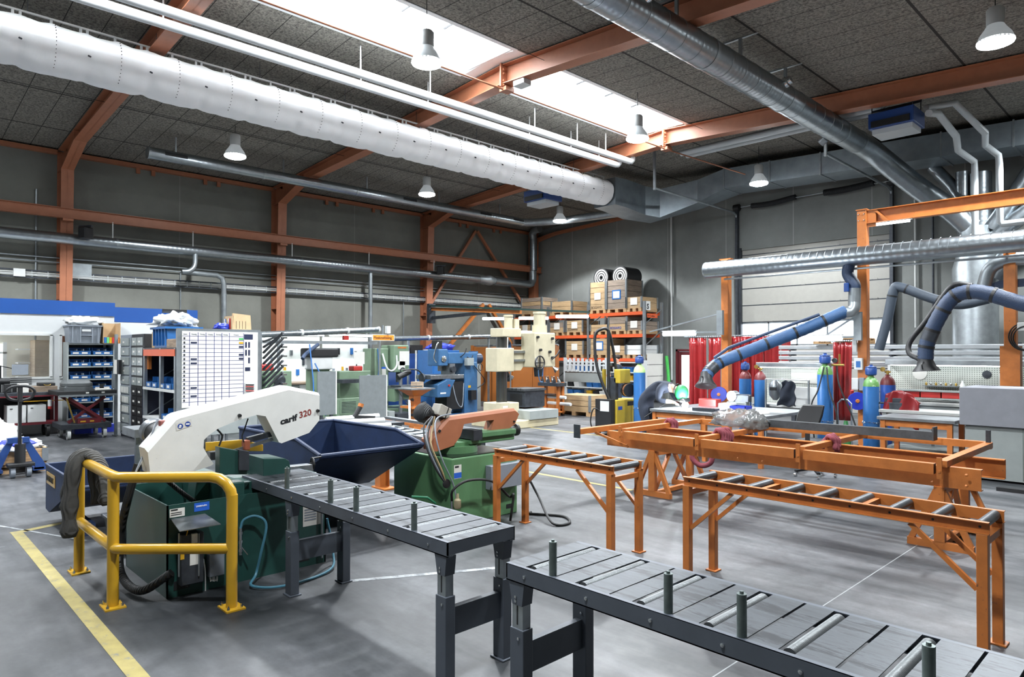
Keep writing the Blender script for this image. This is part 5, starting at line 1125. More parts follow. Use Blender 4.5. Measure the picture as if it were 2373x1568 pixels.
one('wall_notice', MB().box(-2.82, -2.5, 15.38, 15.40, 1.18, 1.5), PAPER, 'white sheet on the right pegboard beside the dark disc', 'notice', sm=0)
one('wall_notice', MB().box(-6.85, -6.2, 15.56, 15.58, 1.18, 1.5), PAPER, 'blank white sheet on the left pegboard', 'notice', sm=0)
one('white_board', MB().box(-6.75, -6.02, 15.0, 15.06, .702, 1.12), WHT, 'white panel standing on the left workbench', 'board', sm=0, bevel=.01)
t = T('tool_shelf', 'small shelf of chrome tool tips on the right pegboard', 'shelf', (-3.75, 15.3, 1.22)); MB().box(-.3, .3, -.09, .1, 0, .015).build('shelf_board', STEEL, t, sm=0)
for k in range(7): MB().lathe([(.02, 0), (.022, .03), (.01, .06)], (-.26+k*.085, 0, .015), n=10).build('tool_tip', CHROME if k % 2 else MATS['brass'], t)
one('spray_bottle', MB().lathe([(.04, 0), (.042, .12), (.015, .16), (.012, .2)], (-3.35, 15.1, 1.153), n=14), WHT, 'white squeeze bottle on the red drawer row', 'bottle')
b = one('detergent_bottle', MB().lathe([(.07, 0), (.07, .2), (.03, .27), (.03, .3)], (-4.45, 14.82, .921), n=14), WHT, 'white plastic bottle with green label on the right workbench', 'bottle'); MB().lathe([(.0715, .06), (.0715, .16)], (-4.45, 14.82, .921), n=14, c0=False, c1=False).build('label_band', mat('label_green', '#2fa070', .5, var=0), b)
# red apron over a vice
APR = mat('red_leather_apron', '#6f1a1d', .25, var=.15, scale=6, coat=.2)
t = T('bench_vice', 'grey bench vice half hidden under the red apron', 'vice', (-3.95, 13.25, .881)); m = MB(); m.box(-.12, .12, -.08, .08, 0, .12); m.box(-.16, .16, -.06, .06, .12, .2); m.cyl((-.3, 0, .1), (-.1, 0, .1), .018, n=8); m.bar((-.3, -.05, .12), (-.26, .06, -.12), .02, .02); m.build('body', DSTEEL, t, bevel=.01)
def apron(u, v):
    a = -.05+.5*u; z = .30-.5*(u-.35)**2
    y = .1-.22*v
    if v > .4: z -= (v-.4)*.62*(1+.35*u); y = .1-.088-.06*(v-.4)
    return (a-.1*v*(1-u), y+.03*sin(16*u+3*v)*v, z+.015*sin(20*u+7*v))
o = one('leather_apron', MB().sheet(apron, 30, 26), APR, 'shiny red apron draped over the vice behind the small welding table', 'apron', sm=180, solid=.005); o.location = (-4.02, 13.2, .9)
bench('workbench', 'long grey bench carrying the vice behind the small welding table', -4.17, -2.6, 13.05, 13.7, .88, MATS['grey_bench_top'], GRYC)
# grey sheet metal cabinet at the right edge
t = T('machine_cabinet', 'tall pale grey machine cabinet with an overhanging panel at the right edge', 'cabinet', (-1.6, 12.35, 0))
MB().box(-1.02, 1.2, -.4, .5, .03, .80).build('lower_housing', GRYC, t, sm=0, bevel=.006); MB().box(-1.08, 1.2, -.46, .5, .81, 1.37).build('upper_panel', mat('grey_sheet', '#7b7d84', .5, .15, var=.06), t, sm=0, bevel=.006)
m = MB(); m.box(-.32, -.315, -.403, -.4, .05, .80); m.build('panel_joint', BLK, t, sm=0)
m = MB()
for x in (-.9, .9):
    m.box(x-.05, x+.05, -.3, .4, 0, .03)
m.build('foot', BLK, t, sm=0)
one('floor_bar', MB().box(-2.1, -1.0, 11.2, 11.3, 0, .05), BLK, 'black bar lying on the floor before the grey cabinet', 'bar', sm=0)
# stool and hose reels and trolleys
t = T('work_chair', 'black work chair with castors behind the orange jig', 'chair', (-4.28, 10.35, 0))
m = MB().loft([[(-.2+.06*k, -.05+k*.0, .80+.0), (.16, -.05, .80), (.16, .0, .80), (-.2+.06*k, 0, .80)] for k in (0,)]+[[(-.18, -.02, .95), (.2, -.02, .95), (.2, .03, .95), (-.18, .03, .95)], [(-.1, .0, 1.1), (.22, 0, 1.1), (.22, .05, 1.1), (-.1, .05, 1.1)]]); m.build('backrest', BLK, t, sm=30, bevel=.02)
MB().bb(-.22, .22, -.05, .38, .48, .56, .02).build('seat', BLK, t, sm=30); MB().cyl((0, .16, .1), (0, .16, .48), .03, n=12).build('column', CHROME, t); MB().box(-.03, .03, -.08, -.05, .5, .85).build('back_support', BLK, t, sm=0)
for k in range(5):
    a = 2*pi*k/5+.3; p = V((.3*cos(a), .16+.3*sin(a), 0)); MB().bar((0, .16, .12), p+V((0, 0, .085)), .05, .03).build('base_arm', BLK, t, sm=0)
    c = MB(); c.cyl(p+V((-.015, 0, .03)), p+V((.015, 0, .03)), .03, n=14); c.build('castor', CHROME, t)
for i, (x, y, z, lab) in enumerate(((-5.02+.5, 13.95, .95, 'dark blue hose reel on the tall orange post'), (-7.72, 13.85, .95, 'dark blue hose reel on the orange post by the curtain'))):
    t = T('hose_reel', lab, 'hose reel', (x-.32 if i == 0 else x, y, z), group='dark blue hose reels')
    MB().lathe([(.17, 0), (.17, .02), (.08, .03), (.08, .1), (.17, .11), (.17, .13)], d=(.4, -1, 0), n=24).build('drum', DBLU, t); MB().torus((.025, -.065, 0), .12, .035, (.4, -1, 0), 20, 8).build('hose', RUB, t)
    MB().lathe([(.04, .13), (.03, .15)], d=(.4, -1, 0), n=12).build('hub', ORG, t); MB().box(-.02, .02, 0, .12, -.1, .1).build('bracket', DBLU, t, sm=0)
t = T('socket_panel', 'white and blue socket boxes on the tall orange post', 'electrical box', (-4.8, 14.0, 1.45)); 
MB().box(-.09, .06, -.08, 0, .1, .33).build('box', WHT, t, sm=0, bevel=.008); MB().box(-.05, .03, -.085, -.08, .15, .27).build('cover', BLU, t, sm=0)
MB().box(-.14, -.02, -.07, 0, -.28, -.06).build('socket', WHT, t, sm=0, bevel=.008); MB().box(.0, .09, -.07, 0, -.3, -.05).build('socket', GRYP, t, sm=0, bevel=.008); MB().cyl((-.12, -.1, -.3), (-.12, -.06, -.42), .03, n=10).build('plug', REDP, t)
m = MB().box(-.13, -.05, -.05, 0, .45, .7); m.build('switch', WHT, t, sm=0)
# things on the big welding table
one('blue_tray', MB().box(-6.02, -5.72, 11.15, 11.4, .851, .86).box(-6.02, -6.01, 11.15, 11.4, .86, .94).box(-5.73, -5.72, 11.15, 11.4, .86, .94).box(-6.02, -5.72, 11.15, 11.16, .86, .94).box(-6.02, -5.72, 11.39, 11.4, .86, .94), DBLU, 'small blue tray on the welding table', 'tray', sm=0)
one('red_toolbox', MB().bb(-7.0, -6.62, 11.75, 11.95, .851, .99, .01), REDP, 'flat red box on the welding table behind the arc', 'box', sm=0)
one('white_box', MB().bb(-6.55, -6.3, 11.7, 11.95, .851, .93, .01), WHT, 'low white box beside the red box on the welding table', 'box', sm=0)
one('sheet_metal_piece', MB().box(-5.9, -5.25, 10.7, 11.1, .851, .865), PAPER, 'pale sheet lying on the welding table', 'sheet', sm=0)
m = MB()
for k in range(6): m.box(-6.5+k*.075, -6.5+k*.075+.06, 10.72, 10.88, .851, .90)
one('clamp_bar', m.box(-6.5, -6.07, 10.7, 10.72, .851, .905), DSTEEL, 'slotted dark steel bar on the welding table', 'steel bar', sm=0)
t = T('cut_off_saw', 'small grey machine on the welding table before the cylinders', 'machine', (-6.35, 12.1, .851)); MB().bb(-.2, .2, -.1, .1, 0, .1, .02).build('base', GRYC, t); MB().cyl((-.1, -.08, .2), (-.1, .08, .2), .1, n=18).build('motor', STEEL, t); MB().bb(-.05, .25, -.06, .06, .1, .24, .02).build('head', DSTEEL, t)
t = T('welding_mask', 'grey welding mask hanging by the left pegboard', 'welding mask', (-6.78, 14.6, 1.05)); MB().loft([[(r*cos(a), -.1*sin(a)*k, z) for a in [2*pi*i/14 for i in range(14)]] for r, z, k in ((.04, -.22, .5), (.13, -.12, 1), (.14, .05, 1.2), (.12, .16, 1), (.05, .22, .6))]).build('shell', GALV, t); MB().box(-.07, .07, -.13, -.1, 0, .07).build('visor', BLK, t, sm=0); MB().cyl((0, 0, .2), (0, .4, .26), .008, n=6).build('hook', STEEL, t)
def jacket(u, v):
    a = (u-.5)*2
    return (a*(.13+.07*v)+.02*sin(12*v), .04*sin(7*u+5*v)+.05*(1-a*a), -.55*v-.05*a*a*(1-v)+.02*sin(9*u))
t = one('work_jacket', MB().sheet(jacket, 20, 20), mat('dark_navy_cloth', '#242a36', .9, var=.15), 'dark work jacket hanging at the left pegboard', 'jacket', sm=180, solid=.02); t.location = (-6.4, 14.35, 1.28)
one('coat_rail', MB().cyl((-6.9, 14.38, 1.3), (-5.95, 14.38, 1.3), .012, n=8).box(-6.91, -6.88, 14.36, 14.4, 0, 1.3).box(-5.97, -5.94, 14.36, 14.4, 0, 1.3), GALV, 'thin steel rail carrying the hanging jacket', 'rail', sm=0)
t = T('cylinder_trolley', 'steel gas trolley with a green bottle between the two big cylinders', 'trolley', (-4.75, 13.05, 0)); MB().tube([(-.12, 0, .05), (-.12, 0, .95), (-.05, 0, 1.02), (.05, 0, 1.02), (.12, 0, .95), (.12, 0, .05)], .016, 8).build('handle_frame', GALV, t); MB().box(-.15, .15, -.12, .15, .03, .05).build('foot_plate', DSTEEL, t, sm=0)
for s in (-.17, .17): MB().cyl((s-.02, .12, .1), (s+.02, .12, .1), .1, n=16).build('wheel', RUB, t)
one('green_bottle', MB().lathe([(.08, 0), (.08, .5), (.04, .6), (.03, .66)], (-4.62, 12.75, 0), n=16), mat('green_bottle_paint', '#2f6b3c', .4), 'small dark green gas bottle on the floor beside the trolley', 'gas bottle')
t = T('prohibition_sign', 'white sign with a red prohibition ring on the right workbench leg panel', 'sign', (-3.55, 13.9, .68)); MB().box(-.25, .25, -.01, .01, -.16, .16).build('plate', PAPER, t, sm=0); m = MB(); m.torus((.05, -.014, 0), .13, .016, (0, 1, 0), 28, 6); m.bar((-.04, -.014, .09), (.14, -.014, -.09), .02, .012, up=(0, 1, 0)); m.build('ring', mat('sign_red', '#c0282a', .5, var=0), t); MB().box(-.02, .02, .01, .05, -.68, -.1).build('stand', GALV, t, sm=0)
# --------------------------------------------------------------- people
def skinbody(name, verts, edges, root, mt, parent, sub=2):
    me = bpy.data.meshes.new(name); me.from_pydata([v[:3] for v in verts], edges, []); o = bpy.data.objects.new(name, me); COL.objects.link(o)
    k = o.modifiers.new('skin', 'SKIN'); k.use_smooth_shade = True
    sk = me.skin_vertices[0].data
    for i, v in enumerate(verts):
        r = v[3]; sk[i].radius = (r, r) if not isinstance(r, tuple) else r; sk[i].use_root = (i == root)
    s = o.modifiers.new('sub', 'SUBSURF'); s.levels = sub; s.render_levels = sub
    dg = bpy.context.evaluated_depsgraph_get(); nm = bpy.data.meshes.new_from_object(o.evaluated_get(dg)); bpy.data.objects.remove(o); bpy.data.meshes.remove(me)
    nm.name = name; o = bpy.data.objects.new(name, nm); COL.objects.link(o); nm.materials.clear()
    for m_ in (mt if isinstance(mt, list) else [mt]): nm.materials.append(m_)
    nm.polygons.foreach_set('use_smooth', [True]*len(nm.polygons))
    if parent: o.parent = parent
    return o
SKIN = mat('skin', '#c08f78', .55, var=.05); CLOTH = mat('navy_work_cloth', '#232936', .9, var=.15, scale=8, bump=.3, bscale=20); HAIR = mat('dark_hair', '#2a211b', .7, var=.2); GLOVE = mat('tan_leather_glove', '#b9a98a', .8, var=.1)
def hand(vs, es, wrist, base, d, side, up_, s=1.0):
    # palm then five fingers; d finger direction, side thumb side
    d = V(d).normalized(); sd = V(side).normalized(); b = V(base); i0 = len(vs); vs.append((*(b+d*.045*s), .03*s)); es.append((wrist, i0))
    i1 = len(vs); vs.append((*(b+d*.085*s), .034*s)); es.append((i0, i1)); u = V(up_).normalized()
    for k, (o, L) in enumerate(((.03, .075), (.01, .085), (-.012, .078), (-.034, .06))):
        p = b+d*.1*s+sd*o*s; q = p+d*L*.5*s-u*.008*s; r = p+d*L*s-u*.035*s
        a = len(vs); vs += [(*p, .011*s), (*q, .0095*s), (*r, .008*s)]; es += [(i1, a), (a, a+1), (a+1, a+2)]
    p = b+d*.03*s+sd*.04*s; a = len(vs); vs += [(*p, .013*s), (*(p+d*.045*s+sd*.025*s-u*.01*s), .010*s)]; es += [(i0, a), (a, a+1)]
def person(name, lab, loc, rz, J, mats, rule):
    t = T('person', lab, 'person', loc, rz); vs, es = [], []; ix = {}
    for n, p, r, par in J:
        ix[n] = len(vs); vs.append((*p, r))
        if par: es.append((ix[par], ix[n]))
    return t, vs, es, ix
# bent welder: local +x is where he leans, facing the table
J = [('pelvis', (-.05, 0, .93), .15, None), ('waist', (.02, 0, 1.06), .14, 'pelvis'), ('chest', (.26, 0, 1.22), .165, 'waist'), ('neckb', (.47, 0, 1.24), .10, 'chest'), ('neck', (.57, 0, 1.20), .062, 'neckb'), ('head', (.68, 0, 1.15), .085, 'neck'), ('headt', (.76, 0, 1.14), .09, 'head'), ('crown', (.82, 0, 1.15), .06, 'headt'),
     ('hipL', (-.07, .1, .86), .115, 'pelvis'), ('kneeL', (-.02, .13, .48), .08, 'hipL'), ('ankL', (-.1, .13, .10), .055, 'kneeL'), ('toeL', (.08, .14, .045), .045, 'ankL'),
     ('hipR', (-.07, -.1, .86), .115, 'pelvis'), ('kneeR', (.04, -.13, .48), .08, 'hipR'), ('ankR', (.0, -.13, .10), .055, 'kneeR'), ('toeR', (.18, -.14, .045), .045, 'ankR'),
     ('shL', (.40, .19, 1.2), .085, 'neckb'), ('elL', (.46, .27, .98), .06, 'shL'), ('wrL', (.68, .14, .96), .042, 'elL'),
     ('shR', (.40, -.19, 1.2), .085, 'neckb'), ('elR', (.42, -.28, .97), .06, 'shR'), ('wrR', (.63, -.2, .955), .042, 'elR')]
WPX, WPY = -7.82, 11.25
pt, vs, es, ix = person('person', 'welder in dark overalls bending over the welding table with a green helmet', (WPX, WPY, 0), 0, J, None, None)
hand(vs, es, ix['wrL'], V(vs[ix['wrL']][:3]), (.9, -.2, -.2), (0, -1, 0), (0, 0, 1)); hand(vs, es, ix['wrR'], V(vs[ix['wrR']][:3]), (.95, .1, -.15), (0, 1, 0), (0, 0, 1))
bd = skinbody('body', vs, es, 0, [CLOTH, SKIN, GLOVE, BLK], pt, 2)
for p in bd.data.polygons:
    c = p.center
    if c.x > .535 and c.z > 1.06: p.material_index = 1
    elif c.x > .58 and c.z < 1.0: p.material_index = 2
    elif c.z < .11: p.material_index = 3
hm = MB(); GH = mat('green_helmet_shell', '#1d7d45', .5, var=.1)
hm.sph((.76, 0, 1.12), .135, 18, 12, (1.0, .95, 1.15)); h = hm.build('welding_helmet', GH, pt)
MB().loft([[(.76, -.11, 1.0), (.86, -.12, 1.03), (.86, .12, 1.03), (.76, .11, 1.0)], [(.78, -.09, .93), (.90, -.09, .96), (.90, .09, .96), (.78, .09, .93)]]).build('face_shield', BLK, h, sm=0, bevel=.01)
MB().torus((.66, 0, 1.18), .105, .014, (1, 0, -.1), 20, 6).build('headband', BLK, h)
tc_ = T('welding_torch', 'black welding torch with cable held by the welder', 'welding torch', (WPX+.84, WPY-.16, .95)); MB().tube(bez([(-.0, 0, .02), (.08, 0, .0), (.13, .02, -.045)], 8), .014, 8).build('nozzle', STEEL, tc_); MB().tube(bez([(0, 0, .02), (-.15, .02, .02), (-.35, -.05, -.06), (-.6, -.3, -.3)], 16), .012, 8).build('cable', RUB, tc_)
ARC = emis('welding_arc', '#f2f8ff', 900)
a = one('welding_arc', MB().sph((-6.83, 11.0, .91), .055, 12, 8), ARC, 'blinding white welding arc spark on the table', 'welding arc')
pl_ = bpy.data.lights.new('arc_light', 'POINT'); pl_.energy = 22; pl_.color = (.8, .92, 1); pl_.shadow_soft_size = .03; o = bpy.data.objects.new('arc_light', pl_); COL.objects.link(o); o.location = (-6.83, 10.98, .98)
# fitter in the background
J = [('pelvis', (0, 0, .95), .14, None), ('waist', (.0, 0, 1.1), .13, 'pelvis'), ('chest', (.05, 0, 1.32), .16, 'waist'), ('neckb', (.08, 0, 1.47), .09, 'chest'), ('neck', (.1, 0, 1.53), .058, 'neckb'), ('head', (.12, 0, 1.62), .08, 'neck'), ('headt', (.12, 0, 1.69), .088, 'head'), ('crown', (.11, 0, 1.76), .055, 'headt'), ('nose', (.225, 0, 1.655), .014, 'head'),
     ('hipL', (0, .1, .88), .11, 'pelvis'), ('kneeL', (.03, .11, .48), .078, 'hipL'), ('ankL', (-.02, .12, .1), .05, 'kneeL'), ('toeL', (.14, .13, .045), .045, 'ankL'),
     ('hipR', (0, -.1, .88), .11, 'pelvis'), ('kneeR', (.03, -.11, .48), .078, 'hipR'), ('ankR', (-.02, -.12, .1), .05, 'kneeR'), ('toeR', (.14, -.13, .045), .045, 'ankR'),
     ('shL', (.06, .2, 1.43), .075, 'neckb'), ('elL', (.1, .27, 1.16), .055, 'shL'), ('wrL', (.34, .2, 1.12), .04, 'elL'), ('shR', (.06, -.2, 1.43), .075, 'neckb'), ('elR', (.12, -.27, 1.17), .055, 'shR'), ('wrR', (.36, -.2, 1.14), .04, 'elR')]
pt, vs, es, ix = person('person', 'worker in navy clothes standing behind the yellow wire feeder', (-13.42, 17.75, 0), -2.45, J, None, None)
hand(vs, es, ix['wrL'], V(vs[ix['wrL']][:3]), (1, -.1, -.1), (0, -1, 0), (0, 0, 1)); hand(vs, es, ix['wrR'], V(vs[ix['wrR']][:3]), (1, .1, -.1), (0, 1, 0), (0, 0, 1))
bd = skinbody('body', vs, es, 0, [CLOTH, SKIN, BLK], pt, 2)
for p in bd.data.polygons:
    c = p.center
    if c.z > 1.5 or c.x > .31: p.material_index = 1
    elif c.z < .1: p.material_index = 2
MB().sph((.09, 0, 1.735), .1, 16, 10, (1, .92, .8)).build('hair', HAIR, pt)
for s in (-1, 1): MB().sph((.203, s*.032, 1.69), .010, 8, 6).build('eye', BLK, pt); MB().sph((.115, s*.092, 1.66), .026, 10, 8, (.8, .4, 1.2)).build('ear', SKIN, pt)
MB().box(.19, .207, -.022, .022, 1.605, 1.611).build('mouth', REDINK, pt, sm=0)

t = T('strip_lamp', 'short lit strip lamp under the left end of the orange crossbeam', 'lamp', (-4.2, 14.1, 4.36)); MB().cyl((-.35, 0, 0), (.25, 0, 0), .028, n=10).build('tube', TUBE, t); MB().box(-.4, .3, -.03, .03, .02, .04).build('lamp_housing', WHT, t, sm=0)
# ================================================================ machine shop and store racks
class TH:
    def __init__(s, name, lab, cat, o, group=None): s.o = V(o); s.r = T(name, lab, cat, o, 0, group)
    def add(s, m, n, mt, par=None, **k):
        m.v = [tuple(V(p)-s.o) for p in m.v]; k.setdefault('sm', 0); return m.build(n, mt, par or s.r, **k)
    def box(s, n, mt, x0, x1, y0, y1, z0, z1, bevel=0, par=None): return s.add(MB().box(x0, x1, y0, y1, z0, z1), n, mt, par, bevel=bevel)
    def cyl(s, n, mt, a, b, r, r1=None, par=None, k=16): return s.add(MB().cyl(a, b, r, r1, k), n, mt, par, sm=40)
    def bar(s, n, mt, a, b, w, h, par=None): return s.add(MB().bar(a, b, w, h), n, mt, par)
    def tube(s, n, mt, pts, r, k=8, par=None, nn=24): return s.add(MB().tube(bez(pts, nn), r, k), n, mt, par, sm=40)
OPAN = mat('orange_partition_panel', '#93592a', .3, var=.08, scale=2)
# orange partition behind the drill
w = TH('partition_screen', 'orange partition screen behind the blue mill and cream drill', 'partition', (-17.2, 16.5, 0))
for k in range(4): w.box('panel', OPAN, -19.3+k*1.05, -19.3+k*1.05+1.03, 16.47, 16.53, .08, 2.08)
for x in (-19.3, -17.2, -15.1): w.box('post', OPAN, x-.06, x+.06, 16.42, 16.58, 0, 2.14)
w.cyl('top_rail', GALV, (-19.3, 16.5, 2.13), (-15.0, 16.5, 2.13), .03)
w = TH('partition_screen', 'orange screen end post with a blue hose beside the tool stand', 'partition', (-15.0, 16.1, 0)); w.box('post', OPAN, -15.12, -14.9, 15.9, 16.2, 0, 2.2); w.tube('air_hose', BLU, [(-15.0, 15.85, 2.1), (-15.05, 15.84, 1.6), (-15.1, 15.84, 1.0)], .018); w.box('socket', WHT, -15.2, -15.05, 15.82, 15.9, 1.55, 1.8)
# radial drill
d = TH('radial_drill', 'cream radial arm drilling machine in front of the orange screen', 'drill', (-12.6, 12.2, 0))
CRMW = mat('chipped_cream_paint', '#b3aa8e', .5, var=.06, wear='#4e473a', wamt=.62, wscale=11)
d.box('base_plate', CRMW, -13.3, -11.9, 11.3, 13.1, 0, .2, bevel=.02)
d.box('coolant_tray', GRYC, -13.0, -11.86, 12.0, 13.05, .2, .42, bevel=.006)
tb = d.box('table', DSTEEL, -13.1, -12.4, 12.35, 13.1, .46, .88, bevel=.01)
d.box('table_top', SLG, -13.12, -12.38, 12.3, 13.12, .88, .94, par=tb); m = MB()
for k in range(4): m.box(-13.0+k*.16, -12.97+k*.16, 12.299, 12.31, .89, .945)
d.add(m, 't_slot', BLK, tb); d.box('recess', BLK, -12.95, -12.5, 12.343, 12.36, .5, .8, par=tb)
d.box('pedestal', CRM, -12.95, -12.3, 11.4, 12.05, .2, .62, bevel=.02); d.box('control_box', CRM, -12.2, -12.02, 11.15, 11.45, .2, .66, bevel=.01)
d.box('yellow_label', YEL, -12.02, -12.015, 11.22, 11.38, .3, .42); d.box('label_plate', WHT, -12.02, -12.015, 11.22, 11.38, .45, .58)
d.cyl('column', mat('oiled_column_steel', '#5a5c5a', .25, .85, var=.2, stretch=(1, 1, .1)), (-12.6, 11.72, .6), (-12.6, 11.72, 2.42), .14, k=24)
d.box('column_cap', CRM, -12.85, -12.38, 11.55, 12.2, 2.28, 2.5, bevel=.015)
d.cyl('lift_motor', CRM, (-12.6, 11.95, 2.5), (-12.6, 11.95, 2.8), .11); d.cyl('motor_cap', CRM, (-12.6, 11.95, 2.8), (-12.6, 11.95, 2.85), .125); d.box('switch_case', CRM, -12.68, -12.5, 12.1, 12.25, 2.5, 2.75)
d.box('column_sleeve', CRM, -12.82, -12.38, 11.36, 11.95, 1.4, 2.0, bevel=.02); d.box('arm', CRM, -12.78, -12.5, 11.9, 13.5, 1.62, 1.95, bevel=.01)
d.add(MB().prism([(11.9, 1.42), (12.3, 1.42), (12.5, 1.62), (11.9, 1.62)], -12.78, -12.5, ax=0), 'arm_web', CRM)
m = MB()
for z in (1.68, 1.9): m.box(-12.5, -12.46, 11.95, 13.5, z-.03, z+.03)
d.add(m, 'slideway', STEEL); d.box('arm_end', CRM, -12.8, -12.44, 13.42, 13.56, 1.58, 1.98, bevel=.02)
hd_ = d.box('drill_head', CRM, -12.62, -12.1, 12.42, 13.2, 1.5, 2.4, bevel=.03)
d.cyl('spindle_motor', CRM, (-12.4, 12.9, 2.4), (-12.4, 12.9, 2.6), .2); d.cyl('spindle_motor', mat('ribbed_cream', '#aba48d', .45, var=0, axis=0, band=20, bump=.6), (-12.4, 12.9, 2.6), (-12.4, 12.9, 2.9), .16); d.cyl('motor_cap', CRM, (-12.4, 12.9, 2.9), (-12.4, 12.9, 2.96), .175)
d.cyl('quill', DSTEEL, (-12.35, 12.8, 1.25), (-12.35, 12.8, 1.5), .1, .13); d.add(MB().torus((-12.05, 12.55, 1.62), .17, .02, (1, 0, 0), 20, 6).bar((-12.05, 12.38, 1.62), (-12.05, 12.72, 1.62), .025, .025).bar((-12.05, 12.55, 1.45), (-12.05, 12.55, 1.79), .025, .025), 'hand_wheel', BLK, sm=40)
for y, z in ((12.5, 2.28), (12.6, 1.95), (13.05, 2.25), (12.95, 1.9), (13.05, 1.75)): d.cyl('knob', BLK, (-12.1, y, z), (-12.04, y, z), .035, k=10, par=hd_)
d.box('switch_panel', WHT, -12.1, -12.08, 12.42, 12.5, 1.55, 1.75, par=hd_)
d.tube('lever', BLK, [(-12.08, 13.02, 1.7), (-11.98, 13.1, 1.8), (-11.95, 13.2, 1.95)], .02, par=hd_); d.tube('coolant_nozzle', BLUP, [(-12.2, 12.65, 1.5), (-12.1, 12.55, 1.35), (-12.1, 12.6, 1.15), (-12.05, 12.66, 1.12)], .014)
d.add(MB().lathe([(.02, 0), (.04, .05), (.09, .14)], (-12.1, 13.1, 1.5), (.5, .5, -.6), 14), 'work_lamp', CHROME, sm=40)
# orange tool stand beside the drill
o = TH('tool_stand', 'orange tool stand with drill chucks beside the radial drill', 'tool stand', (-13.8, 14.9, 0))
for x in (-14.05, -13.55): o.box('leg', ORG, x-.04, x+.04, 14.86, 14.94, 0, .95)
o.box('tray', DSTEEL, -14.2, -13.4, 14.7, 15.1, .88, .98); o.box('tray', DSTEEL, -14.1, -13.6, 14.75, 15.05, .62, .64); o.box('tray', ORG, -14.1, -13.45, 14.7, 15.1, .1, .14)
for k in range(6): o.add(MB().lathe([(.05, 0), (.05, .08), (.02, .12), (.02, .2)], (-14.1+k*.12, 14.8+.1*(k % 2), .98), (.2*(-1)**k, -.3, 1), 12), 'drill_chuck', CHROME if k % 2 else DSTEEL, sm=40)
# blue milling machine
b = TH('milling_machine', 'blue milling machine with a black motor in front of the orange screen', 'milling machine', (-15.5, 12.5, 0))
b.box('column', BLUP, -15.85, -15.15, 12.62, 13.12, .1, 1.6, bevel=.03); b.box('base', BLUP, -15.9, -15.0, 11.9, 13.3, 0, .12, bevel=.02)
b.box('ram', BLUP, -15.8, -15.2, 12.05, 13.15, 1.56, 1.88, bevel=.02); b.cyl('motor', mat('navy_motor', '#1f2c44', .4), (-15.5, 13.12, 1.7), (-15.5, 13.5, 1.7), .16); b.box('motor_box', BLUP, -15.6, -15.4, 13.15, 13.35, 1.84, 1.92)
hd_ = b.box('milling_head', BLUP, -15.75, -15.2, 11.72, 12.05, 1.5, 1.98, bevel=.03); b.box('head_motor', BLK, -15.6, -15.35, 11.76, 11.95, 1.98, 2.22, par=hd_); b.add(MB().lathe([(.09, 0), (.09, .03), (.05, .05)], (-15.2, 11.88, 1.7), (1, 0, 0), 16), 'dial', CHROME, hd_, sm=40)
b.cyl('spindle', STEEL, (-15.5, 12.0, 1.35), (-15.5, 12.0, 1.5), .08); b.box('vertical_slide', STEEL, -15.6, -15.2, 12.1, 12.3, 1.22, 1.56); b.cyl('spindle_nose', DSTEEL, (-15.2, 12.18, 1.4), (-15.1, 12.18, 1.4), .09)
b.tube('handle', CHROME, [(-15.3, 11.7, 1.6), (-15.3, 11.62, 1.75), (-15.3, 11.72, 2.1), (-15.3, 11.78, 2.15)], .018); b.tube('lever', BLK, [(-15.2, 12.5, 1.75), (-15.08, 12.55, 1.85), (-15.05, 12.6, 2.0)], .015); b.tube('lever', BLK, [(-15.2, 12.75, 1.75), (-15.08, 12.8, 1.7), (-15.05, 12.85, 1.8)], .015)
b.box('table', STEEL, -15.8, -15.1, 11.35, 12.55, 1.13, 1.25, bevel=.01); b.add(MB().lathe([(.05, 0), (.13, .05), (.13, .1)], (-15.4, 11.35, 1.17), (0, -1, 0), 18), 'hand_wheel', DSTEEL, sm=40)
b.add(MB().prism([(11.55, .62), (12.0, .62), (12.05, .85), (12.2, 1.1), (11.9, 1.12), (11.55, .98)], -15.75, -15.05, ax=0), 'knee_console', BLUP, bevel=.02); b.box('knee', BLK, -15.75, -15.2, 12.0, 12.65, .25, 1.05); b.box('name_plate', WHT, -15.05, -15.045, 11.65, 11.85, .72, .76); b.cyl('stop_button', REDP, (-15.05, 11.95, .95), (-15.02, 11.95, .95), .03)
b.box('switch_box', GRYC, -15.15, -15.0, 12.6, 12.85, 1.5, 1.72, bevel=.01); b.add(MB().torus((-15.0, 13.1, 1.45), .1, .012, (1, .2, 0), 18, 6), 'hand_wheel', BLK, sm=40); b.box('yellow_label', YEL, -15.15, -15.145, 12.75, 12.85, .85, .92); b.box('coolant_pump', BLK, -15.15, -15.0, 12.75, 12.95, .5, .78)
b.tube('cable', BLK, [(-15.12, 12.95, 1.5), (-15.05, 13.2, 1.2), (-15.1, 13.35, 1.0), (-15.2, 13.1, .8)], .014); b.tube('cable', GRYP, [(-15.1, 12.1, 1.1), (-15.0, 12.2, .5), (-15.0, 12.4, .35), (-15.05, 12.5, 1.0)], .014)
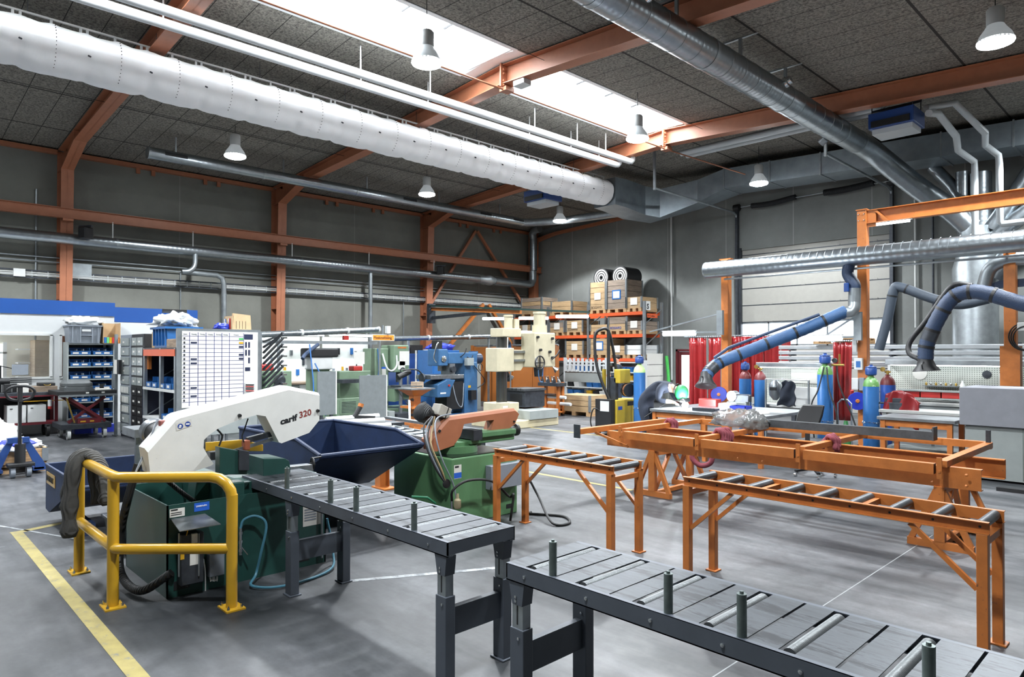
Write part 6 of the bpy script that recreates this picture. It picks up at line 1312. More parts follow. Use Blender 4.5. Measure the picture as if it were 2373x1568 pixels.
# small fume arm and bent white pipe near the drill
f = TH('small_fume_extractor', 'small folded blue fume arm hanging above the orange screen', 'extraction arm', (-13.9, 13.5, 2.0))
f.tube('hose', BHO, [(-14.1, 13.1, 2.15), (-14.1, 13.12, 1.8), (-14.1, 13.2, 1.45)], .07, 12); f.tube('hose', BHO, [(-14.0, 13.3, 2.15), (-14.0, 13.32, 1.8), (-14.0, 13.4, 1.5), (-14.0, 13.5, 1.4)], .07, 12); f.tube('joint', BLK, [(-14.1, 13.1, 2.12), (-14.05, 13.2, 2.25), (-14.0, 13.3, 2.12)], .08, 12); f.add(MB().cyl((-14.1, 13.2, 1.45), (-14.1, 13.38, 1.2), .07, .05, 14).lathe([(.06, 0), (.12, .1)], (-14.1, 13.38, 1.2), (0, .7, -.7), 14), 'nozzle', BLK, sm=40)
p = TH('vent_pipe', 'bent white vent pipe left of the cream drill', 'pipe', (-13.6, 13, 2.2)); p.tube('pipe', WHT, [(-13.5, 13.9, 2.42), (-13.7, 13.2, 2.42), (-13.72, 12.95, 2.38), (-13.72, 12.9, 2.25), (-13.72, 12.9, 1.6)], .08, 12); p.cyl('conduit', GALV, (-13.72, 13.1, .0), (-13.72, 13.1, 1.6), .018)
# blue cabinets with notes
c = TH('steel_cabinet', 'dark blue steel cabinet with white notes pinned to it', 'cabinet', (-19.2, 13.6, 0)); c.box('body', CABB, -19.8, -19.0, 12.9, 14.6, .05, 1.84, bevel=.01); c.box('door', CABB, -19.0, -18.985, 12.95, 13.72, .1, 1.8); c.box('door', CABB, -19.0, -18.985, 13.78, 14.55, .1, 1.8); c.box('plinth', BLK, -19.8, -19.05, 12.95, 14.55, 0, .05); c.cyl('white_pipe', WHT, (-18.95, 13.62, .5), (-18.95, 13.62, 1.95), .03)
for y, z0, z1 in ((13.85, 1.3, 1.7), (14.15, 1.45, 1.72), (14.15, 1.1, 1.4)): c.box('note', PAPER, -18.985, -18.98, y, y+.28, z0, z1)
c = TH('steel_cabinet', 'lighter blue tall cabinet directly behind the blue mill', 'cabinet', (-17.6, 13.5, 0)); c.box('body', BLU, -18.0, -17.2, 13.0, 14.1, 0, 1.95, bevel=.01); c.box('door', BLU, -17.2, -17.185, 13.05, 14.05, .1, 1.9); c.box('handle', BLK, -17.185, -17.16, 13.95, 13.98, .9, 1.2)
for i, (y, z, w_, h, mt, lab) in enumerate(((13.1, 1.84, .35, .22, CARD, 'cardboard box on top of the blue cabinet'), (13.6, 1.84, .5, .3, BLK, 'black case on top of the blue cabinet'), (14.15, 1.84, .35, .14, WHT, 'white carton on top of the blue cabinet'))):
    one('storage_box', MB().bb(-19.6, -19.2, y, y+w_, z, z+h, .01), mt, lab, 'box', sm=0)
lump('blue_tarpaulin', 'dark blue tarpaulin bundle over the cabinets', 'tarpaulin', (-17.6, 13.6, 1.951), (.3, .5, .15), DBLU, .3, 5)
one('panel_sheet', MB().box(-17.1, -17.05, 14.15, 14.9, .4, 1.9), GRYC, 'grey sheet standing right of the lighter blue cabinet', 'sheet', sm=0).location = (0, 0, -.4)
# green vertical machine below the sign
g = TH('milling_machine', 'pale green upright machine below the department sign', 'milling machine', (-17.2, 11.2, 0)); g.box('column', GRNL, -17.6, -16.95, 10.72, 11.2, .2, 2.0, bevel=.02); g.box('base', GRNL, -17.7, -16.6, 10.7, 12.2, 0, .25, bevel=.02); g.box('head', GRNL, -17.4, -16.7, 11.22, 11.75, 1.3, 2.1, bevel=.03); g.box('orange_label', ORG, -16.7, -16.695, 11.35, 11.65, 2.0, 2.05)
g.box('note', PAPER, -16.69, -16.685, 11.4, 11.75, 1.5, 1.92); g.box('note', PAPER, -16.69, -16.685, 11.35, 11.6, 1.38, 1.62); g.tube('conduit', WHT, [(-16.9, 10.95, 1.85), (-16.75, 11.0, 1.45), (-16.7, 11.15, 1.35), (-16.68, 11.3, 1.5), (-16.69, 11.3, 1.8)], .025); g.add(MB().torus((-16.66, 11.5, 1.35), .08, .015, (1, 0, 0), 16, 6), 'dial', DSTEEL, sm=40); g.box('table', STEEL, -17.2, -16.3, 11.1, 12.6, .82, .9); g.add(MB().prism([(11.1, .45), (12.3, .6), (12.3, .82), (11.1, .82)], -17.1, -16.5, ax=0), 'knee', GRNL)
g.box('white_label', PAPER, -16.945, -16.94, 10.95, 11.1, 1.2, 1.4); g.box('blue_label', MATS['label_blue'], -16.945, -16.94, 10.95, 11.1, 1.4, 1.46); g.cyl('spindle', DSTEEL, (-16.9, 11.5, 1.0), (-16.9, 11.5, 1.3), .07); g.tube('blue_hose', BLU, [(-16.92, 10.8, 2.0), (-16.9, 10.82, 1.4), (-16.9, 10.76, .9)], .012)
v = TH('bench_drill', 'dark pedestal drill with black cable in front of the blue cabinet', 'drill', (-15.6, 10.7, 0)); v.box('base', DSTEEL, -15.9, -15.3, 10.4, 11.0, 0, .22); v.cyl('column', STEEL, (-15.6, 10.7, .2), (-15.6, 10.7, 1.2), .05); v.box('table', DSTEEL, -15.8, -15.3, 10.5, 11.2, .92, .98); v.cyl('head', BLK, (-15.6, 10.6, 1.2), (-15.6, 11.0, 1.35), .08); v.tube('cable', BLK, [(-15.5, 10.7, 1.4), (-15.4, 11.1, 1.4), (-15.4, 11.3, 1.2), (-15.5, 11.2, 1.0)], .02); v.tube('floor_cable', BLK, [(-15.5, 10.5, .9), (-15.2, 10.8, .3), (-15.0, 11.1, .02)], .012)
one('storage_box', MB().bb(-15.9, -15.4, 10.2, 10.38, .0, .3, .01), GRYC, 'pale grey box on the floor behind the large grey panel', 'box', sm=0)
# green lathe / mill in the middle
g = TH('turning_machine', 'mid green machine with a louvred base left of the grey panel', 'lathe', (-17, 9.9, 0)); g.box('upper_body', GRNL, -17.5, -16.8, 9.5, 10.5, .62, 1.36, bevel=.02); g.box('lower_body', GRNL, -17.5, -16.7, 9.35, 10.6, .12, .62, bevel=.02); g.box('louvre_door', GRNL, -16.7, -16.685, 9.45, 10.0, .18, .55); m = MB()
for k in range(8): m.box(-16.685, -16.68, 9.5, 9.95, .22+k*.04, .235+k*.04)
g.add(m, 'louvre', DSTEEL); g.box('socket', WHT, -16.685, -16.62, 10.15, 10.25, .42, .5); g.box('socket', WHT, -16.685, -16.62, 10.15, 10.25, .22, .3); g.add(MB().lathe([(.1, 0), (.1, .03), (.06, .05)], (-16.8, 10.42, 1.15), (1, 0, 0), 16), 'hand_wheel', GRYP, sm=40); g.box('red_tool_box', REDP, -17.2, -16.9, 10.0, 10.3, 1.36, 1.5, bevel=.03); g.box('copy_head', WHT, -17.3, -16.9, 8.7, 9.35, 1.42, 1.95, bevel=.03); g.box('motor_cover', BLK, -17.35, -16.85, 8.6, 9.5, 1.75, 2.0, bevel=.04)
g.box('white_note', PAPER, -16.9, -16.895, 10.0, 10.35, 1.55, 1.9); g.cyl('note_stand', GALV, (-17.0, 10.15, 1.36), (-17.0, 10.15, 1.6), .02); g.box('spindle_arm', DSTEEL, -16.7, -16.3, 9.3, 9.9, 1.05, 1.15); g.box('arm_post', GRNL, -17.4, -17.0, 8.8, 9.3, .1, 1.45)
g = TH('lathe', 'pale green lathe headstock with a round chuck behind the white saw', 'lathe', (-16.4, 7.3, 0)); g.box('headstock', GRNL, -16.8, -16.0, 7.05, 7.72, .9, 1.43, bevel=.02); g.box('bed', GRNL, -16.7, -16.1, 6.2, 8.2, 0, .72); g.add(MB().lathe([(.14, 0), (.14, .08), (.08, .1), (.08, .2), (.05, .2)], (-16.0, 7.38, 1.2), (1, 0, 0), 20), 'chuck', DSTEEL, sm=40); g.box('red_toolbox', REDP, -16.6, -16.3, 7.0, 7.4, 1.43, 1.6, bevel=.04); g.box('carriage', GRNL, -16.7, -16.1, 6.3, 7.0, .95, 1.35, bevel=.02); g.cyl('tailstock', STEEL, (-16.0, 6.2, .85), (-16.0, 7.9, .85), .08); g.box('chip_guard', mat('bright_green_guard', '#1f8a4c', .4), -16.1, -15.7, 6.4, 7.1, .72, .82)
# grey screens, lit tool boards and lamps
for i, (x, y0, y1, z0, z1, lab) in enumerate(((-14.5, 7.62, 8.08, .42, 1.44, 'smaller grey sheet metal screen behind the white saw bow'), (-15.0, 9.04, 9.82, .2, 1.3, 'larger grey sheet metal screen in front of the green machines'))):
    s = TH('machine_screen', lab, 'screen', (x, (y0+y1)/2, 0), 'grey sheet metal screens'); s.box('sheet', mat('screen_grey', '#6f7577', .5, .2, var=.1) if i == 0 else MATS['screen_grey'], x-.02, x+.02, y0, y1, z0, z1); s.box('edge_trim', WHT, x-.03, x+.03, y1, y1+.03, z0, z1)
    for y in (y0+.1, y1-.1): s.box('leg', DSTEEL, x-.03, x+.03, y-.03, y+.03, 0, z0)
BRD = mat('white_tool_board', '#e9ebe6', .5, var=.03)
for i, (y0, y1, lab) in enumerate(((8.85, 10.95, 'brightly lit white tool board behind the green lathe'), (11.05, 12.8, 'brightly lit white tool board with hanging tools left of the sign'))):
    t = TH('tool_board', lab, 'tool board', (-20.7, (y0+y1)/2, 0), 'lit white tool boards'); t.box('board', BRD, -20.72, -20.68, y0, y1, .95, 2.4)
    for y in (y0+.05, y1-.05): t.box('post', GALV, -20.75, -20.69, y-.03, y+.03, 0, 2.55)
    t.box('lamp_housing', WHT, -20.5, -20.1, y0, y1, 2.46, 2.5); t.box('lamp_tube', TUBE, -20.4, -20.2, y0+.1, y1-.1, 2.42, 2.46); t.box('bench_top', GRYC, -20.65, -19.95, y0, y1, .9, .95); t.box('lamp_bracket', GALV, -20.72, -20.1, y0+.3, y0+.34, 2.5, 2.54)
    rn = random.Random(i+3)
    for k in range(9):
        y = y0+.2+k*(y1-y0-.4)/8; z = 1.2+.9*rn.random(); L = .1+.15*rn.random()
        t.box('hanging_tool', [DSTEEL, GRYP, BLK, YEL, STEEL, BLU][k % 6], -20.68, -20.62, y, y+.04+.06*rn.random(), z-L, z)
c = TH('drawer_cabinet', 'low grey drawer cabinet under the lit tool board', 'cabinet', (-19.2, 9.2, 0)); c.box('body', GRYC, -19.5, -18.6, 8.85, 9.9, 0, .95, bevel=.01); c.box('top', WOODD, -19.52, -18.55, 8.83, 9.93, .95, 1.0)
for k in range(5): dw = c.box('drawer', WHT, -18.6, -18.58, 9.2, 9.86, .12+k*.165, .27+k*.165); c.box('handle', DSTEEL, -18.58, -18.56, 9.45, 9.62, .2+k*.165, .23+k*.165, par=dw)
for x0, y0, x1, y1, z0, z1, lab in ((-17, 7.3, -17, 10.85, 2.34, 2.55, 'low sloping spiral duct over the green lathe ending at the sign'), (-18.2, 12.1, -18.2, 16.6, 2.32, 2.46, 'low spiral duct right of the sign above the blue cabinets')):
    s = TH('low_duct', lab, 'duct', (x0, (y0+y1)/2, 2.4), 'low spiral ducts of the machine shop'); s.cyl('pipe', DUCTY, (x0, y0, z0), (x1, y1, z1), .08, k=18); s.cyl('end_cap', WHT, (x1, y1, z1), (x1, y1+.05, z1), .092, k=18)
    m = MB()
    for k in range(24): y = y0+(y1-y0)*k/24; m.torus((x0, y, z0+(z1-z0)*k/24), .081, .004, (0, 1, 0), 16, 4)
    s.add(m, 'spiral_seam', GALV, sm=40)
    for q in (.33, .72): y = y0+(y1-y0)*q; s.cyl('coupling', WHT, (x0, y-.03, z0+(z1-z0)*q), (x0, y+.03, z0+(z1-z0)*q), .095, k=18)
    for q in ((.15,) if x0 > -18 else (.15, .93)): y = y0+(y1-y0)*q; s.box('support_post', GALV, x0-.03, x0+.03, y-.03, y+.03, 0, z0+(z1-z0)*q-.08)
r = TH('cable_rail', 'horizontal galvanised rail with hanging tools below the low duct', 'rail', (-17.0, 9.0, 2.2)); r.box('rail', GALV, -17.14, -17.08, 7.3, 10.9, 2.12, 2.2); r.box('socket', REDP, -17.1, -17.0, 9.75, 9.9, 2.24, 2.36); r.tube('blue_hose', BLU, [(-16.6, 8.5, 2.1), (-16.4, 8.5, 1.2), (-16.3, 8.5, .7), (-16.1, 8.7, .25), (-16.2, 8.85, .8), (-16.5, 8.6, 1.6)], .018); r.tube('black_arm', BHD, [(-16.9, 8.9, 2.1), (-16.6, 8.4, 1.85), (-16.5, 8.25, 1.72)], .05)
s = TH('department_sign', 'orange hanging sign reading Maskinafdeling', 'sign', (-15.6, 10.1, 2.3)); s.box('board', WHT, -15.62, -15.58, 9.78, 10.48, 2.20, 2.37); s.box('face', mat('sign_orange', '#e08a2a', .5, var=0), -15.58, -15.575, 9.80, 10.46, 2.215, 2.355)
o = text('Maskinafdeling', .1, INK, V((-15.57, 9.815, 2.25))-s.o, (pi/2, 0, pi/2), s.r); o.scale = (.98, 1, 1)
s.box('hanging_post', GALV, -15.62, -15.58, 10.1, 10.14, 2.37, 2.62); s.box('stand', GALV, -15.62, -15.58, 10.0, 10.04, 0, 2.2); s.box('lamp', WHT, -15.62, -15.5, 10.2, 10.3, 2.4, 2.6)
# orange tool pedestal and steel bench behind the saws
o = TH('tool_stand', 'orange tool pedestal with hooks in front of the blue mill', 'tool stand', (-13.4, 9.6, 0)); o.box('post', ORG, -13.5, -13.3, 9.5, 9.7, 0, .95); o.add(MB().loft([[(-13.52, 9.48, .85), (-13.28, 9.48, .85), (-13.28, 9.72, .85), (-13.52, 9.72, .85)], [(-13.7, 9.3, 1.0), (-13.1, 9.3, 1.0), (-13.1, 9.9, 1.0), (-13.7, 9.9, 1.0)]]), 'flared_top', ORG); o.box('shelf', ORG, -13.65, -13.15, 9.35, 9.85, .55, .6); o.box('top_plate', STEEL, -13.75, -13.05, 9.25, 9.95, 1.0, 1.03); o.box('tool_block', WOODD, -13.5, -13.25, 9.55, 9.75, 1.03, 1.18)
for k in range(8): o.add(MB().lathe([(.03, 0), (.04, .04), (.015, .12)], (-13.3, 9.48 if k % 2 else 9.72, .12+.09*k), (.4, -1 if k % 2 else 1, .2), 10), 'drill_bit', DSTEEL, sm=40)
o.bar('lever', CHROME, (-13.2, 9.3, .75), (-12.9, 9.1, .3), .04, .04); o.bar('arm', CHROME, (-13.4, 9.2, 1.08), (-13.1, 9.6, 1.08), .03, .03)
s = TH('infeed_bench', 'grey steel channel bench feeding the older green saw', 'bench', (-8.2, 5.9, 0)); s.add(MB().bar((-9.2, 5.75, .66), (-6.9, 5.55, .66), .04, .12).bar((-9.2, 6.15, .66), (-6.9, 5.95, .66), .04, .12), 'side_channel', STEEL); 
for k in range(8): s.cyl('roller', STEEL, (-9.1+k*.3, 5.78-k*.026, .69), (-9.1+k*.3, 6.12-k*.026, .69), .03)
for x in (-8.9, -7.4): s.box('leg', DSTEEL, x-.06, x+.06, 5.75, 5.85, 0, .6)
s = TH('guide_rail_bar', 'long steel rail with an orange edge behind the big blue skip', 'rail', (-10.2, 7.6, 0)); s.add(MB().bar((-11.2, 7.35, .62), (-8.0, 7.2, .62), .12, .05), 'rail', STEEL); s.add(MB().bar((-11.2, 7.29, .57), (-8.0, 7.14, .57), .02, .05), 'orange_edge', ORG)
for x in (-10.8, -8.4): s.box('leg', DSTEEL, x-.05, x+.05, 7.2, 7.4, 0, .6)
for i, (a, b2, lab) in enumerate((((755, 973), (877, 964), 'white plastic tube farthest back behind the big blue skip'), ((775, 981), (890, 974), 'middle white plastic tube behind the big blue skip'), ((800, 992), (905, 986), 'white plastic tube nearest the big blue skip'))):
    p0 = FZ(*a, .8); p1 = FZ(*b2, .8); one('plastic_tube', MB().cyl(p0, p1, .05, n=16), WHT, lab, 'tube', 'white plastic tubes')
t = TH('tube_trestle', 'low dark steel trestle holding the white plastic tubes', 'trestle', (-10.2, 6.0, 0))
for p in (FZ(800, 985, .72), FZ(870, 980, .72)): t.box('post', DSTEEL, p.x-.05, p.x+.05, p.y-.05, p.y+.05, 0, .7); t.box('arm', DSTEEL, p.x-.5, p.x+.4, p.y-.3, p.y+.3, .70, .745)
t = TH('hand_tool', 'orange and black hand tool lying on the skip edge', 'tool', (-9.3, 5.3, .9)); p = FZ(822, 965, .87); t.add(MB().cyl(p, p+V((0, .1, .15)), .04, n=12).bar(p, p+V((.2, .25, -.02)), .06, .05), 'body', BLK); t.cyl('cap', ORG, p+V((0, .1, .15)), p+V((0, .12, .2)), .045)
# steel bar rack right of the planner
t = TH('bar_rack', 'leaning rack of dark steel bars right of the planning board', 'rack', (-12.9, 6.0, 0)); t.box('post', GALV, -13.2, -13.12, 5.62, 5.7, 0, 2.3); t.box('foot', DSTEEL, -13.3, -12.7, 5.6, 6.2, 0, .06)
for k in range(16): z = .45+k*.11; t.bar('steel_bar', DSTEEL if k % 3 else SLG, (-13.1, 5.72, z), (-12.65, 5.92, z+.4 if z < 1.9 else 2.25), .045, .03)
for k in range(8): t.box('arm', CHROME, -12.72, -12.62, 5.9, 5.99, .9+k*.18, .93+k*.18)
# jib crane with light tubes in the corner
j = TH('jib_boom', 'orange and green wall boom carrying strip lamps near the corner', 'crane', (-17, 15.75, 3.3)); a, b2 = V((-20.9, 15.75, 3.55)), V((-13.0, 15.75, 3.02))
j.add(MB().bar(a, a+(b2-a)*.62, .1, .12), 'boom', ORG); j.add(MB().bar(a+V((0, -.1, .12)), b2+V((0, -.1, .07)), .08, .06), 'lamp_rail', mat('dark_green_rail', '#1d3530', .5)); j.add(MB().bar(a+V((0, 0, -.35)), a+(b2-a)*.4+V((0, 0, -.06)), .06, .12), 'lower_boom', DSTEEL); j.box('mount', DSTEEL, -21.0, -20.85, 15.6, 15.9, 3.0, 3.75)
for u0, u1, v in ((1120, 1186, 738), (1204, 1269, 737), (1290, 1362, 733)): p0 = FY(u0, v, 15.7); p1 = FY(u1, v, 15.7); j.cyl('strip_lamp', TUBE, p0, p1, .05, k=12)
# pallet racking with crates
RY0, RY1 = 20.45, 21.55; RX = (-14.38, -17.0, -19.15, -21.2); RZL = (1.66, 2.56, 3.38)
rk = TH('pallet_rack', 'tall pallet rack with orange beams and galvanised uprights in the corner', 'pallet rack', (-17.8, 21.0, 0))
RORG = mat('rack_orange', '#c9562e', .45, var=.06)
for x in RX:
    for y in (RY0, RY1): rk.box('upright', GALV, x-.05, x+.05, y-.04, y+.04, 0, 3.75)
    for z in (.5, 1.3, 2.1, 2.9): rk.bar('lattice_brace', GALV, (x, RY0, z), (x, RY1, z+.6), .03, .03)
for a, b2 in zip(RX[1:], RX[:-1]):
    for z in RZL:
        for y in (RY0, RY1): rk.box('beam', RORG, a+.05, b2-.05, y-.03, y+.03, z-.12, z)
rk.box('sign_plate', RORG, RX[0]+.05, RX[0]+.06, RY0+.1, RY0+.75, 3.15, 3.3); sp_ = rk.box('letter_plate', WHT, RX[0]+.05, RX[0]+.06, RY0+.05, RY0+.3, 3.42, 3.75)
o = text('S', .26, INK, V((RX[0]+.062, RY0+.08, 3.47))-rk.o, (pi/2, 0, pi/2), sp_, off=.01)
o = text('EX Toolbox', .09, INK, V((RX[0]+.062, RY0+.13, 3.19))-rk.o, (pi/2, 0, pi/2), rk.r)
CRW = mat('crate_pine', '#9f8563', .7, var=.25, scale=3, stretch=(1, 1, 7)); CRD = mat('crate_weathered', '#7d6f62', .75, var=.3, scale=3, stretch=(1, 1, 7))
def crate(lab, x, z, w_, h, mt, nb=3, note=None, d=1.0, y=None, word=None, n2=None):
    y = RY0+.48 if y is None else y
    c = TH('wooden_crate', lab, 'crate', (x, y, z), 'wooden crates on pallets')
    bh = (h-.14)/nb
    for k in range(nb):
        z0 = z+.14+k*bh; c.box('collar_board', mt if k % 2 == 0 or n2 is None else n2, x-w_/2, x+w_/2, y-d/2, y+d/2, z0, z0+bh-.012)
    for sx in (-1, 1):
        for sy in (-1, 1): c.box('corner_strip', GALV, x+sx*w_/2-.03, x+sx*w_/2+.03, y+sy*d/2-.03, y+sy*d/2+.03, z+.14, z+h)
    for sx in (-1, 0, 1): c.box('pallet_block', WOOD, x+sx*(w_/2-.07)-.07, x+sx*(w_/2-.07)+.07, y-d/2, y+d/2, z+.005, z+.12)
    c.box('pallet_deck', WOOD, x-w_/2, x+w_/2, y-d/2, y+d/2, z+.12, z+.14)
    if note:
        q = note == 'blue'
        if q: c.box('note_frame', BLU, x-.2, x+.2, y-d/2-.012, y-d/2-.005, z+h*.42-.02, z+h*.42+.33)
        c.box('note', PAPER, x-.15, x+.15, y-d/2-.018, y-d/2-.004, z+h*.42+.02, z+h*.42+.28)
    if word: o = text(word, .13, BLUINK if word == 'BOSSARD' and nb == 2 else mat('stencil_grey', '#6d5c48', .7, var=0) if 'stencil_grey' not in MATS else MATS['stencil_grey'], V((x-w_*.42, y-d/2-.006, z+.2))-c.o, (pi/2, 0, 0), c.r, sx=.95)
    return c
L0, L1, L2 = RZL
crate('tall pale crate marked in grey on the top level, left of the weathered crate', -16.52, L2, .78, 1.22, CRW, 5, 'w', word='BOSSARD')
crate('tall weathered grey crate with a blue framed note on the top level', -15.62, L2, .9, 1.24, CRD, 5, 'blue')
crate('low pale crate with a big white note at the right end of the top level', -14.82, L2, .66, .55, CRW, 2, 'w')
crate('pale crate with a dark rim at the left end of the top level', -20.1, L2, 1.2, .82, CRW, 4, n2=CRD); crate('low pale crate second from the left on the top level', -18.4, L2, 1.1, .58, CRW, 2)
crate('carton coloured crate with a white note at the far left of the middle level', -20.5, L1, .8, .5, CRW, 2, 'w'); crate('small crate behind the drill motor on the middle level', -19.6, L1, .7, .5, CRW, 2, 'w'); crate('dark lower crate with a white note on the middle level', -18.65, L1, .8, .55, CRW, 2, 'w', n2=CRD); crate('pale crate marked in grey with a white note on the middle level', -17.7, L1, .85, .6, CRW, 3, 'w', word='BOSSARD')
crate('very low pale crate on the middle level right of the upright', -16.45, L1, .85, .4, CRW, 2); crate('pale crate with blue lettering on the middle level', -15.57, L1, .85, .66, CRW, 2, word='BOSSARD', n2=CRD); crate('low grey crate with a small note at the right of the middle level', -14.82, L1, .7, .48, CRD, 2, 'w')
crate('pale crate with a white note on the lower level left of the upright', -17.7, L0, .9, .68, CRW, 3, 'w'); crate('tall pale crate with a blue framed note on the lower level', -16.45, L0, .88, .76, CRW, 3, 'blue'); crate('low crate covered by a white sheet on the lower level', -15.6, L0, .8, .48, CRW, 2, 'w'); crate('low crate with two white sheets at the right of the lower level', -14.82, L0, .68, .5, WHT, 2)
for x, lab in ((-16.4, 'rolled black and white conveyor mat on the pale crate'), (-15.5, 'rolled black and white conveyor mat on the weathered crate')):
    m_ = TH('rolled_mat', lab, 'rolled mat', (x, 21, L2+1.22), 'rolled mats on top of the crates')
    for k in range(7): m_.add(MB().lathe([(.36-k*.045, -.45+.002*k), (.36-k*.045, .45), (.315-k*.045, .45), (.315-k*.045, -.45+.002*k), (.36-k*.045, -.45+.002*k)], (x, 20.93, L2+1.38), (0, 1, 0), 28, c0=False, c1=False), 'mat_layer', BLK if k % 2 == 0 else PAPER, sm=40)
# store shelves seen below the rack
s = TH('bin_shelf', 'white steel shelving with blue bins below the rack beams', 'shelf', (-15.6, 20.0, 0))
for x in (-17.4, -15.6, -13.9): s.box('upright', WHT, x-.03, x+.03, 19.6, 19.9, 0, 1.6)
for z in (.25, .55, .85, 1.15, 1.5): s.box('shelf_board', WHT, -17.4, -13.9, 19.55, 19.95, z, z+.03)
k = 0
rn = random.Random(11)
for z in (.28, .58, .88, 1.18):
    for x in [-17.3+i*.31 for i in range(11)]:
        if rn.random() < .78:
            mt = [BLU, BLU, DBLU, YEL, BLK, WHT, BLU][k % 7]; b = one('storage_bin', MB().loft([[(x, 19.6, z+.002), (x+.24, 19.6, z+.002), (x+.24, 19.9, z+.002), (x, 19.9, z+.002)], [(x, 19.55, z+.17), (x+.24, 19.55, z+.17), (x+.24, 19.9, z+.2), (x, 19.9, z+.2)]]), mt, '%s bin on the white shelving, board %d up, place %d from its left end' % ({BLU: 'blue', DBLU: 'dark blue', YEL: 'yellow', BLK: 'black', WHT: 'white'}[mt], int((z-.2)/.3)+1, int((x+17.3)/.31+.5)+1), 'bin', 'bins on the white store shelving', sm=0)
        k += 1
s = TH('parts_rack', 'pale grey rack with hanging white slatted parts behind the tool stand', 'rack', (-15.2, 18, 0)); s.box('lower_panel', GRYC, -16.05, -14.2, 17.98, 18.02, .85, 1.2); s.box('upper_panel', WHT, -16.05, -15.4, 17.98, 18.02, 1.2, 1.28)
for k in range(9): s.box('hanging_part', PG, -16.0+k*.19, -15.91+k*.19, 17.93, 17.97, 1.22, 1.68-.04*(k > 4))
for x in (-16.05, -14.2): s.box('post', PG, x-.03, x+.03, 17.96, 18.04, 0, 1.7)
s.box('cross_rail', PG, -16.05, -14.2, 17.95, 18.02, 1.42, 1.46)
s.box('upper_rail', PG, -16.05, -14.2, 17.95, 18.02, 1.2, 1.22)
crate('large new pine crate standing on the floor behind the welding machine', -13.3, 0, 1.25, .62, CRW, 3, d=.9, y=15.75)
t = TH('tube_trolley', 'orange trolley holding white wrapped tubes', 'trolley', (-13.9, 15.1, 0)); t.box('frame', ORG, -13.55, -13.47, 15.0, 15.08, .05, 1.0); t.box('frame', ORG, -14.3, -13.5, 15.0, 15.05, .15, .2); t.add(MB().cyl((-13.51, 15.0, .04), (-13.51, 15.1, .04), .04, n=12), 'castor', BLK, sm=40)
for z, L in ((.36, 1.1), (.55, .9)): t.cyl('wrapped_tube', WHT, (-14.2, 14.95, z), (-14.2+L, 14.95, z), .05)
p = TH('poster_board', 'white notice papers pinned at the right end of the rack', 'notice board', (-14.3, 20.9, 1.2)); 
for k in range(3): p.box('paper', PAPER, -14.31, -14.29, 20.5+.0, 21.5, .6+k*.42, 1.0+k*.42)
p.tube('green_strap', mat('green_strap', '#3fae4a', .6), [(-14.2, 21.6, 1.75), (-14.15, 21.62, 1.2), (-14.1, 21.6, .7)], .06)
# yellow welding machine
w = TH('welding_machine', 'yellow and black welding machine with a boom and wire feeder', 'welding machine', (-9.7, 12.6, 0)); WYL = mat('welder_yellow', '#ab9330', .4, var=.06)
w.box('power_source', WYL, -9.85, -9.4, 12.3, 13.1, .15, .80, bevel=.01); w.box('vent_grille', BLK, -9.4, -9.395, 12.7, 13.0, .66, .76); w.box('blue_label', BLUINK, -9.4, -9.395, 12.35, 12.5, .58, .66); w.box('front_panel', BLK, -9.9, -9.45, 12.15, 12.3, .12, .82); w.box('panel_plate', WHT, -9.75, -9.5, 12.14, 12.15, .55, .78); w.box('carriage', DSTEEL, -9.95, -9.35, 12.1, 13.2, .08, .14)
for x in (-9.9, -9.4):
    for y in (12.25, 13.05): w.cyl('wheel', RUB, (x-.03, y, .08), (x+.03, y, .08), .08)
w.cyl('boom_post', BLK, (-9.75, 12.45, .8), (-9.75, 12.45, 2.4), .04); w.box('boom_sleeve', WYL, -9.86, -9.82, 12.35, 12.45, 1.05, 1.5); w.tube('boom_hose', BLK, [(-9.7, 12.7, 1.3), (-9.72, 12.6, 1.9), (-9.75, 12.45, 2.38), (-9.85, 12.3, 2.42), (-9.95, 12.2, 2.25), (-9.9, 12.2, 1.6), (-9.72, 12.3, 1.0), (-9.5, 12.5, .4), (-9.3, 12.7, .05)], .035, 10, nn=48)
w.box('wire_feeder', WYL, -9.6, -9.42, 12.45, 12.85, 1.18, 1.5, bevel=.02); w.add(MB().lathe([(.15, 0), (.15, .03), (.06, .04), (.06, .12), (.15, .13), (.15, .16)], (-9.45, 12.7, 1.02), (.9, -.3, 0), 22), 'wire_spool', BLK, sm=40); w.add(MB().torus((-9.37, 12.67, 1.02), .105, .04, (.9, -.3, 0), 20, 8), 'wire', mat('copper_wire', '#b07a5a', .35, .8), sm=40); w.tube('cable', BLK, [(-9.7, 12.2, .5), (-9.9, 12.1, .6), (-10.0, 12.1, .3), (-9.95, 12.15, .05)], .015); w.box('feeder_bracket', DSTEEL, -9.75, -9.55, 12.45, 12.55, .8, 1.3)
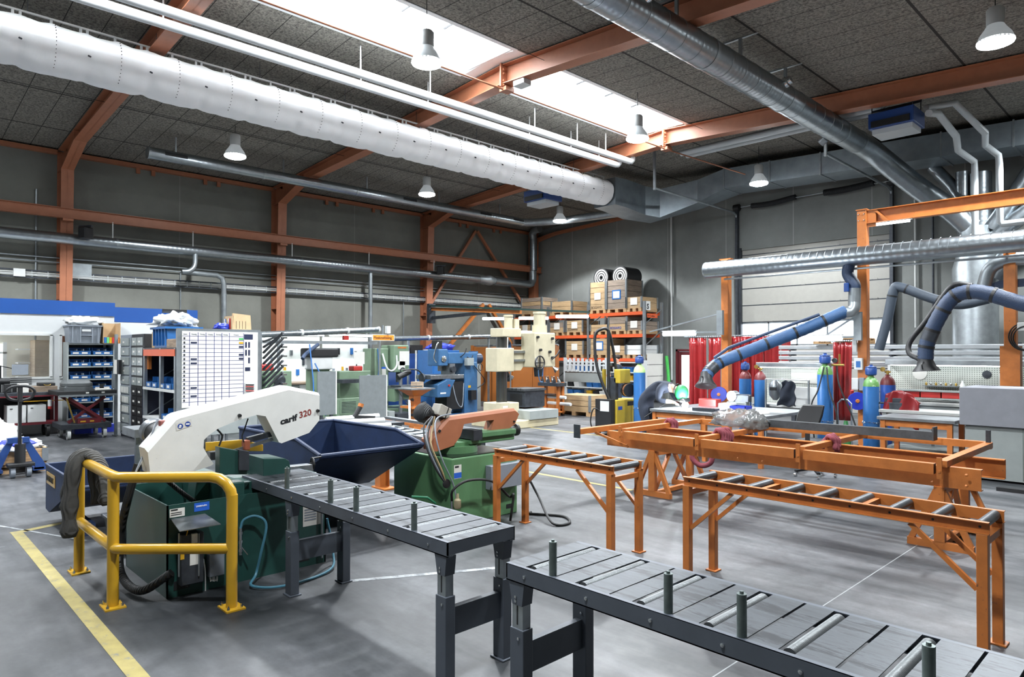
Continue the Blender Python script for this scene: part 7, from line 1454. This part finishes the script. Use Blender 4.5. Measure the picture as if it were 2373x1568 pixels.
# ================================================================ left: office, shelving, planner, pallet truck
BAND = mat('office_blue_band', '#1f4c92', .4, var=.03); OFW = mat('office_white_panel', '#c3c6c7', .45, var=.02)
of = TH('office_partition', 'white office built into the hall with a blue band along its top', 'office', (-19, 0, 0)); of.r['kind'] = 'structure'
X0 = -19.0
def owall(y0, y1, z0, z1): of.box('wall_panel', OFW, X0-.1, X0, y0, y1, z0, z1)
owall(-4.9, 4.49, 2.32, 2.78); owall(-4.9, 4.49, 0, 1.3); owall(-4.9, .4, 1.3, 2.32); owall(3.2, 3.34, 1.3, 2.32); owall(4.3, 4.49, 1.3, 2.32)
of.box('blue_band', BAND, X0-.1, X0+.02, -4.9, 4.5, 2.78, 3.117); of.box('end_panel', OFW, -20.5, X0-.1, 4.4, 4.49, 0, 2.78); of.box('blue_band', BAND, -20.6, X0-.1, 4.4, 4.5, 2.78, 3.117); of.box('roof_panel', OFW, -21.55, X0-.1, -4.9, 4.45, 3.0, 3.06)
of.box('wall_panel', OFW, -20.7, -20.6, 4.5, 7.0, 0, 2.71); of.box('blue_band', BAND, -20.7, -20.59, 4.5, 7.02, 2.71, 3.11); of.box('roof_panel', OFW, -21.5, -20.7, 4.5, 7.0, 3.0, 3.06)
for y0, y1 in ((.4, 3.2), (3.34, 4.3)):
    m = MB(); m.box(X0-.06, X0+.03, y0, y1, 1.27, 1.32); m.box(X0-.06, X0+.03, y0, y1, 2.28, 2.33)
    for y in (y0, y1-.05): m.box(X0-.06, X0+.03, y, y+.05, 1.3, 2.3)
    of.add(m, 'window_frame', WHT)
    m = MB()
    for k in range(32): m.box(X0-.07, X0-.045, y0+.05, y1-.05, 1.34+k*.0295, 1.344+k*.0295)
    of.add(m, 'blind', PAPER)
of.box('inner_window', DAY, -21.55, -21.53, 1.2, 2.6, 1.2, 2.1); m = MB()
for y in (1.15, 1.9, 2.6): m.box(-21.53, -21.48, y-.04, y+.04, 1.15, 2.15)
m.box(-21.53, -21.48, 1.15, 2.64, 1.85, 1.9); of.add(m, 'inner_frame', WHT)
of.box('cupboard', mat('beech_veneer', '#b09878', .5, var=.08), -21.3, -20.6, 3.1, 3.5, .3, 2.2); 
for k in range(4): of.box('book_shelf', WHT, -21.4, -20.9, 2.8, 3.05, .9+k*.35, .93+k*.35)
of.box('inner_wall', mat('office_beige', '#cfcabb', .8, var=.02), -21.58, -21.55, -4.5, 4.4, 0, 3.0); of.box('ceiling_lamp', TUBE, -20.6, -20.3, .5, 3.0, 2.9, 2.95)
# bin shelf
def binmesh(x, y, z, w, d, h, face):   # open fronted picking bin, front towards face
    m = MB(); t = .008
    if face == 'x':
        m.box(x-d, x, y, y+t, z, z+h*.55); m.box(x-d, x-d*.3, y, y+t, z+h*.5, z+h); m.box(x-d, x, y+w-t, y+w, z, z+h*.55); m.box(x-d, x-d*.3, y+w-t, y+w, z+h*.5, z+h); m.box(x-t, x, y, y+w, z, z+h*.5); m.box(x-d, x-d+t, y, y+w, z, z+h); m.box(x-d, x, y, y+w, z, z+t); m.box(x-t, x+.012, y, y+w, z+h*.46, z+h*.52)
    else:
        m.box(x, x+t, y, y+d, z, z+h*.55); m.box(x, x+t, y+d*.3, y+d, z+h*.5, z+h); m.box(x+w-t, x+w, y, y+d, z, z+h*.55); m.box(x+w-t, x+w, y+d*.3, y+d, z+h*.5, z+h); m.box(x, x+w, y, y+t, z, z+h*.5); m.box(x, x+w, y+d-t, y+d, z, z+h); m.box(x, x+w, y, y+d, z, z+t)
    return m
def pbin(lab, x, y, z, w, d, h, face, mt=BLU, grp='blue picking bins', lbl=True):
    b = TH('picking_bin', lab, 'bin', (x, y, z), grp); b.add(binmesh(x, y, z, w, d, h, face), 'tray', mt)
    if face == 'x':
        for k in (.33, .66): b.box('divider', WHT, x-d*.8, x-.04, y+w*k, y+w*k+.005, z+.01, z+h*.8)
        if lbl: 
            for k in (.12, .55): b.box('label_card', PAPER, x, x+.004, y+w*k, y+w*(k+.28), z+h*.14, z+h*.38)
    elif lbl: b.box('label_card', PAPER, x+w*.3, x+w*.7, y-.004, y, z+h*.14, z+h*.38)
    return b
s = TH('bin_shelf', 'grey steel shelf of blue picking bins behind the lift table', 'shelf', (-18.75, 3.9, 0)); SX = -18.5
for y in (3.42, 4.37): s.box('side_panel', GRYC, SX-.5, SX, y-.015, y+.015, 0, 2.13)
s.box('back_panel', mat('dark_back_panel', '#22262e', .6, var=.05), SX-.5, SX-.49, 3.42, 4.37, 0, 2.12)
SZ = (.35, .72, 1.0, 1.26, 1.56, 1.83)
for z in SZ+(2.10,): s.box('shelf_board', GRYC, SX-.5, SX, 3.43, 4.36, z-.03, z)
rows = 'fifth second third fourth lower top'.split()
for i, (z, row) in enumerate(zip(SZ, ('lowest', 'second lowest', 'third lowest', 'third highest', 'second highest', 'highest'))):
    for k, (y, side) in enumerate(((3.47, 'left'), (3.93, 'right'))): pbin('blue picking bin at the %s on the %s board of the grey bin shelf' % (side, row), SX-.01, y, z+.001, .42, .38, .17, 'x')
c = TH('storage_crate', 'light grey stacking crate on top of the bin shelf', 'crate', (-18.7, 3.75, 2.101)); m = MB(); m.loft([[(-18.95, 3.45, 2.101), (-18.48, 3.45, 2.101), (-18.48, 4.06, 2.101), (-18.95, 4.06, 2.101)], [(-18.98, 3.42, 2.5), (-18.45, 3.42, 2.5), (-18.45, 4.09, 2.5), (-18.98, 4.09, 2.5)]]); cb_2 = c.add(m, 'body', GRYP); c.box('rim', GRYP, -19.0, -18.43, 3.40, 4.11, 2.5, 2.53); m = MB()
for y in (3.5, 3.66, 3.9, 4.02): m.box(-18.46, -18.44, y-.012, y+.012, 2.12, 2.5)
m.box(-18.46, -18.44, 3.67, 3.89, 2.28, 2.30); c.add(m, 'rib', GRYP, cb_2); c.box('handle_slot', WHT, -18.455, -18.44, 3.69, 3.87, 2.38, 2.43, par=cb_2)
lump('plastic_sheet', 'white plastic sheet heaped in the light grey crate', 'plastic wrap', (-18.72, 3.78, 2.532), (.22, .36, .14), mat('white_plastic_sheet', '#cdd0d1', .35, bump=.6, bscale=12), .3, 2)
c = TH('carton', 'open brown cardboard box on the bin shelf beside the grey crate', 'box', (-18.6, 4.32, 2.101))
for a in ((-18.9, -18.89, 4.13, 4.5), (-18.9, -18.46, 4.13, 4.14), (-18.9, -18.46, 4.49, 4.5)): c.box('side', CARD, *a, 2.101, 2.6)
c.box('bottom', CARD, -18.9, -18.46, 4.13, 4.5, 2.101, 2.11); 
for k in range(6): c.box('colour_slip', [BLU, mat('green_slip', '#58b06a', .6), YEL, REDP, mat('pink_slip', '#d98aa8', .6), ORG][k], -18.5, -18.455, 4.15+k*.055, 4.2+k*.055, 2.112, 2.25)
# lift table with a case
l = TH('lift_table', 'mobile scissor lift table with white castors in front of the bin shelf', 'lift table', (-17.6, 3.55, 0))
l.box('platform', BLK, -18.15, -17.1, 2.98, 4.1, .96, 1.05, bevel=.008); l.box('platform_edge', GALV, -17.1, -17.06, 3.0, 4.1, .93, .97); m = MB()
m.box(-17.1, -17.095, 3.5, 3.56, .99, 1.02); m.box(-17.1, -17.095, 3.8, 3.86, .99, 1.02); l.add(m, 'label', PAPER)
l.bar('scissor_arm', DRED, (-17.2, 3.2, .9), (-17.2, 3.9, .36), .05, .06); l.bar('scissor_arm', DRED, (-17.25, 3.9, .9), (-17.25, 3.2, .36), .05, .06); l.bar('scissor_arm', DRED, (-18.0, 3.2, .9), (-18.0, 3.9, .36), .05, .06); l.bar('spring', MATS['brass'], (-17.15, 3.15, .9), (-17.15, 3.3, .36), .03, .03)
l.box('base_frame', DSTEEL, -18.1, -17.1, 3.05, 4.0, .22, .34, bevel=.01); l.box('red_toolbox', DRED, -17.35, -17.1, 3.35, 3.8, .345, .44); m = MB()
m.box(-17.1, -17.095, 3.4, 3.5, .37, .4); m.box(-17.1, -17.095, 3.58, 3.66, .37, .4); l.add(m, 'yellow_label', YEL)
for x in (-17.2, -18.0):
    for y in (3.2, 3.88):
        q = l.cyl('castor', WHT, (x, y-.03, .105), (x, y+.03, .105), .105, k=20); l.cyl('hub', CHROME, (x, y-.035, .105), (x, y+.035, .105), .05, par=q); l.box('castor_fork', GALV, x-.05, x+.05, y-.045, y+.045, .17, .23, par=q)
l.box('handle_post', BLK, -18.1, -18.06, 3.98, 4.06, .3, 1.15)
one('tool_case', MB().bb(-17.75, -17.2, 3.12, 3.66, 1.051, 1.15, .02).bb(-17.75, -17.2, 3.12, 3.66, 1.15, 1.27, .06), mat('dark_grey_case', '#4a4e50', .55, var=.15, bump=.3), 'dark grey hard plastic case on the lift table', 'case', sm=30)
one('plastic_bag', MB().bb(-17.4, -17.15, 3.7, 4.0, 1.051, 1.08, .01), PAPER, 'flat white plastic bag on the lift table', 'bag', sm=0)
one('blue_crate', MB().bb(-18.45, -18.17, 3.5, 4.3, .005, .2, .01), DBLU, 'dark blue crate on the floor under the bin shelf', 'crate', sm=0)
s = TH('display_stand', 'grey tilted panel with a black clip box beside the drawer tower', 'panel', (-17.3, 4.2, 0)); s.box('post', GALV, -17.42, -17.36, 4.12, 4.18, 0, 2.3); s.box('panel', GALV, -17.6, -17.3, 4.11, 4.13, 1.07, 1.4); s.box('clip_box', BLK, -17.1, -16.95, 4.1, 4.16, 1.4, 1.72); s.box('sheet', PAPER, -17.35, -17.12, 4.1, 4.12, 1.4, 1.72); s.box('foot', GALV, -17.5, -17.34, 4.1, 4.19, 0, .02)
# drawer towers
GLS = mat('clear_drawer_plastic', '#aeb6b4', .2, trans=.35, var=.1)
for i, (x0, x1, mt, lab) in enumerate(((-17.3, -16.5, GRYP, 'grey tower of clear plastic drawers left of the black one'), (-16.42, -15.5, BLK, 'black tower of small parts drawers beside the blue bin rack'))):
    t = TH('drawer_tower', lab, 'drawer tower', ((x0+x1)/2, 4.4, 0), 'small parts drawer towers'); y = 4.2
    t.box('cabinet', mt, x0, x1, y+.02, y+.4, .05, 2.28, bevel=.008); t.box('base', DSTEEL, x0+.02, x1-.02, y+.03, y+.38, 0, .05)
    for k in range(10):
        for j in range(2 if i else 1):
            w = (x1-x0-.1)/(2 if i else 1); a = x0+.05+j*w; z = .12+k*.213
            dw = t.box('drawer', GLS if (i == 0 or k > 4) else BLK, a+.02, a+w-.02, y, y+.02, z, z+.17)
            if i == 0 and 2 <= k <= 4:
                m = MB()
                for q in range(5): m.box(a+.08+q*.12, a+.14+q*.12, y-.004, y, z+.02, z+.15)
                t.add(m, 'label_strip', PAPER, dw)
            else: t.box('label_card', PAPER, a+w*.3, a+w*.3+.12, y-.004, y, z+.06, z+.10, par=dw)
# bin rack with crates and the planner
r = TH('bin_rack', 'open galvanised rack with an orange beam left of the planning board', 'rack', (-14, 4.4, 0))
for x in (-14.98, -13.95, -13.11):
    for y in (4.1, 4.9): r.box('upright', GALV, x-.04, x+.04, y-.03, y+.03, 0, 1.97)
for x in (-14.98, -13.11): 
    for z in (.6, 1.2): r.bar('brace', GALV, (x, 4.1, z), (x, 4.9, z+.5), .02, .02)
r.box('orange_beam', RORG if 'RORG' in globals() else ORG, -14.98, -13.08, 4.06, 4.12, 1.82, 1.95); r.box('top_board', DSTEEL, -15.0, -13.08, 4.08, 4.92, 1.95, 1.98); r.box('back_sheet', mat('dark_navy_sheet', '#1b2033', .6, var=.05), -14.95, -13.08, 4.92, 4.94, .3, 1.95); r.box('side_sheet', MATS['dark_navy_sheet'], -15.03, -15.02, 4.06, 4.92, .3, 1.95); r.box('orange_post', ORG, -14.95, -14.85, 4.12, 4.18, 1.55, 1.82)
for z, nm in ((1.2, 'a'), (.62, 'b')): r.box('shelf_board', WHT, -15.0, -13.08, 4.06, 4.9, z-.05, z)
for k, lab in enumerate(('leftmost', 'second', 'third', 'fourth')): pbin('light blue bin on the upper shelf of the bin rack, %s from the left' % lab, -14.85+k*.36+(.12 if k > 1 else 0), 4.08, 1.201, .32, .4, .2, 'y', grp='blue bins in the galvanised rack')
pbin('light blue bin on the lower shelf of the bin rack', -13.88, 4.08, .621, .36, .4, .2, 'y', grp='blue bins in the galvanised rack'); pbin('dark blue bin on the lower shelf of the bin rack', -13.48, 4.08, .621, .34, .4, .2, 'y', mt=DBLU, grp='blue bins in the galvanised rack')
c = TH('storage_crate', 'bright blue stacking crate on top of the bin rack', 'crate', (-14.0, 4.4, 1.981)); c.add(MB().loft([[(-14.55, 4.15, 1.981), (-13.75, 4.15, 1.981), (-13.75, 4.7, 1.981), (-14.55, 4.7, 1.981)], [(-14.58, 4.12, 2.34), (-13.72, 4.12, 2.34), (-13.72, 4.73, 2.34), (-14.58, 4.73, 2.34)]]), 'body', BLU); c.box('rim', BLU, -14.62, -13.68, 4.08, 4.77, 2.34, 2.38); m = MB()
for k in range(5): m.box(-14.5+k*.18, -14.48+k*.18, 4.1, 4.14, 2.02, 2.34)
c.add(m, 'rib', BLU)
lump('plastic_sheet', 'heap of white plastic film above the bright blue crate', 'plastic wrap', (-14.3, 4.45, 2.382), (.45, .35, .18), MATS['white_plastic_sheet'], .35, 6)
for k, (x, lab) in enumerate(((-14.85, 'brown folding carton at the left end of the bin rack top'), (-14.68, 'second brown carton beside the bright blue crate'))): one('carton', MB().bb(x-.07, x+.08, 4.2, 4.75, 1.981, 2.3, .006), CARD, lab, 'box', sm=0)
one('wooden_box', MB().bb(-13.66, -13.1, 4.1, 4.5, 1.981, 2.14, .006), WOODD, 'small wooden box on the bin rack under the yellow file', 'box', sm=0); one('yellow_file', MB().bb(-13.3, -13.1, 4.15, 4.45, 2.141, 2.3, .006), YEL, 'yellow file standing on the small wooden box', 'file', sm=0)
b = TH('planning_board', 'white weekly planning board with a blue grid', 'notice board', (-13.0, 4.85, 0)); BX = -12.99
b.box('frame', GALV, -13.06, -13.0, 4.08, 5.62, .75, 2.33); b.box('lower_panel', GRYC, -13.05, -13.01, 4.1, 5.6, .35, .8)
for y in (4.1, 5.6): b.box('post', GALV, -13.06, -13.0, y-.03, y+.03, 0, .8)
pn = b.box('white_panel', PAPER, -13.0, BX, 4.16, 5.56, .88, 2.28)
GB = mat('grid_line_blue', '#1c2763', .6, var=0); YS = [4.29, 4.44, 4.58, 4.73, 4.87, 5.01, 5.28]; m = MB()
for y in YS: m.box(BX, BX+.0015, y-.005, y+.005, .91, 2.26)
for k in range(17): z = 2.19-k*.0755; m.box(BX, BX+.001, 4.165, 5.285, z-.004, z+.004)
b.add(m, 'grid', GB, pn)
for k, (y, wd) in enumerate(zip([4.17, 4.31, 4.46, 4.60, 4.75, 4.885, 5.08], ['Navn', 'Mandag', 'Tirsdag', 'Onsdag', 'Torsdag', 'Fredag', 'Diverse'])):
    o = text(wd, .035, GRYP, V((BX+.002, y+.01, 2.215))-b.o, (pi/2, 0, pi/2), pn, name='day_heading', sx=.9)
m = MB()
for k in range(16): m.box(BX+.001, BX+.002, 4.185, 4.215, 2.125-k*.0755, 2.165-k*.0755)
b.add(m, 'portrait', DSTEEL, pn); m = MB()
for k in (1, 5, 6, 12, 14): m.box(BX+.001, BX+.004, 4.31, 4.42, 2.13-k*.0755, 2.16-k*.0755)
for k in (2, 4, 5): m.box(BX+.001, BX+.004, 5.19, 5.275, 2.13-k*.0755, 2.165-k*.0755)
for k in range(5): m.box(BX+.001, BX+.004, 5.31+.06*(k % 2)+(.06 if k == 4 else 0), 5.345+.06*(k % 2)+(.06 if k == 4 else 0), 1.98-.15*(k//2), 2.09-.15*(k//2))
m.box(BX+.001, BX+.003, 5.29, 5.46, 2.14, 2.24); m.box(BX+.001, BX+.003, 5.31, 5.41, 1.53, 1.6); b.add(m, 'magnet_strip', mat('navy_magnet', '#1c2440', .5, var=0), pn)
b.box('green_magnet', mat('green_slip2', '#3f9a54', .6, var=0), BX+.001, BX+.004, 5.19, 5.275, 2.13, 2.165, par=pn); b.box('yellow_magnet', YEL, BX+.001, BX+.004, 5.19, 5.275, 2.055, 2.09, par=pn); b.box('pen_tray', WHT, BX, BX+.03, 5.3, 5.5, 1.1, 1.3, par=pn)
for k in range(4): b.cyl('pen', BLK if k % 2 else REDP, (BX+.04, 5.31, 1.15+k*.04), (BX+.04, 5.47, 1.14+k*.04), .01, par=pn, k=8)
c = TH('carton', 'cardboard folder box leaning on top of the planning board', 'box', (-13.3, 5.3, 2.0)); SHX = -13.25
r2 = TH('rack_shelf', 'grey shelf top behind the planning board holding boxes', 'shelf', (-13.4, 5.2, 0)); r2.box('shelf_board', GRYC, -13.9, -13.1, 4.98, 5.62, 2.28, 2.32)
for y in (5.02, 5.58): r2.box('post', GALV, -13.88, -13.84, y-.02, y+.02, 0, 2.28); r2.box('post', GALV, -13.16, -13.12, y-.02, y+.02, 0, 2.28)
c.add(MB().prism([(5.17, 2.325), (5.52, 2.325), (5.50, 2.62), (5.16, 2.65)], -13.26, -13.2, ax=0), 'front', CARD); c.box('side', CARD, -13.6, -13.2, 5.15, 5.17, 2.325, 2.6); c.box('back', CARD, -13.62, -13.58, 5.15, 5.5, 2.325, 2.6)
for k in range(5): c.box('paper', [PAPER, BLU, YEL, PAPER, REDP][k], -13.57+k*.06, -13.53+k*.06, 5.13, 5.4, 2.325, 2.55)
m = MB()
for k in range(4): m.box(-13.2, -13.198, 5.22+k*.06, 5.228+k*.06, 2.35, 2.5)
c.add(m, 'print', INK)
lump('blue_bag', 'blue bag with red edge lying left of the cardboard folder box', 'bag', (-13.4, 5.03, 2.321), (.12, .16, .09), DBLU, .25, 4)
# broom
b = TH('floor_squeegee', 'long handled floor squeegee standing upside down behind the drawer towers', 'squeegee', (-14.5, 3.98, 0)); b.r.location = (-15.3, 4.75, 0); b.o = V((-14.5, 3.98, 0))
b.cyl('handle', WOOD, (-14.5, 3.98, 0), (-14.5, 3.98, 2.55), .014, k=10); b.cyl('socket', BLK, (-14.5, 3.98, 2.5), (-14.5, 3.98, 2.75), .02, k=10); b.box('head', DSTEEL, -14.53, -14.47, 3.74, 4.22, 2.72, 2.76); b.box('rubber_lip', RUB, -14.52, -14.48, 3.74, 4.22, 2.76, 2.80)
# burgundy workshop trolley
t = TH('workshop_trolley', 'burgundy steel workshop trolley with white drawers behind the pallet truck', 'trolley', (-18.4, 2.4, 0)); t.box('top', DSTEEL, -18.8, -18.2, 1.5, 3.2, .92, 1.0, bevel=.006); t.box('top_edge', DRED, -18.2, -18.18, 1.5, 3.2, .9, .93)
for y in (1.55, 3.15):
    for x in (-18.75, -18.22): t.box('leg', DRED, x-.03, x+.03, y-.03, y+.03, .3, .92)
t.box('bottom_shelf', DRED, -18.8, -18.2, 1.5, 3.2, .28, .33); t.box('back_panel', BLK, -18.8, -18.78, 1.5, 3.2, .33, .92)
for y in (2.25, 2.62): dd_ = t.box('drawer_unit', WHT, -18.7, -18.22, y-.0, y+.34, .335, .72, bevel=.006); t.box('handle', BLK, -18.22, -18.215, y+.05, y+.1, .64, .66, par=dd_)
for y in (1.65, 3.0): t.cyl('castor', RUB, (-18.3, y-.03, .13), (-18.3, y+.03, .13), .13, k=20); t.cyl('castor', RUB, (-18.7, y-.03, .13), (-18.7, y+.03, .13), .13, k=20); t.box('castor_fork', GALV, -18.35, -18.25, y-.045, y+.045, .2, .29)
t.bar('yellow_rod', YEL, (-18.3, 2.55, .8), (-18.25, 3.3, .8), .02, .02); t.cyl('white_plug', WHT, (-18.17, 3.02, .68), (-18.17, 3.02, .82), .04); t.cyl('red_plug', REDP, (-18.17, 3.02, .62), (-18.17, 3.02, .68), .04)
one('wooden_tray', MB().bb(-18.7, -18.25, 2.7, 3.18, 1.001, 1.13, .01), mat('brown_box', '#6e6052', .7), 'low brown box on the burgundy trolley', 'box', sm=0)
k_ = TH('drill_case', 'flat black case with a yellow handle on the low brown box', 'case', (-18.4, 2.95, 1.131)); k_.box('body', BLK, -18.65, -18.27, 2.84, 3.14, 1.131, 1.2, bevel=.01); k_.tube('handle', MATS['brass'], [(-18.27, 2.92, 1.17), (-18.24, 2.95, 1.15), (-18.24, 3.02, 1.15), (-18.27, 3.05, 1.17)], .008)
one('carton', MB().bb(-18.6, -18.3, 2.47, 2.65, 1.001, 1.19, .006), PAPER, 'small white carton on the burgundy trolley', 'box', sm=0)
q = TH('paper_trays', 'stack of black letter trays on the burgundy trolley', 'letter tray', (-18.5, 2.5, 1.0)); 
for k in range(4): q.box('tray', BLK, -18.75, -18.62, 2.36, 2.75, 1.16+k*.045, 1.18+k*.045)
q.box('stand', BLK, -18.74, -18.64, 2.4, 2.7, 1.001, 1.16)
q = TH('flat_monitor', 'grey flat screen on an arm above the letter trays', 'monitor', (-18.6, 2.5, 1.0)); q.box('screen', GRYP, -18.64, -18.61, 2.38, 2.68, 1.38, 1.62); q.bar('arm', BLK, (-18.66, 2.2, 1.58), (-18.64, 2.5, 1.5), .02, .02); q.box('post', BLK, -18.69, -18.65, 2.16, 2.2, 1.0, 1.6)
q = TH('bench_tool', 'black bench tool at the left end of the burgundy trolley', 'machine', (-18.45, 2.25, 1.0)); q.box('body', BLK, -18.6, -18.3, 2.2, 2.34, 1.001, 1.2, bevel=.02); q.cyl('motor', BLK, (-18.45, 2.12, 1.25), (-18.45, 2.32, 1.25), .07)
# pallet truck with loaded pallet
p = TH('pallet_truck', 'blue pallet truck with a black handle at the left edge', 'pallet truck', (-12.9, 1.72, 0)); TB = mat('pallet_truck_blue', '#203f78', .4, var=.1); cy = 1.72
p.cyl('steering_wheel', GRYP, (-12.55, cy-.13, .09), (-12.55, cy-.07, .09), .09, k=20); p.cyl('steering_wheel', GRYP, (-12.55, cy+.07, .09), (-12.55, cy+.13, .09), .09, k=20); p.box('axle_block', BLK, -12.65, -12.45, cy-.17, cy+.17, .17, .22, bevel=.01); p.cyl('pump', BLK, (-12.6, cy, .2), (-12.6, cy, .5), .07); p.cyl('pump_rod', CHROME, (-12.6, cy, .45), (-12.6, cy, .58), .03)
for s in (-1, 1): p.add(MB().prism([(cy+s*.04, .56), (cy+s*.12, .56), (cy+s*.36, .12), (cy+s*.36, .05), (cy+s*.24, .05)], -12.82, -12.76, ax=0), 'frame_cheek', TB); p.box('fork', TB, -13.95, -12.75, cy+s*.27-.08, cy+s*.27+.08, .055, .10)
p.box('frame_bridge', TB, -12.84, -12.74, cy-.14, cy+.14, .5, .58); p.box('name_label', PAPER, -12.755, -12.75, cy+.2, cy+.33, .07, .10)
p.bar('tiller', BLK, (-12.58, cy-.01, .5), (-12.5, cy-.02, 1.2), .08, .04); p.add(MB().tube(bez([(-12.5, cy-.02, 1.16), (-12.49, cy-.15, 1.2), (-12.48, cy-.2, 1.3), (-12.47, cy-.13, 1.37), (-12.47, cy-.02, 1.385), (-12.47, cy+.09, 1.37), (-12.48, cy+.16, 1.3), (-12.49, cy+.11, 1.2), (-12.5, cy-.02, 1.16)], 48), .02, 10), 'handle_loop', BLK, sm=40); p.box('handle_block', BLK, -12.52, -12.46, cy-.05, cy+.01, 1.14, 1.40, bevel=.008)
pl = TH('loaded_pallet', 'wooden pallet with a collar behind the pallet truck', 'pallet', (-13.6, 1.6, 0)); 
for y in (1.08, 1.6, 2.06): pl.box('block', WOOD, -14.15, -13.02, y-.05, y+.05, .0, .05); pl.box('bearer', WOOD, -14.15, -13.02, y-.05, y+.05, .105, .125)
for k in range(6): pl.box('deck_board', WOOD, -14.15+k*.2, -14.03+k*.2, 1.0, 2.13, .125, .145)
pl.box('collar_board', WOOD, -13.04, -13.0, 1.0, 2.13, .15, .36); pl.box('collar_board', WOOD, -14.15, -13.0, 2.10, 2.14, .15, .36); pl.box('collar_board', WOOD, -14.15, -13.0, 1.0, 1.03, .15, .36); pl.box('hinge', GALV, -13.06, -12.99, 2.06, 2.145, .16, .36)
WPL = MATS['white_plastic_sheet']
lump('white_sack', 'white plastic covered load on the pallet behind the pallet truck', 'plastic wrap', (-13.6, 1.62, .30), (.62, .5, .13), WPL, .25, 8)
lump('white_sack', 'tall white sack at the back of the loaded pallet', 'sack', (-13.9, 1.45, .36), (.3, .4, .3), WPL, .2, 12)
lump('blue_bag', 'small blue plastic bag on the white load behind the pallet truck handle', 'bag', (-13.2, 1.72, .40), (.1, .26, .07), DBLU, .25, 14)
# ================================================================ world and view
w = bpy.data.worlds.new('world'); SC.world = w; w.use_nodes = True
w.node_tree.nodes['Background'].inputs[0].default_value = (.6, .7, .8, 1); w.node_tree.nodes['Background'].inputs[1].default_value = .3
SC.view_settings.view_transform = 'Standard'; SC.view_settings.look = 'None'; SC.view_settings.gamma = 1; SC.view_settings.exposure = EXPO
SC.view_settings.use_curve_mapping = False
